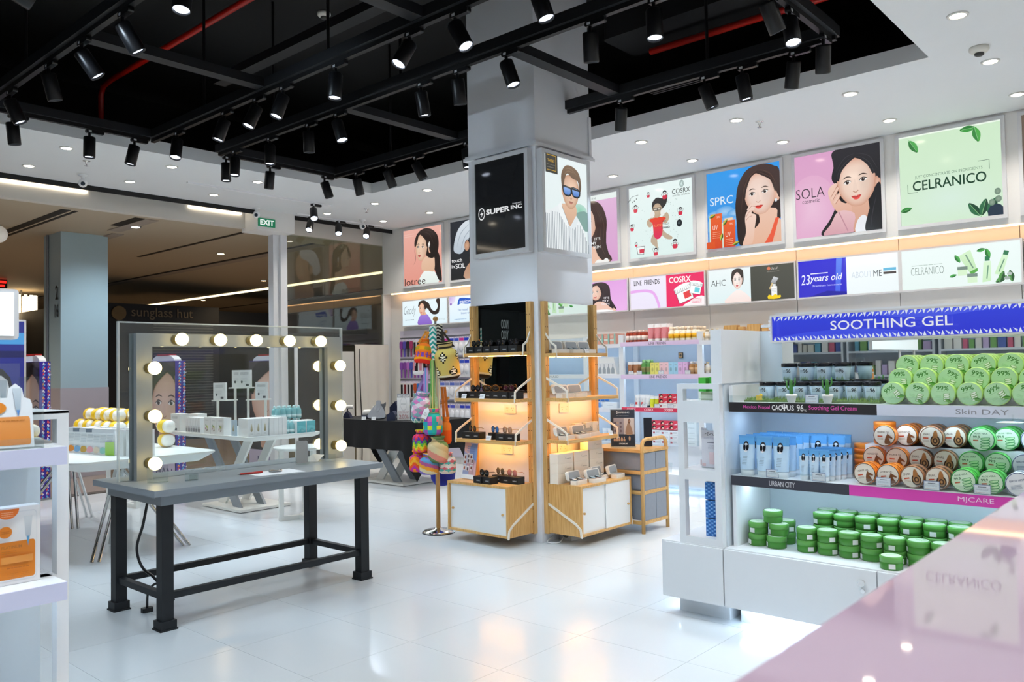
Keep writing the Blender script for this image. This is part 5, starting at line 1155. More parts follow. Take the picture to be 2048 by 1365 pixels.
for i in range(9):
    x = -.12+.028*i; b.add([(x, rnd.uniform(-.03, -.02), rnd.uniform(.001, .01)), (x+.03, rnd.uniform(-.03, -.01), rnd.uniform(.001, .008)), (x+.026, rnd.uniform(.01, .03), rnd.uniform(.001, .016)), (x-.004, rnd.uniform(.01, .03), rnd.uniform(.001, .009))], [(0, 1, 2, 3)])
o = b.build('plastic_wrapper', clear('clear_film', '#f6f8f8', .2, 1.4)); o.location = (-4.82, 2.52, ZT+.002); o.rotation_euler = (0, 0, R(60)); tag(o, 'crumpled clear plastic wrapper on the vanity table', 'wrapper')
q = MB().box(-.105, .105, -.148, .148, 0, .0015).build('paper_sheet', mat('paper_white', '#e8e9ec', .6)); q.location = (-4.33, 2.72, ZT); q.rotation_euler = (0, 0, R(-6)); tag(q, 'sheet of white paper lying on the vanity table', 'paper')
q = thing('red_pen', 'red pen lying on the paper on the vanity table', 'pen', (-4.37, 2.58, ZT+.008), R(82))
MB().cyl((-.06, 0, 0), (.03, 0, 0), .006, n=10).build('barrel', mat('red_plastic', '#b5261f', .35), q); MB().cyl((.03, 0, 0), (.075, 0, 0), .0065, n=10).build('cap', mat('red_plastic'), q); MB().cyl((-.075, 0, 0), (-.06, 0, 0), .001, .006, n=10).build('tip', STEEL, q)
q = thing('powder_compact', 'small round silver compact on the sheet of paper', 'compact', (-4.345, 2.735, ZT+.0015))
MB().lathe([(.038, 0), (.04, .004), (.038, .007)], 28).build('base', STEEL, q); MB().lathe([(.04, .0075), (.04, .011), (.036, .013), (.0001, .013)], 28).build('lid', CHROME, q)
q = thing('tablet_mirror', 'clear framed hand mirror leaning on a wire stand beside the frame', 'mirror', (-4.53, 3.05, ZT), R(60))
m_ = MB(); m_.T = Matrix.Rotation(R(-14), 4, 'X'); m_.rbox(-.045, .045, -.005, .005, .0, .165, .014, axis='y'); m_.build('frame', ACRYL, q)
m_ = MB(); m_.T = Matrix.Rotation(R(-14), 4, 'X'); m_.rbox(-.036, .036, -.0062, -.0052, .010, .155, .010, axis='y'); m_.build('mirror_glass', MIRROR, q)
MB().tube([(-.03, .03, .1), (-.03, .095, .004), (.03, .095, .004), (.03, .03, .1)], .003, 6).build('stand_leg', CHROME, q)
q = thing('acrylic_card_stand', 'small empty acrylic card stand under the right bulb', 'sign holder', (-4.52, 3.26, ZT), R(55))
m_ = MB(); m_.T = Matrix.Rotation(R(-15), 4, 'X'); m_.box(-.035, .035, -.001, .001, 0, .05); m_.box(-.035, .035, -.001, .03, 0, .002); m_.build('holder', ACRYL, q)
tag(MB().add([(-4.66, 3.14, ZT+.001), (-4.58, 3.2, ZT+.001), (-4.6, 3.27, ZT+.04), (-4.70, 3.26, ZT+.001), (-4.63, 3.2, ZT+.05)], [(0, 1, 4), (1, 2, 4), (2, 3, 4), (3, 0, 4), (3, 2, 1, 0)]).build('tissue', mat('tissue_white', '#ecebe6', .9)), 'crumpled white tissue at the foot of the frame', 'tissue')

# ================================================================== DISPLAY TABLES
TW = mat('white_table_lacquer', '#e6e8e4', .3, noise=.01); LGREY = mat('grey_leg_board', '#8c949b', .4)
def xtable(lab, loc):
    t = thing('display_table', lab, 'table', loc)
    def slab(pr, z0, z1, i0, i1):
        k = len(pr); return None
    o = rrect(-.82, .82, -.41, .41, .05, 5); i_ = rrect(-.76, .76, -.35, .35, .04, 5); k = len(o)
    m_ = MB(); m_.add([(a, b, .75) for a, b in o]+[(a, b, .738) for a, b in o]+[(a, b, .705) for a, b in i_], [(j, k+j, k+(j+1) % k, (j+1) % k) for j in range(k)]+[(k+j, 2*k+j, 2*k+(j+1) % k, k+(j+1) % k) for j in range(k)]); m_.add([(a, b, .75) for a, b in o], [tuple(range(k))]); m_.add([(a, b, .705) for a, b in i_], [tuple(range(k-1, -1, -1))])
    m_.build('table_top', TW, t)
    MB().box(-.30, .42, -.27, .27, .0, .006).build('base_felt', BLACKP, t); MB().box(-.31, .43, -.28, .28, .006, .03).build('base_plate', TW, t)
    for y in (-.20, .06): MB().prism([(-.42, .705), (-.28, .705), (.30, .03), (.16, .03)], y, y+.025, 'y').build('leg_board', LGREY, t)
    for y in (-.14, .12): MB().prism([(.42, .705), (.28, .705), (-.24, .03), (-.10, .03)], y, y+.025, 'y').build('leg_board', TW, t)
    return t
xtable('white display table on crossed boards full of white cartons', (-7.57, 4.39, 0))
xtable('white display table under the black jewellery cloth', (-7.62, 6.47, 0))
# round side tables
def round_table(lab, loc, r=.235):
    t = thing('side_table', lab, 'table', loc, group='round white side tables')
    MB().lathe([(.05, .63), (r-.03, .635), (r, .652), (r, .66), (r-.005, .663), (.0001, .663)], 36).build('table_top', TW, t)
    for a in (250, 10, 130):
        c_, s_ = math.cos(R(a)), math.sin(R(a)); m_ = MB(); m_.T = Matrix.Rotation(R(a), 4, 'Z')
        m_.box(r*.72-.02, r*.72+.02, -.022, .022, .0, .64).box(0, r*.72, -.018, .018, .0, .04); m_.build('leg', TW, t)
    return t
round_table('round white side table in front of the carton table', (-6.43, 4.30, 0))
round_table('round white side table behind the trestle table', (-8.48, 3.62, 0))
# trestle table with chrome legs
t = thing('trestle_table', 'white rounded table on splayed chrome legs with yellow jars', 'table', (-7.15, 2.75, 0))
o = rrect(-1.13, 1.13, -.55, .55, .12, 7); i_ = rrect(-1.04, 1.04, -.46, .46, .1, 7); k = len(o)
m_ = MB(); m_.add([(a, b, .735) for a, b in o]+[(a, b, .722) for a, b in o]+[(a, b, .66) for a, b in i_], [(j, k+j, k+(j+1) % k, (j+1) % k) for j in range(k)]+[(k+j, 2*k+j, 2*k+(j+1) % k, k+(j+1) % k) for j in range(k)]); m_.add([(a, b, .735) for a, b in o], [tuple(range(k))]); m_.add([(a, b, .66) for a, b in i_], [tuple(range(k-1, -1, -1))])
m_.build('table_top', TW, t)
for hub, feet in (((.6, 0, .66), ((.98, -.34), (.96, .35), (.39, .03))), ((-.7, .1, .66), ((-.53, .08), (-1.05, .4), (-1.0, -.3)))):
    for fx, fy in feet:
        for d_ in (-.018, .018): MB().cyl((hub[0]+d_, hub[1]+d_, hub[2]), (fx+d_, fy+d_, .0), .013, n=10).build('leg', CHROME, t)
# --- cartons and jars on the tables
def carton(name, lab, cat, w_, d_, h_, art=None, body='#eceeee', group=None, side='-y', mt=None):
    t = thing(name, lab, cat, (0, 0, 0), group=group)
    MB().box(-w_/2, w_/2, -d_/2, d_/2, 0, h_).build('box', mt or mat('carton_'+body, body, .4), t)
    if art:
        A = Art(w_*.96, h_*.96, -w_*.48, h_*.02, -d_/2-.0008); art(A); A.build('print', PRINT, t)
    return t
def a_text(A): A.lines(.15, .85, .72, .9, 3, '#8c9298'); A.lines(.15, .75, .3, .55, 5, '#b4b9be', .25); A.rect(.65, .9, .05, .18, '#4c5055'); A.ell(.3, .3, .08, .08, '#4c5055')
def a_floral(A):
    A.lines(.2, .8, .8, .88, 2, '#9aa0a5')
    for x, y, an, c in ((.45, .4, 40, '#c9cc3a'), (.5, .45, 130, '#5f8f3a'), (.3, .25, 60, '#b04a5a'), (.65, .3, 80, '#c9cc3a'), (.55, .2, 20, '#7a2f3a')): leaf(A, x, y, .25, an, c, c)
def a_drop(A): A.poly([(.5, .75), (.36, .5), (.34, .35), (.5, .27), (.66, .35), (.64, .5)], '#8a7a4a', '#d6cfae', smooth=4); A.lines(.3, .7, .1, .2, 2, '#a9aeb2')
def a_teal(A): A.bg('#2fa7b5', '#4fc0cb'); A.lines(.5, .85, .08, .25, 2, '#bfe8ec'); A.poly([(.1, .1), (.5, .4), (.9, .2), (.9, .5), (.1, .6)], '#63cbd4', smooth=3)
def a_bars(A):
    for i in range(3): A.rect(.1+.3*i, .3+.3*i, .05, .3, '#7c8085'); A.ell(.2+.3*i, .38, .08, .06, '#b9bdc0')
gz = 'cartons on the carton table'
WZ = lambda x, y: (x, y, .75)
c1 = carton('white_carton', 'large white product carton with barcode at the table corner', 'carton', .19, .1, .18, a_text, group=gz); multi(c1, [WZ(-8.26, 4.07), WZ(-8.05, 4.16)])
c2 = carton('white_carton', 'narrow white carton with small grey bars on the display table', 'carton', .045, .11, .155, a_bars, group=gz); multi(c2, [WZ(-7.96+.05*i, 4.05) for i in range(6)])
c3 = carton('white_carton', 'white carton printed with yellow and red leaves', 'carton', .12, .08, .165, a_floral, group=gz); multi(c3, [WZ(-7.56+.13*i, 4.04) for i in range(3)])
c4 = carton('blue_sachet', 'pale blue sachet leaning between the white cartons', 'sachet', .075, .02, .15, a_drop, body='#b9cede'); c4.location = WZ(-7.08, 4.02)
c5 = carton('white_carton', 'white carton with a gold drop picture at the front corner', 'carton', .068, .10, .165, a_drop, group=gz); multi(c5, [WZ(-6.86, 4.04+.07*i) for i in range(3)], R(90))
c6 = carton('white_carton', 'plain white carton in a row on the display table', 'carton', .045, .12, .165, group=gz); multi(c6, [WZ(-6.86, 4.245+.047*i) for i in range(4)]+[WZ(-6.98, 4.06+.047*i) for i in range(7)], R(90))
c7 = carton('teal_carton', 'glossy teal carton at the end of the display table', 'carton', .1, .1, .115, a_teal, group='teal cartons'); multi(c7, [WZ(-6.85, 4.57), WZ(-6.85, 4.68), WZ(-6.96, 4.62), WZ(-6.96, 4.73)], R(90))
bt = thing('teal_bottle', 'pale teal water bottle with dome cap in a block of bottles', 'bottle', (0, 0, 0), group='pale teal bottles')
TEALB = mat('teal_bottle_plastic', '#8fd3d8', .15, trans=.25); MB().lathe([(.026, 0), (.028, .005), (.028, .075), (.022, .095), (.012, .105)], 14).build('body', TEALB, bt)
MB().lathe([(.013, .104), (.013, .118), (.006, .128), (.0001, .13)], 12).build('cap', mat('teal_cap', '#c9ecee', .3), bt); MB().lathe([(.0285, .015), (.0285, .04)], 14).build('label', mat('teal_label', '#d8f1f2', .4), bt)
multi(bt, [WZ(-6.86-.06*i, 4.44+.06*j) for i in range(2) for j in range(2)]+[(-7.10-.06*i, 4.50+.06*j, .75+.13*k_) for k_ in range(2) for i in range(2) for j in range(5)])
rs = thing('display_riser', 'white three level display riser on the carton table', 'riser', (-7.6, 4.40, .75), R(45))
MB().box(-.11, .11, -.08, .08, .435, .447).build('top_plate', TW, rs)
for sx in (-1, 1): MB().box(sx*.17-.11, sx*.17+.11, -.08, .08, .312, .322).build('side_plate', TW, rs)
for x in (-.24, -.065, .065, .24): MB().box(x-.01, x+.01, -.012, .012, 0, .312 if abs(x) > .1 else .435).build('leg', TW, rs)
c8 = carton('white_carton', 'white barcoded carton standing on the riser', 'carton', .12, .06, .175, a_text, group='cartons on the riser')
q = Matrix.Rotation(R(45), 4, 'Z')
multi(c8, [tuple(Vector((-7.6, 4.40, .75))+q @ Vector(p)) for p in ((-.21, -.02, .322), (.21, -.02, .322), (.045, -.03, .447), (-.04, .04, .447))], R(45))
# yellow jars and tall cartons on the trestle table
YB = mat('yellow_band', '#efc51a', .4); CLR = mat('cream_jar_plastic', '#efe6d3', .2, coat=.4)
yj = thing('yellow_jar', 'round cream jar with yellow band lying in the stack on the trestle table', 'jar', (0, 0, 0), group='yellow banded jars on the trestle table')
m_ = MB(); m_.T = Matrix.Rotation(R(90), 4, 'Y'); m_.lathe([(.0001, -.085), (.035, -.078), (.052, -.055), (.056, -.02), (.056, .02), (.052, .055), (.035, .078), (.0001, .085)], 20); m_.build('jar', CLR, yj)
m_ = MB(); m_.T = Matrix.Rotation(R(90), 4, 'Y'); m_.lathe([(.0562, -.035), (.0575, -.03), (.0575, .03), (.0562, .035)], 20); m_.build('band', YB, yj)
m_ = MB(); m_.T = Matrix.Rotation(R(90), 4, 'Y'); m_.lathe([(.053, .055), (.054, .06), (.034, .082), (.0001, .0865)], 20); m_.build('lid', mat('jar_lid_white', '#f3f0e6', .2), yj)
ZB = .735
YL = []
for lvl in range(3):
    for i in range(6-lvl):
        for j in range(2): YL.append((-7.05-.19*i-.095*lvl, 2.93+.115*j+.04*lvl, ZB+.057+.1*lvl))
YL += [(-6.72, 3.19, ZB+.057), (-6.72, 3.19, ZB+.172), (-7.42, 2.42, ZB+.057), (-7.62, 2.42, ZB+.057), (-7.52, 2.42, ZB+.157)]
multi(yj, YL, rots=[(0, 0, R((i*37) % 14-7)) for i in range(len(YL))])
tops = ('#e08a2f', '#7fb0d8', '#c9a24a', '#e3a7ae', '#d9cdb8', '#8fc7bd', '#9ccb4f')
for i, c_ in enumerate(tops):
    def a_tall(A, c_=c_, i=i):
        A.bg('#e9eef0'); A.lines(.12, .8, .45, .8, 6, '#b6c0c8', .25); A.rect(0, 1, .86, 1, '#77828f' if i in (1, 3) else '#d8dde1')
        if i == 6: A.rect(0, 1, 0, .52, '#8fc63f', '#b9dd86')
        else: A.poly([(.15, .08), (.2, .25), (.5, .3), (.85, .24), (.85, .1), (.5, .04)], c_, smooth=2)
    q = carton('tall_carton', 'tall white skincare carton with a %s picture in the trestle table row' % ('orange', 'light blue', 'gold', 'pink', 'beige', 'mint', 'green')[i], 'carton', .085, .055, .20, a_tall, group='tall cartons on the trestle table')
    q.location = (-6.95+.092*i, 2.56+.012*i, ZB); q.rotation_euler = (0, 0, R(24))
q = carton('tall_carton', 'plain white back of a tall carton at the end of the trestle row', 'carton', .05, .07, .20, None, group='tall cartons on the trestle table'); multi(q, [(-6.28+.06*i, 2.66+.035*i, ZB) for i in range(4)]+[(-6.9+.12*i, 2.68+.02*i, ZB) for i in range(5)], R(28))
# ================================================================== JEWELLERY TABLE
CL = mat('black_tablecloth', '#08080a', .85, noise=.2, nscale=30)
n = 40; vs = []; P = []
x0, x1, y0, y1 = -8.46, -6.78, 6.04, 6.90
per = []
for i in range(n): per.append((x0+(x1-x0)*i/n, y0, 0, -1))
for i in range(24): per.append((x1, y0+(y1-y0)*i/24, 1, 0))
for i in range(n): per.append((x1-(x1-x0)*i/n, y1, 0, 1))
for i in range(24): per.append((x0, y1-(y1-y0)*i/24, -1, 0))
k = len(per); m_ = MB(); rows = []
for lv in range(6):
    r_ = []
    for i, (x, y, nx, ny) in enumerate(per):
        dc = min(math.hypot(x-x1, y-y0), math.hypot(x-x0, y-y0), math.hypot(x-x1, y-y1), math.hypot(x-x0, y-y1))
        drop = .33+.33*max(0, 1-dc/.22); f_ = lv/5; wv = .02*f_*math.sin(i*.9)+.018*f_
        dx, dy = nx, ny
        r_.append((x+dx*wv, y+dy*wv, .762-drop*f_))
    rows += r_
m_.add(rows, [(lv*k+i, lv*k+(i+1) % k, (lv+1)*k+(i+1) % k, (lv+1)*k+i) for lv in range(5) for i in range(k)], 0, True); m_.add([(x, y, .762) for x, y, _, _ in per], [tuple(range(k))])
tag(m_.build('tablecloth', CL), 'black cloth draped over the jewellery table', 'tablecloth')
ZJ = .763
NAVY = mat('navy_leatherette', '#1a2340', .5); VEL = mat('black_leatherette', '#101114', .4); GREYL = mat('grey_leatherette', '#5f646c', .45)
def bust(lab, loc, rz, h_, m1):
    t = thing('necklace_bust', lab, 'display bust', loc, rz)
    m_ = MB(); P_ = [(-.09, 0), (-.1, .05), (-.06, .12), (-.028, .16), (-.024, .2), (.024, .2), (.028, .16), (.06, .12), (.1, .05), (.09, 0)]
    q = Matrix.Rotation(R(-38), 4, 'X'); m_.T = q; m_.prism([(a, b*h_) for a, b in catmull(P_, 3)], -.012, .012, 'y'); m_.build('bust', m1, t)
    MB().prism([(.0, 0), (.12*h_, 0), (.1*h_, .12*h_)], -.03, .03, 'x').build('prop', VEL, t)
    m2 = MB(); m2.T = q; m2.tube([(-.03, -.016, .15*h_), (-.035, -.016, .1*h_), (0, -.016, .06*h_), (.035, -.016, .1*h_), (.03, -.016, .15*h_)], .002, 6); m2.build('necklace', CHROME, t)
bust('grey necklace bust tilted on the black cloth', (-7.62, 6.16, ZJ+.01), R(40), 1.25, GREYL); bust('black necklace bust behind the grey one', (-7.45, 6.45, ZJ+.01), R(45), 1.3, VEL)
def tbar(lab, loc, rz):
    t = thing('bracelet_bar', lab, 'display bar', loc, rz)
    MB().prism([(-.05, 0), (.05, 0), (.03, .05), (0, .08), (-.03, .05)], -.05, .05, 'y').build('base', NAVY, t); MB().cyl((0, 0, .07), (0, 0, .125), .008, n=8).build('post', VEL, t)
    MB().cyl((-.075, 0, .135), (.075, 0, .135), .024, n=16).build('roll', mat('white_velvet', '#dcdad6', .8), t)
tbar('white bracelet roll on a navy base beside the bulb frame', (-8.23, 6.2, ZJ), R(35)); tbar('white bracelet roll at the back of the black cloth', (-7.15, 6.55, ZJ), R(60))
for lab, loc, rz, s_ in (('navy jewellery box with slanted lid on the black cloth', (-7.28, 6.12, ZJ), R(30), 1.0), ('tall navy jewellery box at the back of the black cloth', (-7.95, 6.72, ZJ), R(35), 1.7)):
    t = thing('jewellery_box', lab, 'box', loc, rz); MB().prism([(-.05, 0), (.05, 0), (.05, .07*s_), (.02, .11*s_), (-.05, .07*s_)], -.055, .055, 'y').build('box', NAVY, t); MB().box(.0505, .052, -.02, .02, .03*s_, .05*s_).build('clasp', STEEL, t)
t = thing('earring_stand', 'round white and navy tiered earring stand on the black cloth', 'stand', (-7.85, 6.22, ZJ)); MB().lathe([(.075, 0), (.075, .04), (.07, .045)], 20).build('base', NAVY, t); MB().lathe([(.072, .045), (.06, .10), (.05, .105), (.0001, .105)], 20).build('cushion', mat('white_velvet'), t)
MB().cyl((.07, .08, 0), (.07, .08, .14), .004, n=8).build('post', STEEL, t); MB().lathe([(.055, .14), (.055, .147), (.0001, .148)], 20, (.07, .08, 0)).build('tray', mat('white_velvet'), t)
t = thing('cat_cutout', 'small grey cat cutout standing on the black cloth', 'figure', (-8.12, 6.66, ZJ), R(40)); MB().prism(catmull([(-.03, 0), (-.035, .06), (-.03, .1), (-.045, .13), (-.045, .175), (-.02, .155), (.02, .155), (.045, .175), (.045, .13), (.03, .1), (.035, .06), (.03, 0)], 3), -.004, .004, 'y').build('cutout', mat('cat_grey', '#6a6f77', .6), t)
t = thing('discount_sign', 'white BEST SELLER DISCOUNT 20% sign on the black cloth', 'sign', (-7.13, 6.16, ZJ), R(44))
MB().box(-.075, .075, -.004, .004, 0, .31).box(-.075, .075, -.004, .06, 0, .004).build('holder', ACRYL, t)
A = Art(.145, .30, -.0725, .006, -.005); A.bg('#dcdcdb', '#e6e5e4'); A.rect(0, 1, .86, 1, '#9a9b9d'); A.text('BEST SELLER', .06, .94, .895, .96, '#e9e9e9', .01); A.ell(.5, .62, .26, .26, '#b9b9bb', '#e2e1e0'); A.ell(.5, .62, .24, .24, '#e2e1e0'); A.lines(.3, .7, .58, .66, 2, '#9a9b9d'); A.text('DISCOUNT', .1, .9, .26, .34, '#b58a8c', 0); A.text('20%', .12, .88, .06, .21, '#b4686c', 0); A.build('print', PRINT, t)
for x, y in ((-7.72, 6.05), (-7.55, 6.06)): dup(pt, (x, y, ZJ), R(35), 'small white price card at the edge of the black jewellery cloth')
# ================================================================== ENTRANCE: gate covers, boards
def art_gate(A):
    A.bg('#3a3340', '#4a3f44'); A.poly([(.1, 0), (.2, .25), (.55, .35), (.9, .25), (1, 0)], '#3a3a40', smooth=3)
    hair(A, [(.0, .2), (.02, .8), (.3, .99), (.75, .98), (.95, .8), (.98, .3)], '#241c1c', 4)
    A.poly([(.4, .2), (.42, .45), (.75, .45), (.78, .2)], '#d6a68c', smooth=2)
    face(A, .66, .64, .60, .27, '#ecc7b2', '#cf9d84', yaw=-.15, lip='#c22f32'); bangs(A, .66, .64, .60, .27, '#241c1c', 0, .1, None, .2); A.stroke([(.6, .47), (1, .45)], .014, '#2a2a2c'); A.poly([(.85, .38), (.85, .5), (1, .52), (1, .36)], '#e0b49c', smooth=2)
    A.rect(0, 1, 0, .17, '#c9bfd6'); A.text('HAN', .3, .9, .04, .11, '#3a3468', .02)
def art_pattern(A):
    A.bg('#3a1f9c', '#35249e'); rnd = random.Random(2)
    for j in range(40):
        for i in range(2):
            y = j/40; x = .15+.45*i
            A.poly([(x, y), (x+.2, y+.012), (x+.05, y+.02)], ('#e8443a', '#f0a83a', '#4fb0e8', '#e9e6f4')[(j+i*2) % 4]); A.poly([(x+.1, y-.006), (x+.28, y+.004), (x+.16, y+.012)], ('#5fb6ea', '#e9e6f4', '#e8665a')[(j+i) % 3])
    for y in (.12, .38, .66, .9): A.text('the HAN', .72, .92, y, y+.012, '#d9d4f2', .02)
for lab, y, th in (('printed anti theft gate cover nearest the chrome legged table', 3.21, .11), ('printed anti theft gate cover seen through the bulb frame beside the grille', 4.725, .13), ('printed anti theft gate cover seen through the bulb frame near the white mullion', 6.155, .13)):
    t = thing('gate_cover', lab, 'anti theft gate', (-10.42, y, 0), group='printed anti theft gate covers at the entrance')
    MB().box(0, .72, 0, th, .0, 1.505).build('body', mat('gate_card', '#4a2fa8', .5), t); MB().box(-.01, .73, -.01, th+.01, 0, .02).build('base', STEEL, t)
    A = Art(.72, 1.48, 0, .02, -.001); art_gate(A); A.build('face_print', PRINT, t)
    A = Art(th, 1.48, 0, .02, 0); art_pattern(A); q = A.build('side_print', PRINT, t); q.location = (.7215, 0, 0); q.rotation_euler = (0, 0, R(90))
    m_ = MB(); m_.prism([(.36+.3*math.cos(R(a)), 1.505+.085*math.sin(R(a))) for a in range(0, 181, 15)], .02, th-.02, 'y'); m_.build('white_cap', WHITE, t)
    MB().box(.2, .52, .018, th-.018, 1.572, 1.594).build('red_strip', mat('gate_red', '#a8201c', .4), t)
t = thing('digital_screen', 'tall blue digital screen at the entrance edge', 'screen', (-9.95, 2.20, 0)); MB().box(-.06, 0, 0, .96, .12, 1.97).build('case', WHITE, t); MB().box(-.2, .14, .2, .7, 0, .12).build('foot', STEEL, t)
A = Art(.92, 1.8, .02, .15, 0); A.bg('#232a86', '#1c2a8a'); A.rect(0, 1, .86, .93, '#4a9fe0'); A.rect(0, 1, .78, .82, '#101a5c'); A.poly([(.3, .1), (.4, .6), (.6, .72), (.85, .66), (.95, .3), (.9, 0), (.4, 0)], '#1a1620', smooth=3); A.poly([(.55, .2), (.6, .55), (.8, .55), (.85, .2)], '#c99a80', smooth=3)
q = A.build('display', vmat('screen_glow', .9), t); q.location = (.0015, 0, 0); q.rotation_euler = (0, 0, R(90))
t = thing('black_board', 'black board with rounded white frame in front of the glass', 'board', (-9.5, 6.30, 0)); MB().rbox(-.03, 0, 0, .52, .02, 1.80, .05, axis='x').build('frame', WHITE, t); MB().box(0, .004, .04, .48, .05, 1.73).build('panel', mat('board_black', '#060607', .6), t); MB().box(-.15, .1, .05, .47, 0, .02).build('foot', STEEL, t)
t = thing('white_backdrop', 'off white cloth backdrop panel against the shopfront glass', 'backdrop', (-9.5, 7.30, 0))
n_ = 24; m_ = MB(); vs = [(.02*math.sin(i*.9+j*.3)*(1-j/8)+.005, .62*i/n_, 1.71*(j/8)+.01) for j in range(9) for i in range(n_+1)]; m_.add(vs, [(j*(n_+1)+i, j*(n_+1)+i+1, (j+1)*(n_+1)+i+1, (j+1)*(n_+1)+i) for j in range(8) for i in range(n_)], 0, True); m_.build('cloth', mat('offwhite_cloth', '#cfccc2', .85, noise=.03), t)
MB().cyl((-.01, 0, 1.715), (-.01, .62, 1.715), .01, n=8).build('top_rod', STEEL, t); MB().tube([(.05, .04, 1.66), (.055, .05, 1.0), (.05, .08, .5), (.06, .06, .05)], .008, 6).build('black_cable', BLACKP, t)
tag(MB().box(-9.53, -9.50, 6.86, 7.28, .02, 1.62).build('partition_board', mat('panel_grey_white', '#bfbfb9', .6)), 'plain pale panel standing between black board and cloth backdrop', 'panel')
t = thing('chandelier', 'glowing crystal chandelier far away in the mall', 'chandelier', (-20, 6.25, 3.25)); MB().cyl((0, 0, -.1), (0, 0, 0), .02, n=8).build('stem', STEEL, t)
for i in range(14): a_ = 2*PI*i/14; MB().cyl((.28*math.cos(a_), .28*math.sin(a_), -.62+.05*math.sin(i*2)), (.28*math.cos(a_), .28*math.sin(a_), -.12), .035, n=8).build('crystal', mat('crystal_glow', '#ffe9c0', emit=2.5), t)
t = thing('red_sign', 'red glowing shop sign far away in the mall', 'sign', (-18, 5.08, 3.08)); MB().box(-.05, 0, 0, .3, 0, .18).build('case', BLACKP, t); A = Art(.26, .14, .02, .02, 0); A.rect(0, 1, .55, .9, '#ff1d16'); A.rect(.1, .9, .05, .35, '#ff1d16'); q = A.build('lettering', vmat('red_neon', 2.5), t); q.location = (.003, 0, 0); q.rotation_euler = (0, 0, R(90))

# ================================================================== GONDOLA
GW = mat('gondola_white', '#e2e6ea', .35, noise=.015); GIN = mat('gondola_inner', '#cdd9e2', .4, noise=.015)
LEDC = mat('cool_led', '#d6ecff', emit=20)
def end_frame(t, x0, x1, y0, y1, z0, zs, th=.034):
    """ladder shaped end frame made of two posts and flat rails"""
    MB().box(x0, x0+th, y0, y1, z0, zs[-1]).build('post', GW, t); MB().box(x1-th, x1, y0, y1, z0, zs[-1]).build('post', GW, t)
    for a, b in ((z0, z0+.035), (zs[0]-.055, zs[0]), (zs[1]-.1, zs[1]), (zs[2]-.026, zs[2])): MB().box(x0+th, x1-th, y0, y1, a, b).build('rail', GW, t)
g = thing('gondola', 'white two sided gondola stacked with soothing gel jars', 'gondola', (-2.37, 3.88, 0))
gx = lambda x: x+2.37
def part(name, x0, x1, y0, y1, z0, z1, m_=None, p=None): return MB().box(x0+2.37, x1+2.37, y0-3.88, y1-3.88, z0, z1).build(name, m_ or GW, p or g)
part('end_cabinet', -2.37, -2.006, 3.882, 4.90, .098, .398); part('end_front', -2.35, -2.006, 3.872, 3.882, .10, .392)
part('main_cabinet', -2.0, .7, 3.89, 4.9, .098, .398)
for x0, x1 in ((-2.0, -1.248), (-1.242, -.49), (-.484, .268)):
    d_ = part('door', x0, x1, 3.874, 3.89, .10, .392)
    MB().cyl((x1-.06+2.37, -.006, .335), (x1-.06+2.37, -.03, .335), .012, .016, n=14).build('knob', CHROME, d_)
    MB().cyl((x1-.06+2.37, -.006, .295), (x1-.06+2.37, -.012, .295), .010, n=14).build('lock', CHROME, d_)
part('plinth', -2.325, -2.03, 3.985, 4.8, 0, .098); part('plinth', -1.972, .7, 3.995, 4.8, 0, .098)
part('plinth_led', -1.95, .7, 3.94, 3.96, .09, .097, LEDC)
part('end_led', -2.34, -2.33, 4.0, 4.8, .088, .096, LEDC)
def efr():
    x0, x1, y0, y1, th = -2.257, -2.008, 3.885, 3.925, .036
    part('end_post', x0, x0+th, y0, y1, .398, 1.246); part('end_post', x1-th, x1, y0, y1, .398, 1.246)
    for a, b in ((.398, .435), (.735, .79), (1.04, 1.155), (1.218, 1.246)): part('end_rail', x0+th, x1-th, y0, y1, a, b)
    for a in (.79, 1.155): part('end_shelf', x0, x1, y1, 4.37, a-.03, a)
    part('end_back', x0, x1, 4.36, 4.37, 1.155, 1.246)
efr()
part('side_panel', -2.03, -2.0, 3.925, 4.9, .398, 1.246, GIN); part('side_tower', -2.058, -1.997, 3.90, 4.9, 1.246, 1.53)
part('black_edge', -2.064, -2.0585, 3.93, 4.3, 1.10, 1.53, BLACKP)
part('back_panel', -2.0, .7, 4.372, 4.40, .398, 1.53, GIN)
part('mirror', -1.868, .7, 4.366, 4.3715, 1.16, 1.52, MIRROR)
part('rear_header', -2.15, -.8, 4.93, 5.05, 1.40, 1.66)
def shelf(z, nm):
    s = part('shelf', -1.985, .7, 3.95, 4.372, z-.05, z)
    MB().box(.385, 3.07, .066, .0685, z, z+.035).build('acrylic_lip', ACRYL, s)
    part('shelf_led', -1.95, .7, 4.08, 4.10, z-.0555, z-.0505, LEDC)
    return s
s1 = shelf(1.148, 1); s2 = shelf(.767, 2)
part('shelf_end', -1.985, -1.965, 3.95, 4.37, 1.148, 1.235); part('shelf_end', -1.985, -1.965, 3.96, 4.37, .398, .717)
def strip(name, x0, x1, z0, z1, fn, par, y=3.949, rz=0, mt=None):
    A = Art(x1-x0, z1-z0, 0, 0, -.001); fn(A); o = A.build(name, mt or PRINT, par); o.location = (x0+2.37, y-3.88, z0); return o
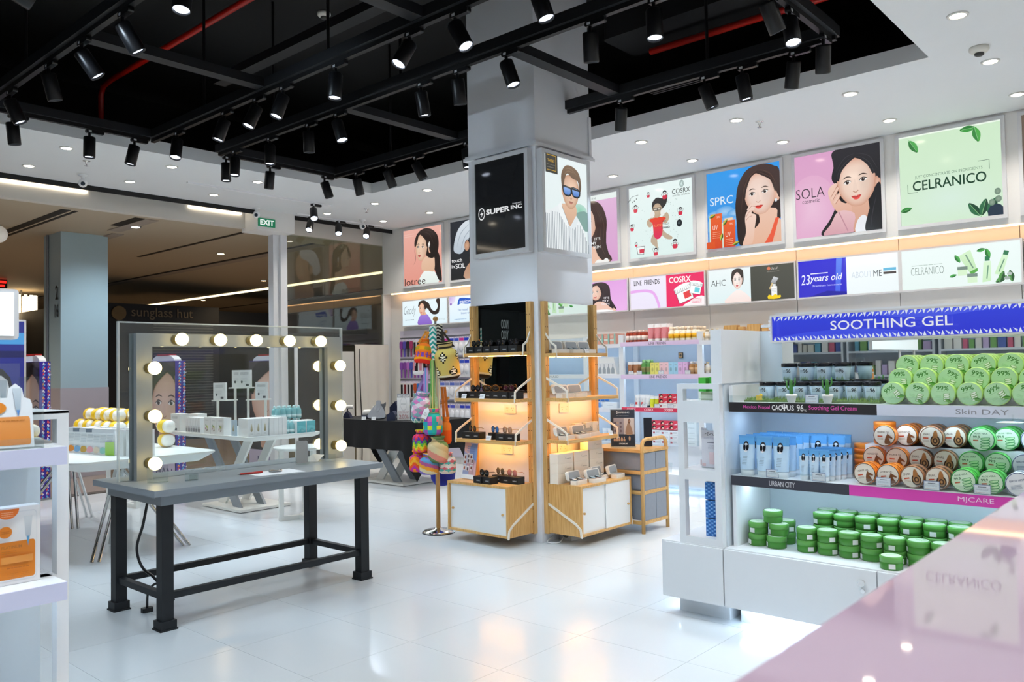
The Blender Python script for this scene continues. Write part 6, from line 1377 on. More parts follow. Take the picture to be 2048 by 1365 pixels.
def st_cactus(A):
    A.bg('#2b292b'); A.text('Mexico Nopal', .105, .30, .3, .72, '#e05bb0', .008); A.text('CAC', .315, .385, .26, .78, '#f4f2f0', .01); A.text('US', .42, .47, .26, .78, '#f4f2f0', .01)
    for p in ([(.403, .2), (.403, .9)], [(.390, .85), (.390, .5), (.403, .45)], [(.417, .85), (.417, .55), (.403, .5)]): A.stroke(p, .14, '#f4f2f0')
    A.text('96', .49, .535, .2, .88, '#f4f2f0', .01); A.text('%', .54, .555, .2, .4, '#f4f2f0'); A.text('Soothing Gel Cream', .57, .88, .26, .8, '#e05bb0', .008)
strip('strip_print', -1.985, -1.245, 1.098, 1.148, st_cactus, s1)
def st_day(A): A.bg('#cfd6e6', '#d6dced'); A.text('Skin DAY', .245, .395, .28, .72, '#8b8d98', 0)
strip('strip_print', -1.245, .1, 1.098, 1.148, st_day, s1)
def st_urb(A): A.bg('#3a3b45'); A.text('URBAN CITY', .345, .565, .24, .76, '#d4d6da', 0)
strip('strip_print', -1.985, -1.382, .717, .767, st_urb, s2)
def st_mj(A): A.bg('#d945ae', '#d23fa8'); A.text('MJCARE', .335, .435, .2, .75, '#f2d9ec', -.005)
strip('strip_print', -1.382, .0, .717, .767, st_mj, s2)
# header sign
t = thing('header_sign', 'long blue SOOTHING GEL header sign with white edging above the gondola', 'sign', (-1.853, 4.2, 1.457))
WS, HS = 1.75, .146
ring(MB(), WS, HS, .009, -.02, .02).build('frame', FRM, t); MB().box(.009, WS-.009, -.008, .015, .009, HS-.009).build('panel', mat('header_back', '#3038c8', .4), t)
A = Art(WS-.018, HS-.018, .009, .009, -.010); A.bg('#2b35dd', '#3346ea'); A.poly([(0, 0), (.1, .3), (.3, .35), (.4, 0)], '#3d50ef', smooth=3); A.poly([(.3, 1), (.4, .7), (.55, .8), (.62, 1)], '#4a5cf2', smooth=3)
for i in range(44):
    x = .004+.0226*i
    for z0, z1 in ((.99, .82), (.01, .18)): A.poly([(x, z0), (x+.004, z1), (x+.009, z0)], '#e9f2ff'); A.poly([(x+.010, z1), (x+.0195, z0), (x+.021, (z0+z1)/2)], '#dfeaff')
for j in range(5): A.poly([(.002, .16+.15*j), (.010, .2+.15*j), (.002, .28+.15*j)], '#e9f2ff')
A.text('SOOTHING GEL', .190, .512, .335, .70, '#f6f9ff', .005); A.build('print', vmat('header_print', .8, .15), t)
MB().box(-.06, .0, .0, .03, .085, .10).box(.02, .05, .02, .17, .085, .10).build('arm', GW, t)
# ------------------------------------------------------------------ round jars
def disc_jar(name, lab, body, lidc, art, r=.051, h=.055, group=None, trans=0.0):
    """jar lying on its side, lid towards -y"""
    t = thing(name, lab, 'jar', (0, 0, 0), group=group); q = Matrix.Rotation(R(90), 4, 'X')
    m_ = MB(); m_.T = q; m_.lathe([(r*.9, -h), (r*.96, -h+.004), (r*.96, -.02), (r*.9, -.018)], 24); m_.build('jar', mat('jar_'+body, body, .22, trans=trans), t)
    m_ = MB(); m_.T = q; m_.lathe([(r, -.024), (r, -.004), (r*.97, 0), (r*.90, .0005)], 24); m_.lathe([(r*.9, .0), (.0001, .0)], 24); l_ = m_.build('lid', mat('lid_'+lidc, lidc, .3), t)
    A = Art(2*r, 2*r, -r, -r, -.001, .00015); art(A); A.build('label', PRINTG, l_)
    return t
def l_aloe99(A):
    A.ell(.5, .5, .47, .47, '#a9d9a4', '#b5e3b2'); A.ell(.5, .5, .45, .45, '#b4e2b0', '#bce8ba'); A.text('99%', .25, .73, .63, .83, '#4c8c42', .02); A.lines(.25, .7, .56, .6, 1, '#8fc489')
    for i in range(4): A.poly([(.52, .5-.09*i), (.78, .52-.09*i), (.74, .43-.09*i), (.56, .42-.09*i)], '#6fae55', smooth=2); A.poly([(.54, .49-.09*i), (.76, .51-.09*i), (.72, .45-.09*i), (.57, .44-.09*i)], '#eaf6e6', smooth=2)
    leaf(A, .85, .12, .3, 150, '#6fae4f', '#4c8f3a'); A.lines(.22, .45, .3, .42, 3, '#8fc489', .25)
ja = disc_jar('aloe_jar', 'pale green 99% aloe gel jar stacked on its side on the gondola', '#a9d86a', '#b8e27f', l_aloe99, .0515, .055, 'pale green aloe jars on the gondola')
for row, (dx, z, y, nd, lab) in enumerate(((0, 1.2, 3.985, 1, 'pale green 99% aloe gel jar in the front step of its stack'), (.018, 1.2635, 4.043, 1, 'pale green 99% aloe gel jar in the middle step of its stack'), (.034, 1.3245, 4.101, 4, 'pale green 99% aloe gel jar in the highest step of its stack'))):
    for i in range(7):
        for d_ in range(nd):
            l_ = (-1.184+.1055*i+dx, y+.0575*d_, z); ro = (0, R(((i*53+row*31) % 70)-35), 0)
            if row == 0 and i == 0: ja.location = l_; ja.rotation_euler = ro; ja['label'] = lab
            else: dup(ja, l_, rot=ro, label=lab)
def steps(lab, x0, x1, z0, st_):
    m_ = MB()
    for y0, y1, z1 in st_: m_.box(x0, x1, y0, y1, z0, z1)
    tag(m_.build('stepped_riser', mat('riser_white', '#e6ebee', .4)), lab, 'riser')
steps('white stepped riser under the pale green aloe jars', -1.235, -.5, 1.1485, ((4.045, 4.1, 1.211), (4.103, 4.335, 1.272)))
def l_horse(A):
    A.ell(.5, .5, .48, .48, '#3a2a1e'); A.ell(.5, .5, .45, .45, '#e2d8c9', '#ece6db'); A.text('HORSE OIL', .2, .72, .62, .70, '#5a4030', .01); A.rect(.2, .42, .44, .5, '#c4502f'); A.lines(.2, .45, .3, .4, 2, '#a08f7d')
    A.poly([(.52, .14), (.55, .4), (.62, .55), (.66, .64), (.69, .55), (.86, .42), (.84, .36), (.70, .40), (.78, .2), (.76, .14)], '#7a4a28', smooth=3)
def l_snail(A):
    A.ell(.5, .5, .48, .48, '#6b4a35'); A.ell(.5, .5, .45, .45, '#ddd6c6', '#e9e4d8'); A.text('SNAIL', .16, .46, .6, .7, '#5a4030', .01); A.rect(.16, .38, .44, .5, '#c4502f'); A.lines(.16, .42, .3, .4, 2, '#a08f7d')
    for i, rr in enumerate((.2, .15, .10, .05)): A.ell(.66, .36, rr, rr*1.25, ('#3a2a20', '#a87a4c', '#4a3426', '#b98a58')[i])
    A.poly([(.56, .5), (.62, .78), (.72, .8), (.76, .55)], '#a8713f', smooth=3)
def l_aloe2(A):
    A.ell(.5, .5, .48, .48, '#2f7d4a'); A.ell(.5, .5, .45, .45, '#c9e3c4', '#d6ecd2'); A.text('ALOE VERA', .2, .72, .72, .79, '#3d6a4a', .01); A.text('99.9', .16, .42, .55, .66, '#33613f', .02); A.rect(.16, .36, .42, .48, '#b9684a')
    for i in range(4): A.poly([(.45, .56-.12*i), (.8, .6-.12*i), (.76, .48-.12*i), (.5, .47-.12*i)], '#4f9f5f', smooth=2); A.poly([(.48, .545-.12*i), (.78, .58-.12*i), (.73, .5-.12*i), (.52, .49-.12*i)], '#bfe6b4', smooth=2)
def l_bird(A):
    A.ell(.5, .5, .48, .48, '#39507a'); A.ell(.5, .5, .45, .45, '#dfe2e6', '#e9ebee'); A.text("BIRD'S NEST", .2, .75, .62, .7, '#3a4f77', .01); A.lines(.2, .6, .3, .5, 4, '#8a97ad')
for nm, lab, body, lid, lf, c0 in (('horse_oil_jar', 'orange HORSE OIL jar stacked on its side on the middle shelf', '#ef7f1f', '#ee8a2b', l_horse, 0), ('snail_jar', 'brown SNAIL cream jar stacked on its side on the middle shelf', '#5c4a3c', '#a9744e', l_snail, 2), ('aloe_vera_jar', 'bright green ALOE VERA jar stacked on its side on the middle shelf', '#56c24a', '#5fc95a', l_aloe2, 4), ('nest_jar', 'white and navy jar at the counter end of the middle shelf', '#3c4f78', '#dfe6ec', l_bird, 6)):
    j_ = disc_jar(nm, lab, body, lid, lf, .0515, .055, lab.split(' stacked')[0]+'s'); L = []
    for i in range(2):
        c_ = c0+i; x = -1.321+.1045*c_
        L += [(x, 3.985+.0575*d_, .8195) for d_ in range(2)]+[(x+.006, 4.102, .886)]+([(x+.032, 4.168+.0575*d_, .992) for d_ in range(3)] if c_ else [])
    multi(j_, L, rots=[(0, R(((k_*41) % 24)-12), 0) for k_ in range(len(L))])
    if c0 < 6: dup(j_, (-1.262+.2065*(c0/2), 4.10, .992), rot=(R(-4), 0, 0), label={0: 'orange HORSE OIL tester jar leaning on top of its stack', 2: 'brown SNAIL tester jar leaning on top of its stack', 4: 'green ALOE VERA tester jar leaning on top of its stack'}[c0])
steps('white stepped riser under the jars on the middle shelf', -1.375, -.45, .7675, ((4.105, 4.162, .834), (4.17, 4.34, .940)))
st = thing('orange_jar_upright', 'plain orange jar standing upright behind the HORSE OIL jars', 'jar', (0, 0, 0), group='upright orange jars'); MB().lathe([(.047, 0), (.05, .004), (.05, .035), (.0515, .037), (.0515, .052), (.049, .055), (.0001, .055)], 24).build('jar', mat('lid_#ee8a2b'), st)
MB().lathe([(.0518, .006), (.0518, .03)], 24).build('band', mat('orange_deep', '#e06a12', .35), st)
multi(st, [(-1.30, 4.235, .9405+.0557*i) for i in range(2)]+[(-1.42, 4.3, .767+.0557*i) for i in range(3)])
# ------------------------------------------------------------------ tubes
def tube_prod(name, lab, wd, h_, top, bot, cap, group, art=None, capdown=True, cat='tube'):
    t = thing(name, lab, cat, (0, 0, 0), group=group); n = 16; vs = []; ch = h_*.16
    lv = [(ch, .42, .42), (h_*.45, .46, .29), (h_*.8, .49, .12), (h_, .5, .02)]
    for z, a, b in lv: vs += [(wd*a*math.cos(2*PI*i/n), wd*b*math.sin(2*PI*i/n), z) for i in range(n)]
    m_ = MB(); cs = [bot, bot, top]
    for j in range(3): m_.add(vs, [(j*n+i, j*n+(i+1) % n, (j+1)*n+(i+1) % n, (j+1)*n+i) for i in range(n)], 0, True, [cs[j]]*n)
    m_.build('tube', PRINTG, t)
    MB().box(-wd*.5, wd*.5, -.002, .002, h_*.985, h_*1.03).build('crimp', mat('crimp_'+top, top, .3), t)
    MB().lathe([(wd*.36, 0), (wd*.38, .002), (wd*.40, ch), (wd*.30, ch)], n).build('cap', mat('cap_'+cap, cap, .3), t)
    if art:
        A = Art(wd*.7, h_*.7, -wd*.35, 0, 0, .0002); art(A); q = A.build('print', PRINTG, t); q.rotation_euler = (-math.atan(.333*wd/(.7*h_)), 0, 0); q.location = (0, -.41*wd-.001, .2*h_)
    return t
def p_face(A):
    A.ell(.5, .80, .26, .20, '#33333a'); A.ell(.5, .76, .22, .17, '#e6eef4')
    for x in (.38, .62): A.ell(x, .76, .11, .11, '#1d1e24')
    A.ell(.5, .66, .025, .02, '#d07a86'); A.lines(.3, .7, .12, .46, 6, '#8fa0ae', .3)
tb = tube_prod('blue_tube', 'large pale blue tube with a sunglasses face on the URBAN CITY shelf', .088, .2, '#6aaee6', '#bcd8ee', '#dfe9f0', 'large blue tubes on the gondola', p_face)
multi(tb, [(-1.915+.092*i+.004*j, 4.0+.076*j, .767) for j in range(5) for i in range(3 if j < 3 else 5)])
tb2 = tube_prod('blue_tube', 'small pale blue tube with a sunglasses face on the URBAN CITY shelf', .05, .148, '#6aaee6', '#c3dcef', '#dfe9f0', 'small blue tubes on the gondola', p_face)
multi(tb2, [(-1.612+.051*i+.012*j, 3.99+.0445*j, .767) for j in range(5) for i in range(3)])
# ------------------------------------------------------------------ green jars on the bottom shelf
gj = thing('green_jar', 'translucent dark green gel jar stacked on the lowest gondola board', 'jar', (0, 0, 0), group='green gel jars on the lowest board')
MB().lathe([(.046, 0), (.049, .004), (.049, .034), (.047, .036)], 22).build('jar', mat('green_gel', '#55a044', .2, trans=.25), gj)
l_ = MB().lathe([(.0505, .034), (.0505, .057), (.049, .060), (.0001, .060)], 22).build('lid', mat('green_lid', '#6cb558', .25, trans=.15), gj)
A = Art(.09, .09, -.045, -.045, -.0608, .0002); A.ell(.5, .5, .48, .48, '#c6e2bf', '#e0f0da'); A.lines(.25, .75, .35, .65, 3, '#7fb878'); leaf(A, .5, .7, .2, 40); q = A.build('label', PRINT, l_); q.rotation_euler = (R(-90), 0, 0)
MB().box(-.014, .014, -.0496, -.0486, .008, .03).build('sticker', mat('sticker_white', '#e3e6e4', .4), gj)
L = [(-1.90, 4.07, 0), (-1.795, 4.06, 0), (-1.90, 4.075, 1), (-1.79, 4.08, 1), (-1.83, 4.10, 2), (-1.80, 4.19, 0), (-1.80, 4.19, 1)]
for i in range(8):
    L += [(-1.64+.1045*i, 4.07, 0), (-1.64+.1045*i, 4.07, 1), (-1.60+.1045*i, 4.19, 0), (-1.60+.1045*i, 4.19, 1), (-1.60+.1045*i, 4.19, 2), (-1.62+.1045*i, 4.30, 0), (-1.62+.1045*i, 4.30, 1), (-1.62+.1045*i, 4.30, 2)]
rnd = random.Random(4)
multi(gj, [(x, y, .398+.0605*k_) for x, y, k_ in L], rots=[(0, 0, rnd.uniform(-1.2, 1.2)) for _ in L])
for o_, p_ in zip([o_ for o_ in COL.objects if o_.name.startswith('green_jar')], L): o_['label'] = 'green gel jar in the %s layer on the lowest gondola board' % ('bottom', 'second', 'highest')[p_[2]]
q = dup(gj, (-1.205, 3.955, .398), R(20), 'single light green jar at the board edge beside the counter'); 
# ------------------------------------------------------------------ cactus cream tubs, turf, pots
cc = thing('cactus_tub', 'pale blue cactus cream tub with black lid standing in the turf', 'tub', (0, 0, 0), group='cactus cream tubs on the turf')
m_ = MB(); m_.lathe([(.030, 0), (.031, .002), (.0395, .078), (.036, .08)], 24, colf=lambda u, v: '#6f9a5a' if v < .3 else '#b3cfe2'); m_.build('tub', PRINTG, cc)
MB().lathe([(.041, .074), (.0425, .078), (.0425, .09), (.040, .093), (.0001, .094)], 24).build('lid', mat('tub_lid', '#1a1c22', .15), cc)
A = Art(.05, .06, -.025, .012, -.0395, .0003); A.poly([(.0, 0), (.05, 1), (.95, 1), (1, 0)], '#b8d4e6', '#c6dbe6'); A.text('96', .42, .86, .58, .93, '#20262e', .02); A.lines(.1, .5, .62, .85, 2, '#7c93a6')
for i in range(6): A.poly([(.1+.13*i, 0), (.13+.13*i, .28+.07*(i % 3)), (.2+.13*i, 0)], '#6f9655')
q = A.build('label', PRINTG, cc); q.rotation_euler = (R(7), 0, 0); q.location = (0, .004, 0)
TL = [(-1.83+.0875*i, 4.082, 0) for i in range(7)]+[(-1.76+.092*i, 4.2, k_) for k_ in range(2) for i in range(4)]+[(-1.39, 4.2, 0)]
for o_, p_ in zip(multi(cc, [(x, y, 1.158+.095*k_) for x, y, k_ in TL], rots=[(0, 0, R((i*29) % 30-15)) for i in range(len(TL))]), TL): o_['label'] = 'pale blue cactus cream tub with black lid '+('stacked on the rear tubs' if p_[2] else 'standing low in the turf')
m_ = MB(); m_.box(-1.93, -1.25, 4.008, 4.33, 1.1485, 1.1575, 0); rnd = random.Random(9)
for i in range(2600):
    x, y = rnd.uniform(-1.93, -1.25), rnd.uniform(4.01, 4.13 if rnd.random() < .75 else 4.3); h_ = rnd.uniform(.008, .02); a = rnd.uniform(0, 6.3); dx, dy = .0022*math.cos(a), .0022*math.sin(a); lx, ly = rnd.uniform(-.006, .006), rnd.uniform(-.006, .006)
    m_.add([(x-dx, y-dy, 1.157), (x+dx, y+dy, 1.157), (x+lx, y+ly, 1.157+h_)], [(0, 1, 2)], 1+(i % 2))
o = m_.build('turf_strip', [mat('turf_base', '#5d7a3a', .9), mat('turf_green', '#6f9a3f', .8), mat('turf_light', '#93b35a', .8)]); tag(o, 'strip of green artificial turf along the highest gondola shelf', 'artificial turf', kind='stuff')
o = MB().rbox(-.014, .014, -.01, .01, 0, .024, .006).sphere((.01, 0, .024), .009).build('yellow_ornament', mat('ornament_yellow', '#d8b93a', .5)); o.location = (-1.83, 3.972, 1.16); o.rotation_euler = (0, 0, R(30)); tag(o, 'tiny yellow ornament on the turf', 'ornament')
for x, lab in ((-1.662, 'toy cactus in a small white pot beside the price card'), (-1.482, 'toy cactus in a small white pot past the price card')):
    t = thing('cactus_pot', lab, 'cactus', (x, 3.978, 1.149)); MB().lathe([(.017, 0), (.024, .03), (.026, .031), (.0275, .042), (.024, .042), (.022, .034)], 18).build('pot', mat('pot_white', '#e6e6e2', .5), t)
    CA = mat('cactus_green', '#3e7a38', .6, noise=.3, nscale=80); g_ = MB().lathe([(.0085, .035), (.0095, .06), (.009, .10), (.005, .115), (.0001, .117)], 10).build('stem', CA, t)
    for sd, z in ((-1, .065), (1, .08)): MB().tube([(0, 0, z), (sd*.016, 0, z+.004), (sd*.022, 0, z+.018), (sd*.022, 0, z+.045)], [.004, .0045, .0045, .003], 8).build('arm', CA, g_)
PTG = [((-1.588, 3.968, 1.149), 'framed white price card between the cactus pots'), ((-1.80, 3.968, .768), 'framed white price card before the large blue tubes'), ((-1.565, 3.968, .768), 'framed white price card before the small blue tubes'), ((-1.265, 3.968, .768), 'framed white price card before the HORSE OIL jars'), ((-1.06, 3.968, .768), 'framed white price card before the SNAIL jars'), ((-.86, 3.968, .768), 'framed white price card before the ALOE VERA jars')]
for i, (l, lab) in enumerate(PTG):
    t = thing('price_card', lab, 'price card', l, group='framed price cards') if i == 0 else dup(pc, l, 0, lab)
    if i == 0:
        pc = t; ring(MB(), .066, .042, .0025, -.002, .002).build('frame', mat('card_frame', '#7f8fae', .4), t); A = Art(.062, .038, .002, .002, -.001); A.bg('#e9eef4'); A.lines(.25, .75, .72, .84, 1, '#4d5566', .7); A.lines(.1, .9, .4, .6, 2, '#9aa5b8'); A.lines(.1, .9, .12, .22, 1, '#b9684a'); A.build('print', PRINT, t)
t = thing('shelf_wobbler', 'round translucent green wobbler hanging from the Skin DAY shelf edge', 'wobbler', (-.70, 3.935, 1.115)); MB().cyl((0, -.05, -.03), (0, -.05, -.0285), .05, n=28).build('disc', clear('green_film', '#cfe6cf', .35, 1.4), t); MB().box(-.004, .004, -.03, .014, -.03, -.0285).box(-.004, .004, .0125, .014, -.03, 0).build('stem', ACRYL, t)
# ------------------------------------------------------------------ things in the end frame
bx = thing('blue_patterned_box', 'small box with blue diamond pattern, stacked in the gondola end frame', 'box', (0, 0, 0), group='blue patterned boxes in the end frame')
MB().box(-.04, .04, 0, .1, 0, .092).build('box', mat('blue_box_card', '#2a5fa6', .4), bx); A = Art(.08, .092, -.04, 0, -.0006, .0002); A.bg('#3f7fd0', '#4a90dd')
for i in range(5):
    for j in range(9): A.poly([(.1+.2*i, .055+.11*j), (.18+.2*i, .11+.11*j), (.1+.2*i, .165+.11*j), (.02+.2*i, .11+.11*j)], ('#8fc8f6', '#2f66b4')[(i+j) % 2])
A.build('print', PRINTG, bx); multi(bx, [(-2.092, 3.94, .436+.097*i) for i in range(3)])
def a_form(A): A.bg('#e9e9f1', '#eeedf3'); A.text('Dr', .1, .2, .88, .95, '#3a3c48', -.01) if False else None; A.stroke([(.15, .9), (.3, .95), (.25, .86), (.45, .93), (.5, .87), (.62, .93)], .012, '#3a3c48', 3); A.lines(.1, .6, .76, .82, 2, '#b3b2c2'); A.rect(.25, .95, .665, .68, '#44465e'); A.lines(.3, .9, .5, .62, 4, '#b7b6c4', .25); A.rect(.35, .95, .1, .42, '#ecd3d6'); A.ell(.65, .28, .08, .05, '#d7b7a4'); A.rect(.05, .2, .04, .12, '#e9cdd0')
def a_form2(A): A.bg('#e3e2ee'); A.stroke([(.15, .9), (.4, .95), (.45, .86), (.75, .92)], .015, '#5a5a70', 3); A.ell(.5, .74, .25, .06, '#e0c3c8'); A.lines(.15, .9, .3, .64, 7, '#b1b0c4', .25); A.rect(0, 1, 0, .14, '#ead2d8')
for lab, x, y, rz, w_, h_, fn in (('printed white leaflet stand with a pink picture in the end frame', -2.10, 3.985, 0, .145, .205, a_form), ('narrow white leaflet stand turned sideways in the end frame', -2.20, 4.07, -25, .05, .21, a_form2)):
    t = thing('leaflet_stand', lab, 'leaflet', (x, y, .79), R(rz)); MB().box(-w_/2, w_/2, 0, .004, 0, h_).box(-w_/2, w_/2, 0, .05, 0, .003).build('holder', ACRYL, t); A = Art(w_*.97, h_*.97, -w_*.485, h_*.015, -.001, .0002); fn(A); A.build('print', PRINT, t)
# green cartons and bottles on top of the end unit behind the window
q = carton('green_carton', 'bright green carton seen through the highest end frame window', 'carton', .045, .06, .12, lambda A: (A.rect(0, 1, .35, 1, '#3fae3a', '#57c24c'), A.rect(0, 1, 0, .35, '#e6efe2')), body='#4db844', group='green cartons behind the end frame'); multi(q, [(-2.215+.05*i, 4.12+.03*(i % 2), 1.155) for i in range(2)]+[(-2.22+.047*i, 4.25, 1.155) for i in range(4)])
q = thing('clear_block', 'clear pale green product block in the highest end frame window', 'block', (-2.12, 4.02, 1.155)); MB().box(-.05, .05, -.03, .03, 0, .045).build('block', mat('pale_green_clear', '#cfe0b8', .1, trans=.5), q); MB().box(-.048, .048, -.0305, -.03, .008, .03).build('label', mat('pale_label', '#e3ecd6', .4), q)
q = carton('tall_green_card', 'tall pale green display card beside the black tower edge', 'card', .07, .01, .26, lambda A: (A.bg('#a9cf8a', '#bfdba2'), A.lines(.2, .8, .6, .9, 5, '#7fa865', .3), A.rect(.1, .9, .05, .3, '#7fb56a')), body='#a9cf8a'); q.location = (-2.10, 4.2, 1.155); q.rotation_euler = (R(-6), 0, R(20))

# ================================================================== WALL SHELVES
SY = 7.80; SB = 8.14
SHW = mat('wall_shelf_white', '#dfe5ec', .35, noise=.01); SBACK = mat('shelf_back_blue', '#c3d0de', .45, noise=.02)
PIT = .9985
def bay(lab, x0, strips, first_=False):
    t = thing('wall_shelf_unit', lab, 'shelf unit', (x0, SY, 0), group='wall shelf units'); W = PIT
    b_ = lambda nm, a, b, c, d, e, f, m_=SHW, p=None: MB().box(a, b, c, d, e, f).build(nm, m_, p or t)
    b_('back', .02, W-.02, .335, .342, .44, 1.70, SBACK)
    for x in (0, W-.03): b_('upright', x, x+.03, 0, .04, .44, 1.70); b_('upright', x, x+.03, .3, .34, .44, 1.70)
    for z, th, fn in strips:
        s = MB().box(0, W, .005, .335, z-.02, z).box(0, W, -.01, .005, z-th, z).build('shelf', SHW, t)
        if fn:
            A = Art(W, th, 0, z-th, -.0112, .0002); fn(A); A.build('strip_print', PRINT, s)
        b_('shelf_led', .05, W-.05, .012, .022, z-.025, z-.0205, LEDC, s)
    c_ = b_('cabinet', 0, W-.004, .24, .342, .2, .44); d1 = b_('cabinet_door', .003, W-.007, .228, .24, .205, .435)
    MB().cyl((W-.1, .228, .38), (W-.1, .215, .38), .012, n=12).build('lock', CHROME, d1)
    b_('counter', 0, W, .2, .342, .44, .455); b_('platform', 0, W, -.35, .342, .10, .205); b_('plinth', 0, W, .1, .3, 0, .1); b_('platform_led', .02, W-.02, -.1, -.09, .09, .098, LEDC)
    return t
def s_line(A): A.bg('#dcc6e6', '#e2cdea'); A.text('LINE  FRIENDS', .38, .60, .22, .78, '#4a4258', .01)
def s_cos(A):
    A.bg('#d8365a', '#d63458')
    for a in (.07, .30, .55, .82): A.text('COSRX', a, a+.12, .2, .8, '#fbe4e9', .02)
def s_plain(A): A.bg('#dfe3ec')
def s_celr(A): A.bg('#dfe3e8'); A.text('CELRANICO', .4, .62, .2, .8, '#6f7a7d', 0)
ST1 = [(1.613, .048, s_line), (1.245, .052, s_line), (.875, .045, s_cos)]
ST2 = [(1.60, .045, s_plain), (1.25, .045, s_plain), (.86, .045, s_plain)]
ST3 = [(1.60, .045, s_celr), (1.25, .045, s_celr), (.86, .045, s_celr)]
XB = -5.243
bay('wall shelf unit with lilac LINE FRIENDS and red COSRX strips', XB, ST1)
bay('wall shelf unit with plain strips beside the column shelves', XB-PIT, ST2)
bay('wall shelf unit with plain strips hidden behind the column', XB-2*PIT, ST2)
bay('wall shelf unit with plain strips behind the gondola end frame', XB+PIT, ST2)
bay('wall shelf unit with pale CELRANICO strips reflected in the column mirror', XB+2*PIT, ST3)
bay('wall shelf unit with pale CELRANICO strips behind the gondola', XB+3*PIT, ST3)
bay('wall shelf unit with plain strips at the far end of the wall', XB+4*PIT, ST2)
def bottle(name, lab, r, h_, body, cap, group, label=None, capr=.5, caph=.2, trans=.3, cat='bottle', n=14):
    t = thing(name, lab, cat, (0, 0, 0), group=group); hb = h_*(1-caph)
    MB().lathe([(r*.95, 0), (r, .003), (r, hb*.82), (r*.7, hb*.95), (r*capr, hb)], n).build('body', mat('pb_'+body, body, .2, trans=trans), t)
    MB().lathe([(r*capr*1.05, hb*.99), (r*capr*1.05, h_*.97), (r*capr*.8, h_), (.0001, h_)], n).build('cap', mat('pc_'+cap, cap, .3), t)
    if label: MB().lathe([(r*1.01, hb*.2), (r*1.01, hb*.65)], n).build('label', mat('pl_'+label, label, .4), t)
    return t
X = lambda u: XB+u
Z1, Z2, Z3, Z4 = 1.614, 1.246, .876, .456
gp_ = 'products on the LINE FRIENDS and COSRX shelves'
q = bottle('amber_bottle', 'amber red bottle with white collar on the highest wall shelf', .022, .13, '#b0452e', '#e3ccc4', 'amber bottles on the highest wall shelf', '#e6d9d2', .55, .16); multi(q, [(X(.07+.052*i), SY+.04+.05*j, Z1) for i in range(5) for j in range(4)])
q = tube_prod('pink_white_tube', 'tall white and rose tube on the highest wall shelf', .075, .19, '#f0eef0', '#d98a92', '#e8e8ea', 'rose tubes on the highest wall shelf'); multi(q, [(X(.37+.088*i), SY+.05+.06*j, Z1) for i in range(3) for j in range(3)])
q = bottle('yellow_bottle', 'white bottle with yellow picture on the highest wall shelf', .032, .15, '#f2ecda', '#f3e4cf', 'yellow picture bottles on the highest wall shelf', '#e9b21f', .6, .25, 0); multi(q, [(X(.635+.072*i), SY+.045+.07*j, Z1) for i in range(5) for j in range(4)])
q = tube_prod('brown_tube', 'white tube with brown lower half on the middle wall shelf', .07, .14, '#f0ece8', '#a8714e', '#efe9e2', 'brown tubes on the middle wall shelf'); multi(q, [(X(.09+.075*i), SY+.05+.06*j, Z2) for i in range(2) for j in range(3)])
q = bottle('green_bottle', 'leafy green bottle on the middle wall shelf', .03, .165, '#6fae5c', '#9fce8f', 'green bottles on the middle wall shelf', '#8a8a54', .6, .2, .3); multi(q, [(X(.265+.064*i), SY+.06+.063*j, Z2) for i in range(2) for j in range(2)])
for i, (c_, nm) in enumerate((('#e2dd7a', 'pale yellow'), ('#ecc7cf', 'pale pink'), ('#9fcfe8', 'sky blue'), ('#ddb6e0', 'lilac'))):
    def a_c(A, c_=c_): A.bg(shade(c_, 1.0), shade(c_, 1.12)); A.ell(.5, .4, .25, .2, shade(c_, .8), shade(c_, .6)); A.lines(.25, .75, .75, .88, 2, '#8f8a80')
    q = carton('small_carton', nm+' carton on the middle wall shelf', 'carton', .058, .04, .13, a_c, body=c_, group=nm+' cartons on the middle wall shelf'); multi(q, [(X(.40+.117*i+.06*k_), SY+.04+.045*j, Z2) for k_ in range(2) for j in range(3)])
q = bottle('brown_bottle', 'brown patterned bottle with white collar on the middle wall shelf', .032, .135, '#b08253', '#e9e6e2', 'brown bottles on the middle wall shelf', '#caa57c', .55, .2, .1); multi(q, [(X(.877+.068*i), SY+.05+.07*j, Z2) for i in range(2) for j in range(3)])
t = thing('small_plaque', 'small dark framed plaque on the shelf back', 'plaque', (X(.585), SY+.32, 1.42)); MB().box(-.028, .028, 0, .01, 0, .065).build('board', mat('plaque_dark', '#4a4038', .5), t); A = Art(.044, .05, -.022, .008, -.001); A.bg('#c79a6a'); A.ell(.5, .5, .3, .3, '#5a4a40'); A.build('print', PRINT, t)
q = tube_prod('white_tube', 'white tube with red square on the COSRX shelf', .06, .135, '#f3f4f5', '#e6e8ea', '#f0f0f0', 'white tubes on the COSRX shelf', lambda A: (A.rect(.2, .8, .05, .35, '#c24a4a'), A.lines(.3, .7, .5, .8, 2, '#a9adb3'))); multi(q, [(X(.18+.075*i), SY+.04+.05*j, Z3) for i in range(2) for j in range(3)])
q = tube_prod('white_tube', 'white tube with dark stripe on the COSRX shelf', .055, .13, '#f3f4f5', '#e6e8ea', '#3a4652', 'striped tubes on the COSRX shelf'); multi(q, [(X(.31), SY+.04+.05*j, Z3) for j in range(3)])
q = tube_prod('yellow_tube', 'white tube with bright yellow band on the COSRX shelf', .055, .12, '#f1f3ee', '#d8dc3a', '#e6e04a', 'yellow band tubes on the COSRX shelf'); multi(q, [(X(.375+.06*i), SY+.04+.05*j, Z3) for i in range(2) for j in range(3)])
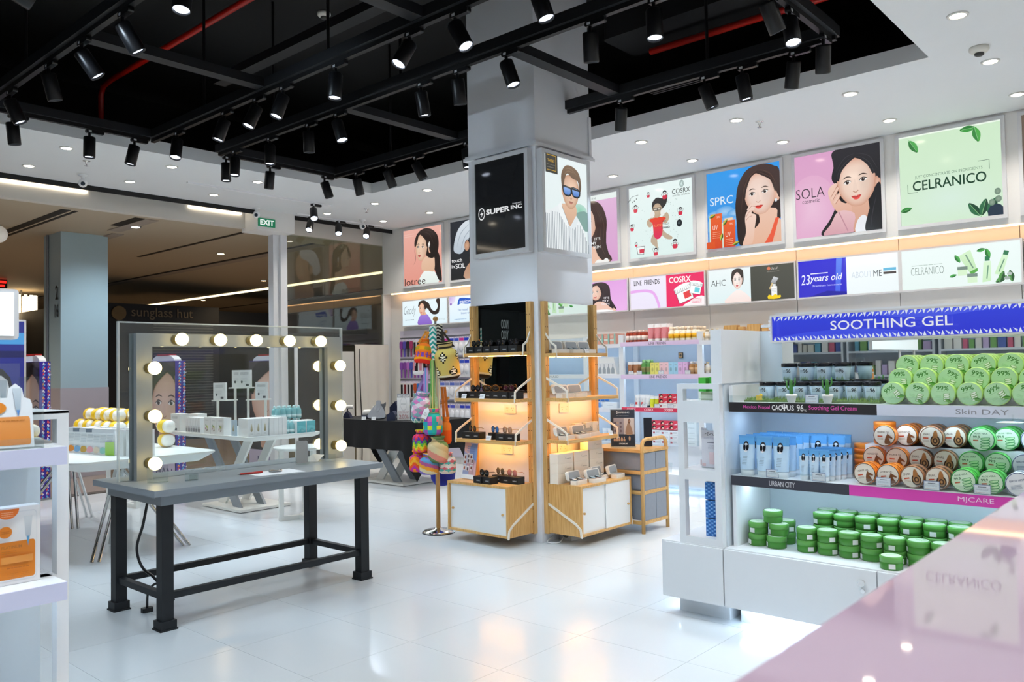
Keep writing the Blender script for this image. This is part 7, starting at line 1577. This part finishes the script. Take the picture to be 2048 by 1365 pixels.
def a_red(A): A.bg('#d8364a', '#de4054'); A.poly([(.05, .3), (.1, .8), (.3, .95), (.45, .7), (.4, .3)], '#1d1a1c', smooth=3); A.ell(.3, .4, .13, .22, '#eec7ae'); A.poly([(.5, .1), (.95, .5), (.95, .1)], '#f3c6cc')
q = carton('red_carton', 'small red printed carton stacked on the COSRX shelf', 'carton', .11, .06, .05, a_red, body='#d8364a', group='red cartons on the wall shelves'); multi(q, [(X(.53+.115*i), SY+.045, Z3+.051*k_) for i in range(2) for k_ in (1, 2)])
dup_l = []
for i in range(3):
    for k_ in range(2): dup(q, (X(.30+.112*i), SY+.26, .455+.16+.052*k_+.0), label='small red printed carton stacked on the lower counter')
q = carton('white_small_carton', 'small white carton stacked on the COSRX shelf', 'carton', .11, .06, .05, lambda A: (A.rect(.1, .35, .2, .6, '#b9626a'), A.lines(.45, .9, .3, .7, 2, '#a9adb3')), body='#f0f1f2', group='white cartons on the wall shelves'); multi(q, [(X(.53+.115*i), SY+.045, Z3+.0) for i in range(4)]+[(X(.77), SY+.05, Z3+.051)]+[(X(.30+.112*i), SY+.26, .455+.052*k_) for i in range(3) for k_ in range(3)])
q = carton('pale_stack_carton', 'flat pale carton in a tall stack on the lower counter', 'carton', .2, .14, .055, lambda A: (A.bg('#e6f0f2'), A.lines(.1, .35, .25, .75, 2, '#8fa0a6'), A.lines(.5, .9, .3, .7, 1, '#c3d0d4')), body='#e4eef0', group='pale cartons stacked on the lower counter'); multi(q, [(X(.74), SY+.25, .455+.056*k_) for k_ in range(5)])
for x in (.10, .27, .43, .60): dup(pc, (X(x), SY-.004, Z3), 0, 'framed white price card on the COSRX shelf')
for x in (.10, .21, .49, .82): dup(pc, (X(x), SY-.004, Z2), 0, 'framed white price card on the lower LINE FRIENDS shelf')
# bay beside the column
XL = XB-PIT
q = carton('coral_pack', 'coral and teal striped pack on the highest shelf beside the column', 'pack', .08, .06, .12, lambda A: (A.bg('#d9a08f'), A.rect(0, 1, .3, .5, '#d9e0da'), A.rect(.7, 1, 0, 1, '#8fbfb4'), A.lines(.1, .6, .6, .85, 3, '#f0e6e0')), body='#d9a79a', group='coral packs beside the column'); multi(q, [(XL+.62+.085*i, SY+.05+.065*j, 1.601) for i in range(4) for j in range(3)])
q = bottle('amber_bottle', 'amber bottle on the highest shelf beside the column', .022, .12, '#a8442e', '#d9b3a6', 'amber bottles beside the column', None, .55, .18); multi(q, [(XL+.44+.05*i, SY+.05+.05*j, 1.601) for i in range(3) for j in range(3)])
t = thing('display_box', 'white sloped display box with grey bottle pictures', 'display box', (XL+.78, SY+.12, 1.251)); MB().prism([(-.14, 0), (.14, 0), (.10, .2), (-.14, .2)], -.1, .1, 'y').build('box', mat('carton_#eceeee'), t)
A = Art(.25, .13, -.13, 0, -.101, .0002); A.bg('#e3e7ea')
for i in range(4): A.poly([(.06+.24*i, .05), (.06+.24*i, .45), (.13+.24*i, .7), (.13+.24*i, .9), (.17+.24*i, .9), (.17+.24*i, .7), (.24+.24*i, .45), (.24+.24*i, .05)], '#9aa3ad')
A.build('print', PRINT, t)
def a_two(A): A.bg('#e9efe9', '#eef3ee'); A.lines(.2, .8, .75, .85, 1, '#9aa59c'); leaf(A, .3, .35, .25, 60, '#8aa86a', '#6f8f55'); leaf(A, .6, .3, .25, 120, '#c08a80', '#8aa86a')
q = carton('leaf_carton', 'pale carton printed with leaves beside the column mirror', 'carton', .1, .05, .14, a_two, body='#e9efe9', group='leaf cartons on the wall shelves'); multi(q, [(XL+.1+.11*i, SY+.06, 1.251) for i in range(4)]+[(XB+2*PIT+.06+.11*i, SY+.06, z) for i in range(8) for z in (1.251,)])
q = bottle('blue_bottle', 'blue capped white bottle on the shelf beside the column', .028, .10, '#dfe6ee', '#4f86d0', 'blue bottles on the wall shelves', '#c9d8ea', .8, .3, 0); multi(q, [(XL+.5+.06*i, SY+.09, .861+.055) for i in range(0)]+[(XL+.44+.065*i, SY+.13, .861) for i in range(5)]+[(XB+2*PIT+.1+.08*i, SY+.1, 1.601) for i in range(10)])
q = carton('blue_carton', 'bright blue low carton on the shelf beside the column', 'carton', .1, .06, .06, lambda A: (A.bg('#4f9fe6', '#5fb0ee'), A.lines(.2, .8, .3, .7, 2, '#dcecf9')), body='#5aa6ea', group='blue cartons on the wall shelves'); multi(q, [(XL+.5+.105*i, SY+.03, .861) for i in range(2)]+[(XB+2*PIT+.1+.12*i, SY+.1, .861) for i in range(6)])
q = carton('pale_blue_carton', 'pale blue low carton on the shelf beside the column', 'carton', .2, .07, .065, lambda A: (A.bg('#dfe9f2'), A.lines(.3, .7, .4, .6, 1, '#8fa6c0')), body='#dbe7f2', group='pale blue cartons'); multi(q, [(XL+.83, SY+.03, .861)])
q = tube_prod('white_tube', 'white tube on the counter behind the spectacle shelves', .06, .14, '#f3f4f5', '#dfe6ee', '#cfd9e2', 'white tubes on the counter'); multi(q, [(XL+.55+.07*i, SY+.28, .456) for i in range(6)])
# bay behind the end frame: wooden stands and green packs
for x in (.42, .56, .86): dup(q_ := q, (XB+PIT+x, SY+.1, 1.601), label='white tube standing on the shelf behind the gondola end') if False else None
o = thing('wooden_riser', 'small wooden riser on the wall shelf top behind the gondola', 'riser', (XB+PIT+.55, SY+.12, 1.601), group='wooden risers behind the gondola')
MB().prism([(-.09, 0), (.07, 0), (.09, .15), (-.05, .15)], -.04, .04, 'y').build('block', BAMBOO, o); MB().box(.10, .16, -.03, .03, 0, .13).build('post', BAMBOOH, o)
multi(o, [(XB+PIT+.30, SY+.12, 1.601), (XB+PIT+.56, SY+.12, 1.601), (XB+PIT+.83, SY+.12, 1.601)])
q = carton('green_carton', 'bright green carton on the wall shelf behind the end frame', 'carton', .06, .06, .16, lambda A: (A.rect(0, 1, .3, 1, '#49b23f', '#5cc450'), A.rect(0, 1, 0, .3, '#e6efe2')), body='#4db844', group='green cartons on the wall shelf'); multi(q, [(XB+PIT+.05+.07*i, SY+.06, .861) for i in range(6)])
q = bottle('white_bottle', 'white bottle on the wall shelf behind the gondola end', .026, .12, '#e6e2da', '#cbb99a', 'white bottles behind the gondola end', '#d8cdb8', .6, .2, 0); multi(q, [(XB+PIT+.06+.06*i, SY+.06, 1.251) for i in range(12)]+[(XB+PIT+.06+.06*i, SY+.06, 1.601) for i in range(3)])
# ================================================================== PEGBOARD WITH HAIR TOOLS
pb = thing('pegboard', 'lilac white pegboard panel behind the bag stand', 'pegboard', (-9.45, 8.12, .1))
MB().box(0, 1.52, 0, .03, 0, 1.83).build('board', mat('pegboard_lilac', '#cdc9dc', .5, noise=.02), pb); MB().box(-.2, 0, -.01, .03, 0, 1.83).build('side_panel', WALLP, pb)
for z in (1.715, 1.40, 1.09, .77, .45): MB().box(.0, 1.52, -.012, 0, z, z+.012).build('hook_rail', STEEL, pb)
DK = ('#1b1a20', '#2a2630', '#111114'); PU = ('#8a4fb0', '#7a3f9c', '#b06ac0', '#4a4fb0', '#a83a8a'); MX = ('#c4562a', '#2a6fc0', '#8a3fa0', '#d08a3a', '#3a8a5a', '#7a2f5a')
def tool(kind, col, lab, grp):
    t = thing('hair_'+kind, lab, 'hair tool', (0, 0, 0), group=grp); m1 = mat('tool_'+col, col, .35)
    MB().box(-.038, .038, .0, .003, -.03, 0).build('hang_card', mat('card_lilac', '#e3def0', .4), t); MB().cyl((0, -.01, -.008), (0, .014, -.008), .003, n=6).build('hook', STEEL, t)
    if kind == 'brush':
        MB().rbox(-.033, .033, -.018, -.004, -.145, -.03, .026, axis='y').build('head', m1, t); MB().rbox(-.011, .011, -.017, -.005, -.265, -.14, .008, axis='y').build('handle', m1, t)
    elif kind == 'comb':
        MB().box(-.033, .033, -.008, -.002, -.255, -.03).build('blister', mat('blister_white', '#e6e6ea', .3), t); MB().box(-.02, .02, -.014, -.008, -.235, -.05).build('comb', m1, t)
    elif kind == 'pack':
        MB().box(-.047, .047, -.006, -.001, -.26, -.02).build('card', mat('card_white', '#e6e8ef', .4), t); MB().box(-.045, .045, -.007, -.006, -.06, -.02).build('header', m1, t); MB().sphere((0, -.014, -.15), .042, 12, 8, sy=.5, sz=1.6).build('puff', mat('puff_'+col, '#dfe2ea', .8), t)
    return t
def row(kind, cols, z, xs, lab, y=8.105):
    protos = {}
    for i, x in enumerate(xs):
        c_ = cols[i % len(cols)]
        l_ = (-9.45+x, y-.012, z)
        if c_ not in protos: protos[c_] = tool(kind, c_, lab, lab+' row'); protos[c_].location = l_
        else: dup(protos[c_], l_)
    return
xs1 = [.06+.075*i for i in range(20)]
row('brush', ('#8a3f9c', '#5a4fb0', '#2a2630', '#a83a6a'), 1.80, xs1[:4], 'purple paddle brush hanging on the first pegboard row')
row('comb', DK, 1.80, xs1[4:9], 'black comb in a blister on the first pegboard row'); row('pack', ('#c93a9a', '#2a3fc0', '#3a58c8'), 1.80, [.74+.1*i for i in range(8)], 'carded accessory on the first pegboard row')
row('brush', PU, 1.485, xs1[:8], 'lilac and blue brush hanging on the second pegboard row'); row('pack', ('#3a58c8', '#2a3fc0', '#6a7fd0'), 1.485, [.74+.1*i for i in range(8)], 'carded accessory on the second pegboard row')
row('comb', ('#1b1a20', '#7a1f2a', '#2a2630'), 1.17, xs1[:4], 'slim comb in a blister on the third pegboard row'); row('brush', MX, 1.17, xs1[4:9], 'multicoloured brush hanging on the third pegboard row'); row('pack', ('#5a6fc8', '#8a93c0'), 1.17, [.74+.1*i for i in range(8)], 'carded accessory on the third pegboard row')
row('brush', ('#5a7fc8', '#6a3fa0', '#8fae2f', '#3a2f6a'), .85, xs1[:9], 'short bright brush hanging on the fourth pegboard row'); row('pack', ('#2a3fc0', '#4a55c8', '#b9b4cc'), .85, [.74+.1*i for i in range(8)], 'carded sponge pack on the fourth pegboard row')
row('pack', ('#2a3fc0', '#3a4fd0'), .55, [.70+.1*i for i in range(9)], 'carded sponge pack on the fifth pegboard row')
# ================================================================== FOREGROUND LEFT SHELF UNIT
lu = thing('product_shelf', 'white product shelf in the left foreground with mask packs', 'shelf unit', (-2.49, .94, 0))
LB = mat('lavender_shelf_front', '#cdd3f0', .35)
lb_ = lambda nm, x0, x1, y0, y1, z0, z1, m_=GW: MB().box(x0+2.49, x1+2.49, y0-.94, y1-.94, z0, z1).build(nm, m_, lu)
for z in (1.148, .767):
    lb_('shelf', -2.92, -2.492, -.8, .896, z-.05, z); lb_('shelf_front', -2.492, -2.488, -.8, .896, z-.05, z, LB); lb_('shelf_led', -2.56, -2.55, -.8, .85, z-.056, z-.051, LEDC)
lb_('back_panel', -2.95, -2.92, -.8, .97, .3, 1.148, GIN); lb_('base', -2.95, -2.45, -.8, 1.0, .08, .32)
lb_('post', -2.64, -2.60, .908, .94, .32, 1.245); lb_('post', -2.64, -2.60, .70, .73, .32, 1.245)
for a, b in ((1.222, 1.245), (1.095, 1.15), (.72, .767)): lb_('rail', -2.64, -2.60, .73, .908, a, b)
lb_('end_shelf', -2.92, -2.64, .70, .94, 1.12, 1.15); lb_('end_top', -2.92, -2.60, .70, .94, 1.238, 1.2455)
t = thing('header_sign', 'white lit header panel above the left foreground shelf', 'sign', (-2.56, -.7, 1.452)); ring_ = MB().rbox(0, .03, 0, 1.485, 0, .14, .01, axis='x').build('frame', FRM, t); MB().box(.03, .033, .01, 1.472, .01, .13).build('panel', mat('header_white', '#eef6fb', .4, emit=.55), t); MB().cyl((.015, .6, -.3), (.015, .6, 0), .012, n=8).cyl((.015, .1, -.3), (.015, .1, 0), .012, n=8).build('support', GW, t)
def a_mask(A):
    A.bg('#edf0f5', '#f0f3f7'); A.poly(rrect(.06, .94, .04, .95, .07, 4), '#dfe5ec'); A.poly(rrect(.075, .925, .05, .94, .065, 4), '#eef2f6')
    A.poly(rrect(.12, .90, .07, .56, .05, 4), '#e0862a', '#dd8428'); A.text('PLATINUM', .2, .62, .47, .51, '#b7742f', .01); A.lines(.2, .5, .40, .45, 2, '#c77b2e'); A.rect(.18, .84, .28, .37, '#e59a4a'); A.lines(.3, .75, .2, .24, 1, '#c2702a'); A.lines(.3, .75, .1, .16, 3, '#cf7c30')
    A.ell(.25, .70, .14, .075, '#e0862a'); A.lines(.17, .33, .68, .72, 2, '#b96a20'); A.ell(.28, 1.0, .24, .13, '#e2762f', a0=180, a1=360); A.lines(.15, .4, .9, .97, 3, '#f2b98c')
    A.poly([(.60, .89), (.78, .89), (.74, .63), (.64, .63)], '#b9c6d4', '#d3dde6'); A.poly([(.655, .63), (.725, .63), (.69, .50)], '#5f9fcf')
q = thing('mask_box', 'white and orange face mask carton on the lower foreground shelf', 'carton', (-2.575, .855, .767), R(90)); MB().box(-.125, 0, 0, .05, 0, .215).build('box', mat('mask_carton', '#e9edf2', .4), q); A = Art(.122, .212, -.1235, .0015, -.0008); a_mask(A); A.build('print', PRINTG, q)
for i in range(2): dup(q, (-2.575, .855-.135*(i+1), .767), R(90), 'second white and orange face mask carton on the lower foreground shelf' if i == 0 else 'third white and orange face mask carton on the lower foreground shelf')
def pouch(lab, x, y, s_):
    t = thing('mask_pouch', lab, 'pouch', (x, y, 1.152), R(90))
    P_ = [(-.11, 0), (0, 0), (0, .12), (-.005, .135), (-.02, .14), (-.024, .165), (-.04, .18), (-.058, .165), (-.062, .14), (-.11, .14)]
    m_ = MB(); m_.T = Matrix.Rotation(R(-9), 4, 'X'); m_.prism(P_, 0, .006, 'y'); m_.build('pack', mat('pouch_white', '#e6ecf2', .35), t)
    A = Art(.11, .18, -.11, 0, -.0006); A.poly(rrect(.05, .93, .04, .48, .05, 3), '#dd8a3e', '#e79c58'); A.lines(.15, .8, .4, .44, 1, '#c27a35'); A.ell(.2, .62, .2, .09, '#e08a30'); A.poly([(.56, .92), (.76, .92), (.71, .58), (.61, .58)], '#a9bccb', '#c9d6e0'); A.poly([(.62, .58), (.70, .58), (.66, .48)], '#5f8fd0')
    q = A.build('print', PRINTG, t); q.rotation_euler = (R(-9), 0, 0)
pouch('front orange and white mask pouch in the acrylic holder', -2.53, .825, 1)
t_ = [o_ for o_ in COL.objects if o_.name.startswith('mask_pouch')][0]; dup(t_, (-2.60, .81, 1.175), R(90), 'rear orange and white mask pouch in the acrylic holder')
t = thing('acrylic_holder', 'stepped clear acrylic holder for mask pouches on the upper foreground shelf', 'holder', (-2.50, .84, 1.148))
MB().box(-.2, 0, -.003, 0, 0, .2).box(-.2, 0, -.36, 0, 0, .003).box(-.003, 0, -.36, 0, 0, .03).box(-.2, -.197, -.36, 0, 0, .24).build('shell', ACRYL, t)
# ================================================================== CHECKOUT COUNTER (foreground)
t = thing('checkout_counter', 'glossy pale pink counter top in the right foreground', 'counter', (-.215, -.5, 0))
MB().box(.0, .85, 0, 2.9, 1.14, 1.172).build('counter_top', mat('pink_gloss', '#bba9c4', .035, noise=.0, coat=0, spec=.55), t); MB().box(.03, .82, .03, 2.87, .0, 1.14).build('body', GW, t)
# ================================================================== BEHIND THE CAMERA (seen in mirrors)
rnd = random.Random(12)
def back_unit(lab, loc, rz, W):
    t = thing('wall_shelf_unit', lab, 'shelf unit', loc, rz)
    MB().box(0, W, .3, .32, 0, 2.0).build('back', SBACK, t); MB().box(0, .03, 0, .3, 0, 2.0).box(W-.03, W, 0, .3, 0, 2.0).build('side', SHW, t)
    for z in (.4, .78, 1.15, 1.5, 1.95): MB().box(.03, W-.03, 0, .3, z-.03, z).build('shelf', SHW, t)
    for z in (.4, .78, 1.15, 1.5): 
        m_ = MB(); x = .06
        while x < W-.12:
            w_ = rnd.uniform(.05, .1); h_ = rnd.uniform(.1, .22); m_.col = rnd.choice(('#d9708a', '#6fb0c8', '#e6e2d8', '#e0a04a', '#7fae6a', '#f0ece6', '#5a6fb0', '#c9b3d6')); m_.box(x, x+w_, .05, .13, z, z+h_); x += w_+.02
        q = m_.build('product_row', PRINT, t); q['kind'] = 'stuff'
for i in range(5): back_unit('white back wall shelf unit number %s from the checkout side, seen only in mirrors' % ('one', 'two', 'three', 'four', 'five')[i], (-.6-1.25*i, -3.62, 0), R(180), 1.2)
t = thing('wall_screen', 'dark screen lettered in pale outline, reflected in the column mirror', 'screen', (-9.6, -1.62, 0), R(90)); MB().box(0, 1.25, 0, .08, 1.52, 2.36).build('case', BLACKP, t); MB().box(.5, .75, .02, .1, 0, 1.52).build('stand', BLACKP, t)
A = Art(1.2, .8, .025, 1.54, -.002); A.bg('#04090a'); A.text('NOO', .42, .58, .62, .82, '#a9b3b6', .01); A.text('YOO', .42, .58, .38, .58, '#a9b3b6', .01); A.build('display', vmat('screen_dim', .35, .2), t)
struct('wall_left_added', MB().box(-9.76, -9.68, -4.0, 1.0, 0, 3.25), mat('added_dark_wall', '#141c1d', .25, noise=.2, nscale=1))  # unseen dark wall added to darken the reflection in the column mirror

t = thing('floor_plate', 'small dark socket plate set in the white floor behind the bag stand', 'floor socket', (-7.05, 6.72, 0)); MB().box(-.09, .09, -.06, .06, 0, .006).build('plate', mat('plate_dark', '#4a4d50', .4), t); MB().box(-.05, .05, -.03, .03, .006, .009).build('cover', STEEL, t)
t = thing('acrylic_stand', 'small empty acrylic stand on the low white platform by the wall shelves', 'sign holder', (-4.62, 7.62, .206)); m_ = MB(); m_.T = Matrix.Rotation(R(-10), 4, 'X'); m_.box(-.11, .11, -.002, .002, 0, .1); m_.box(-.11, .11, -.002, .06, 0, .003); m_.build('holder', ACRYL, t)
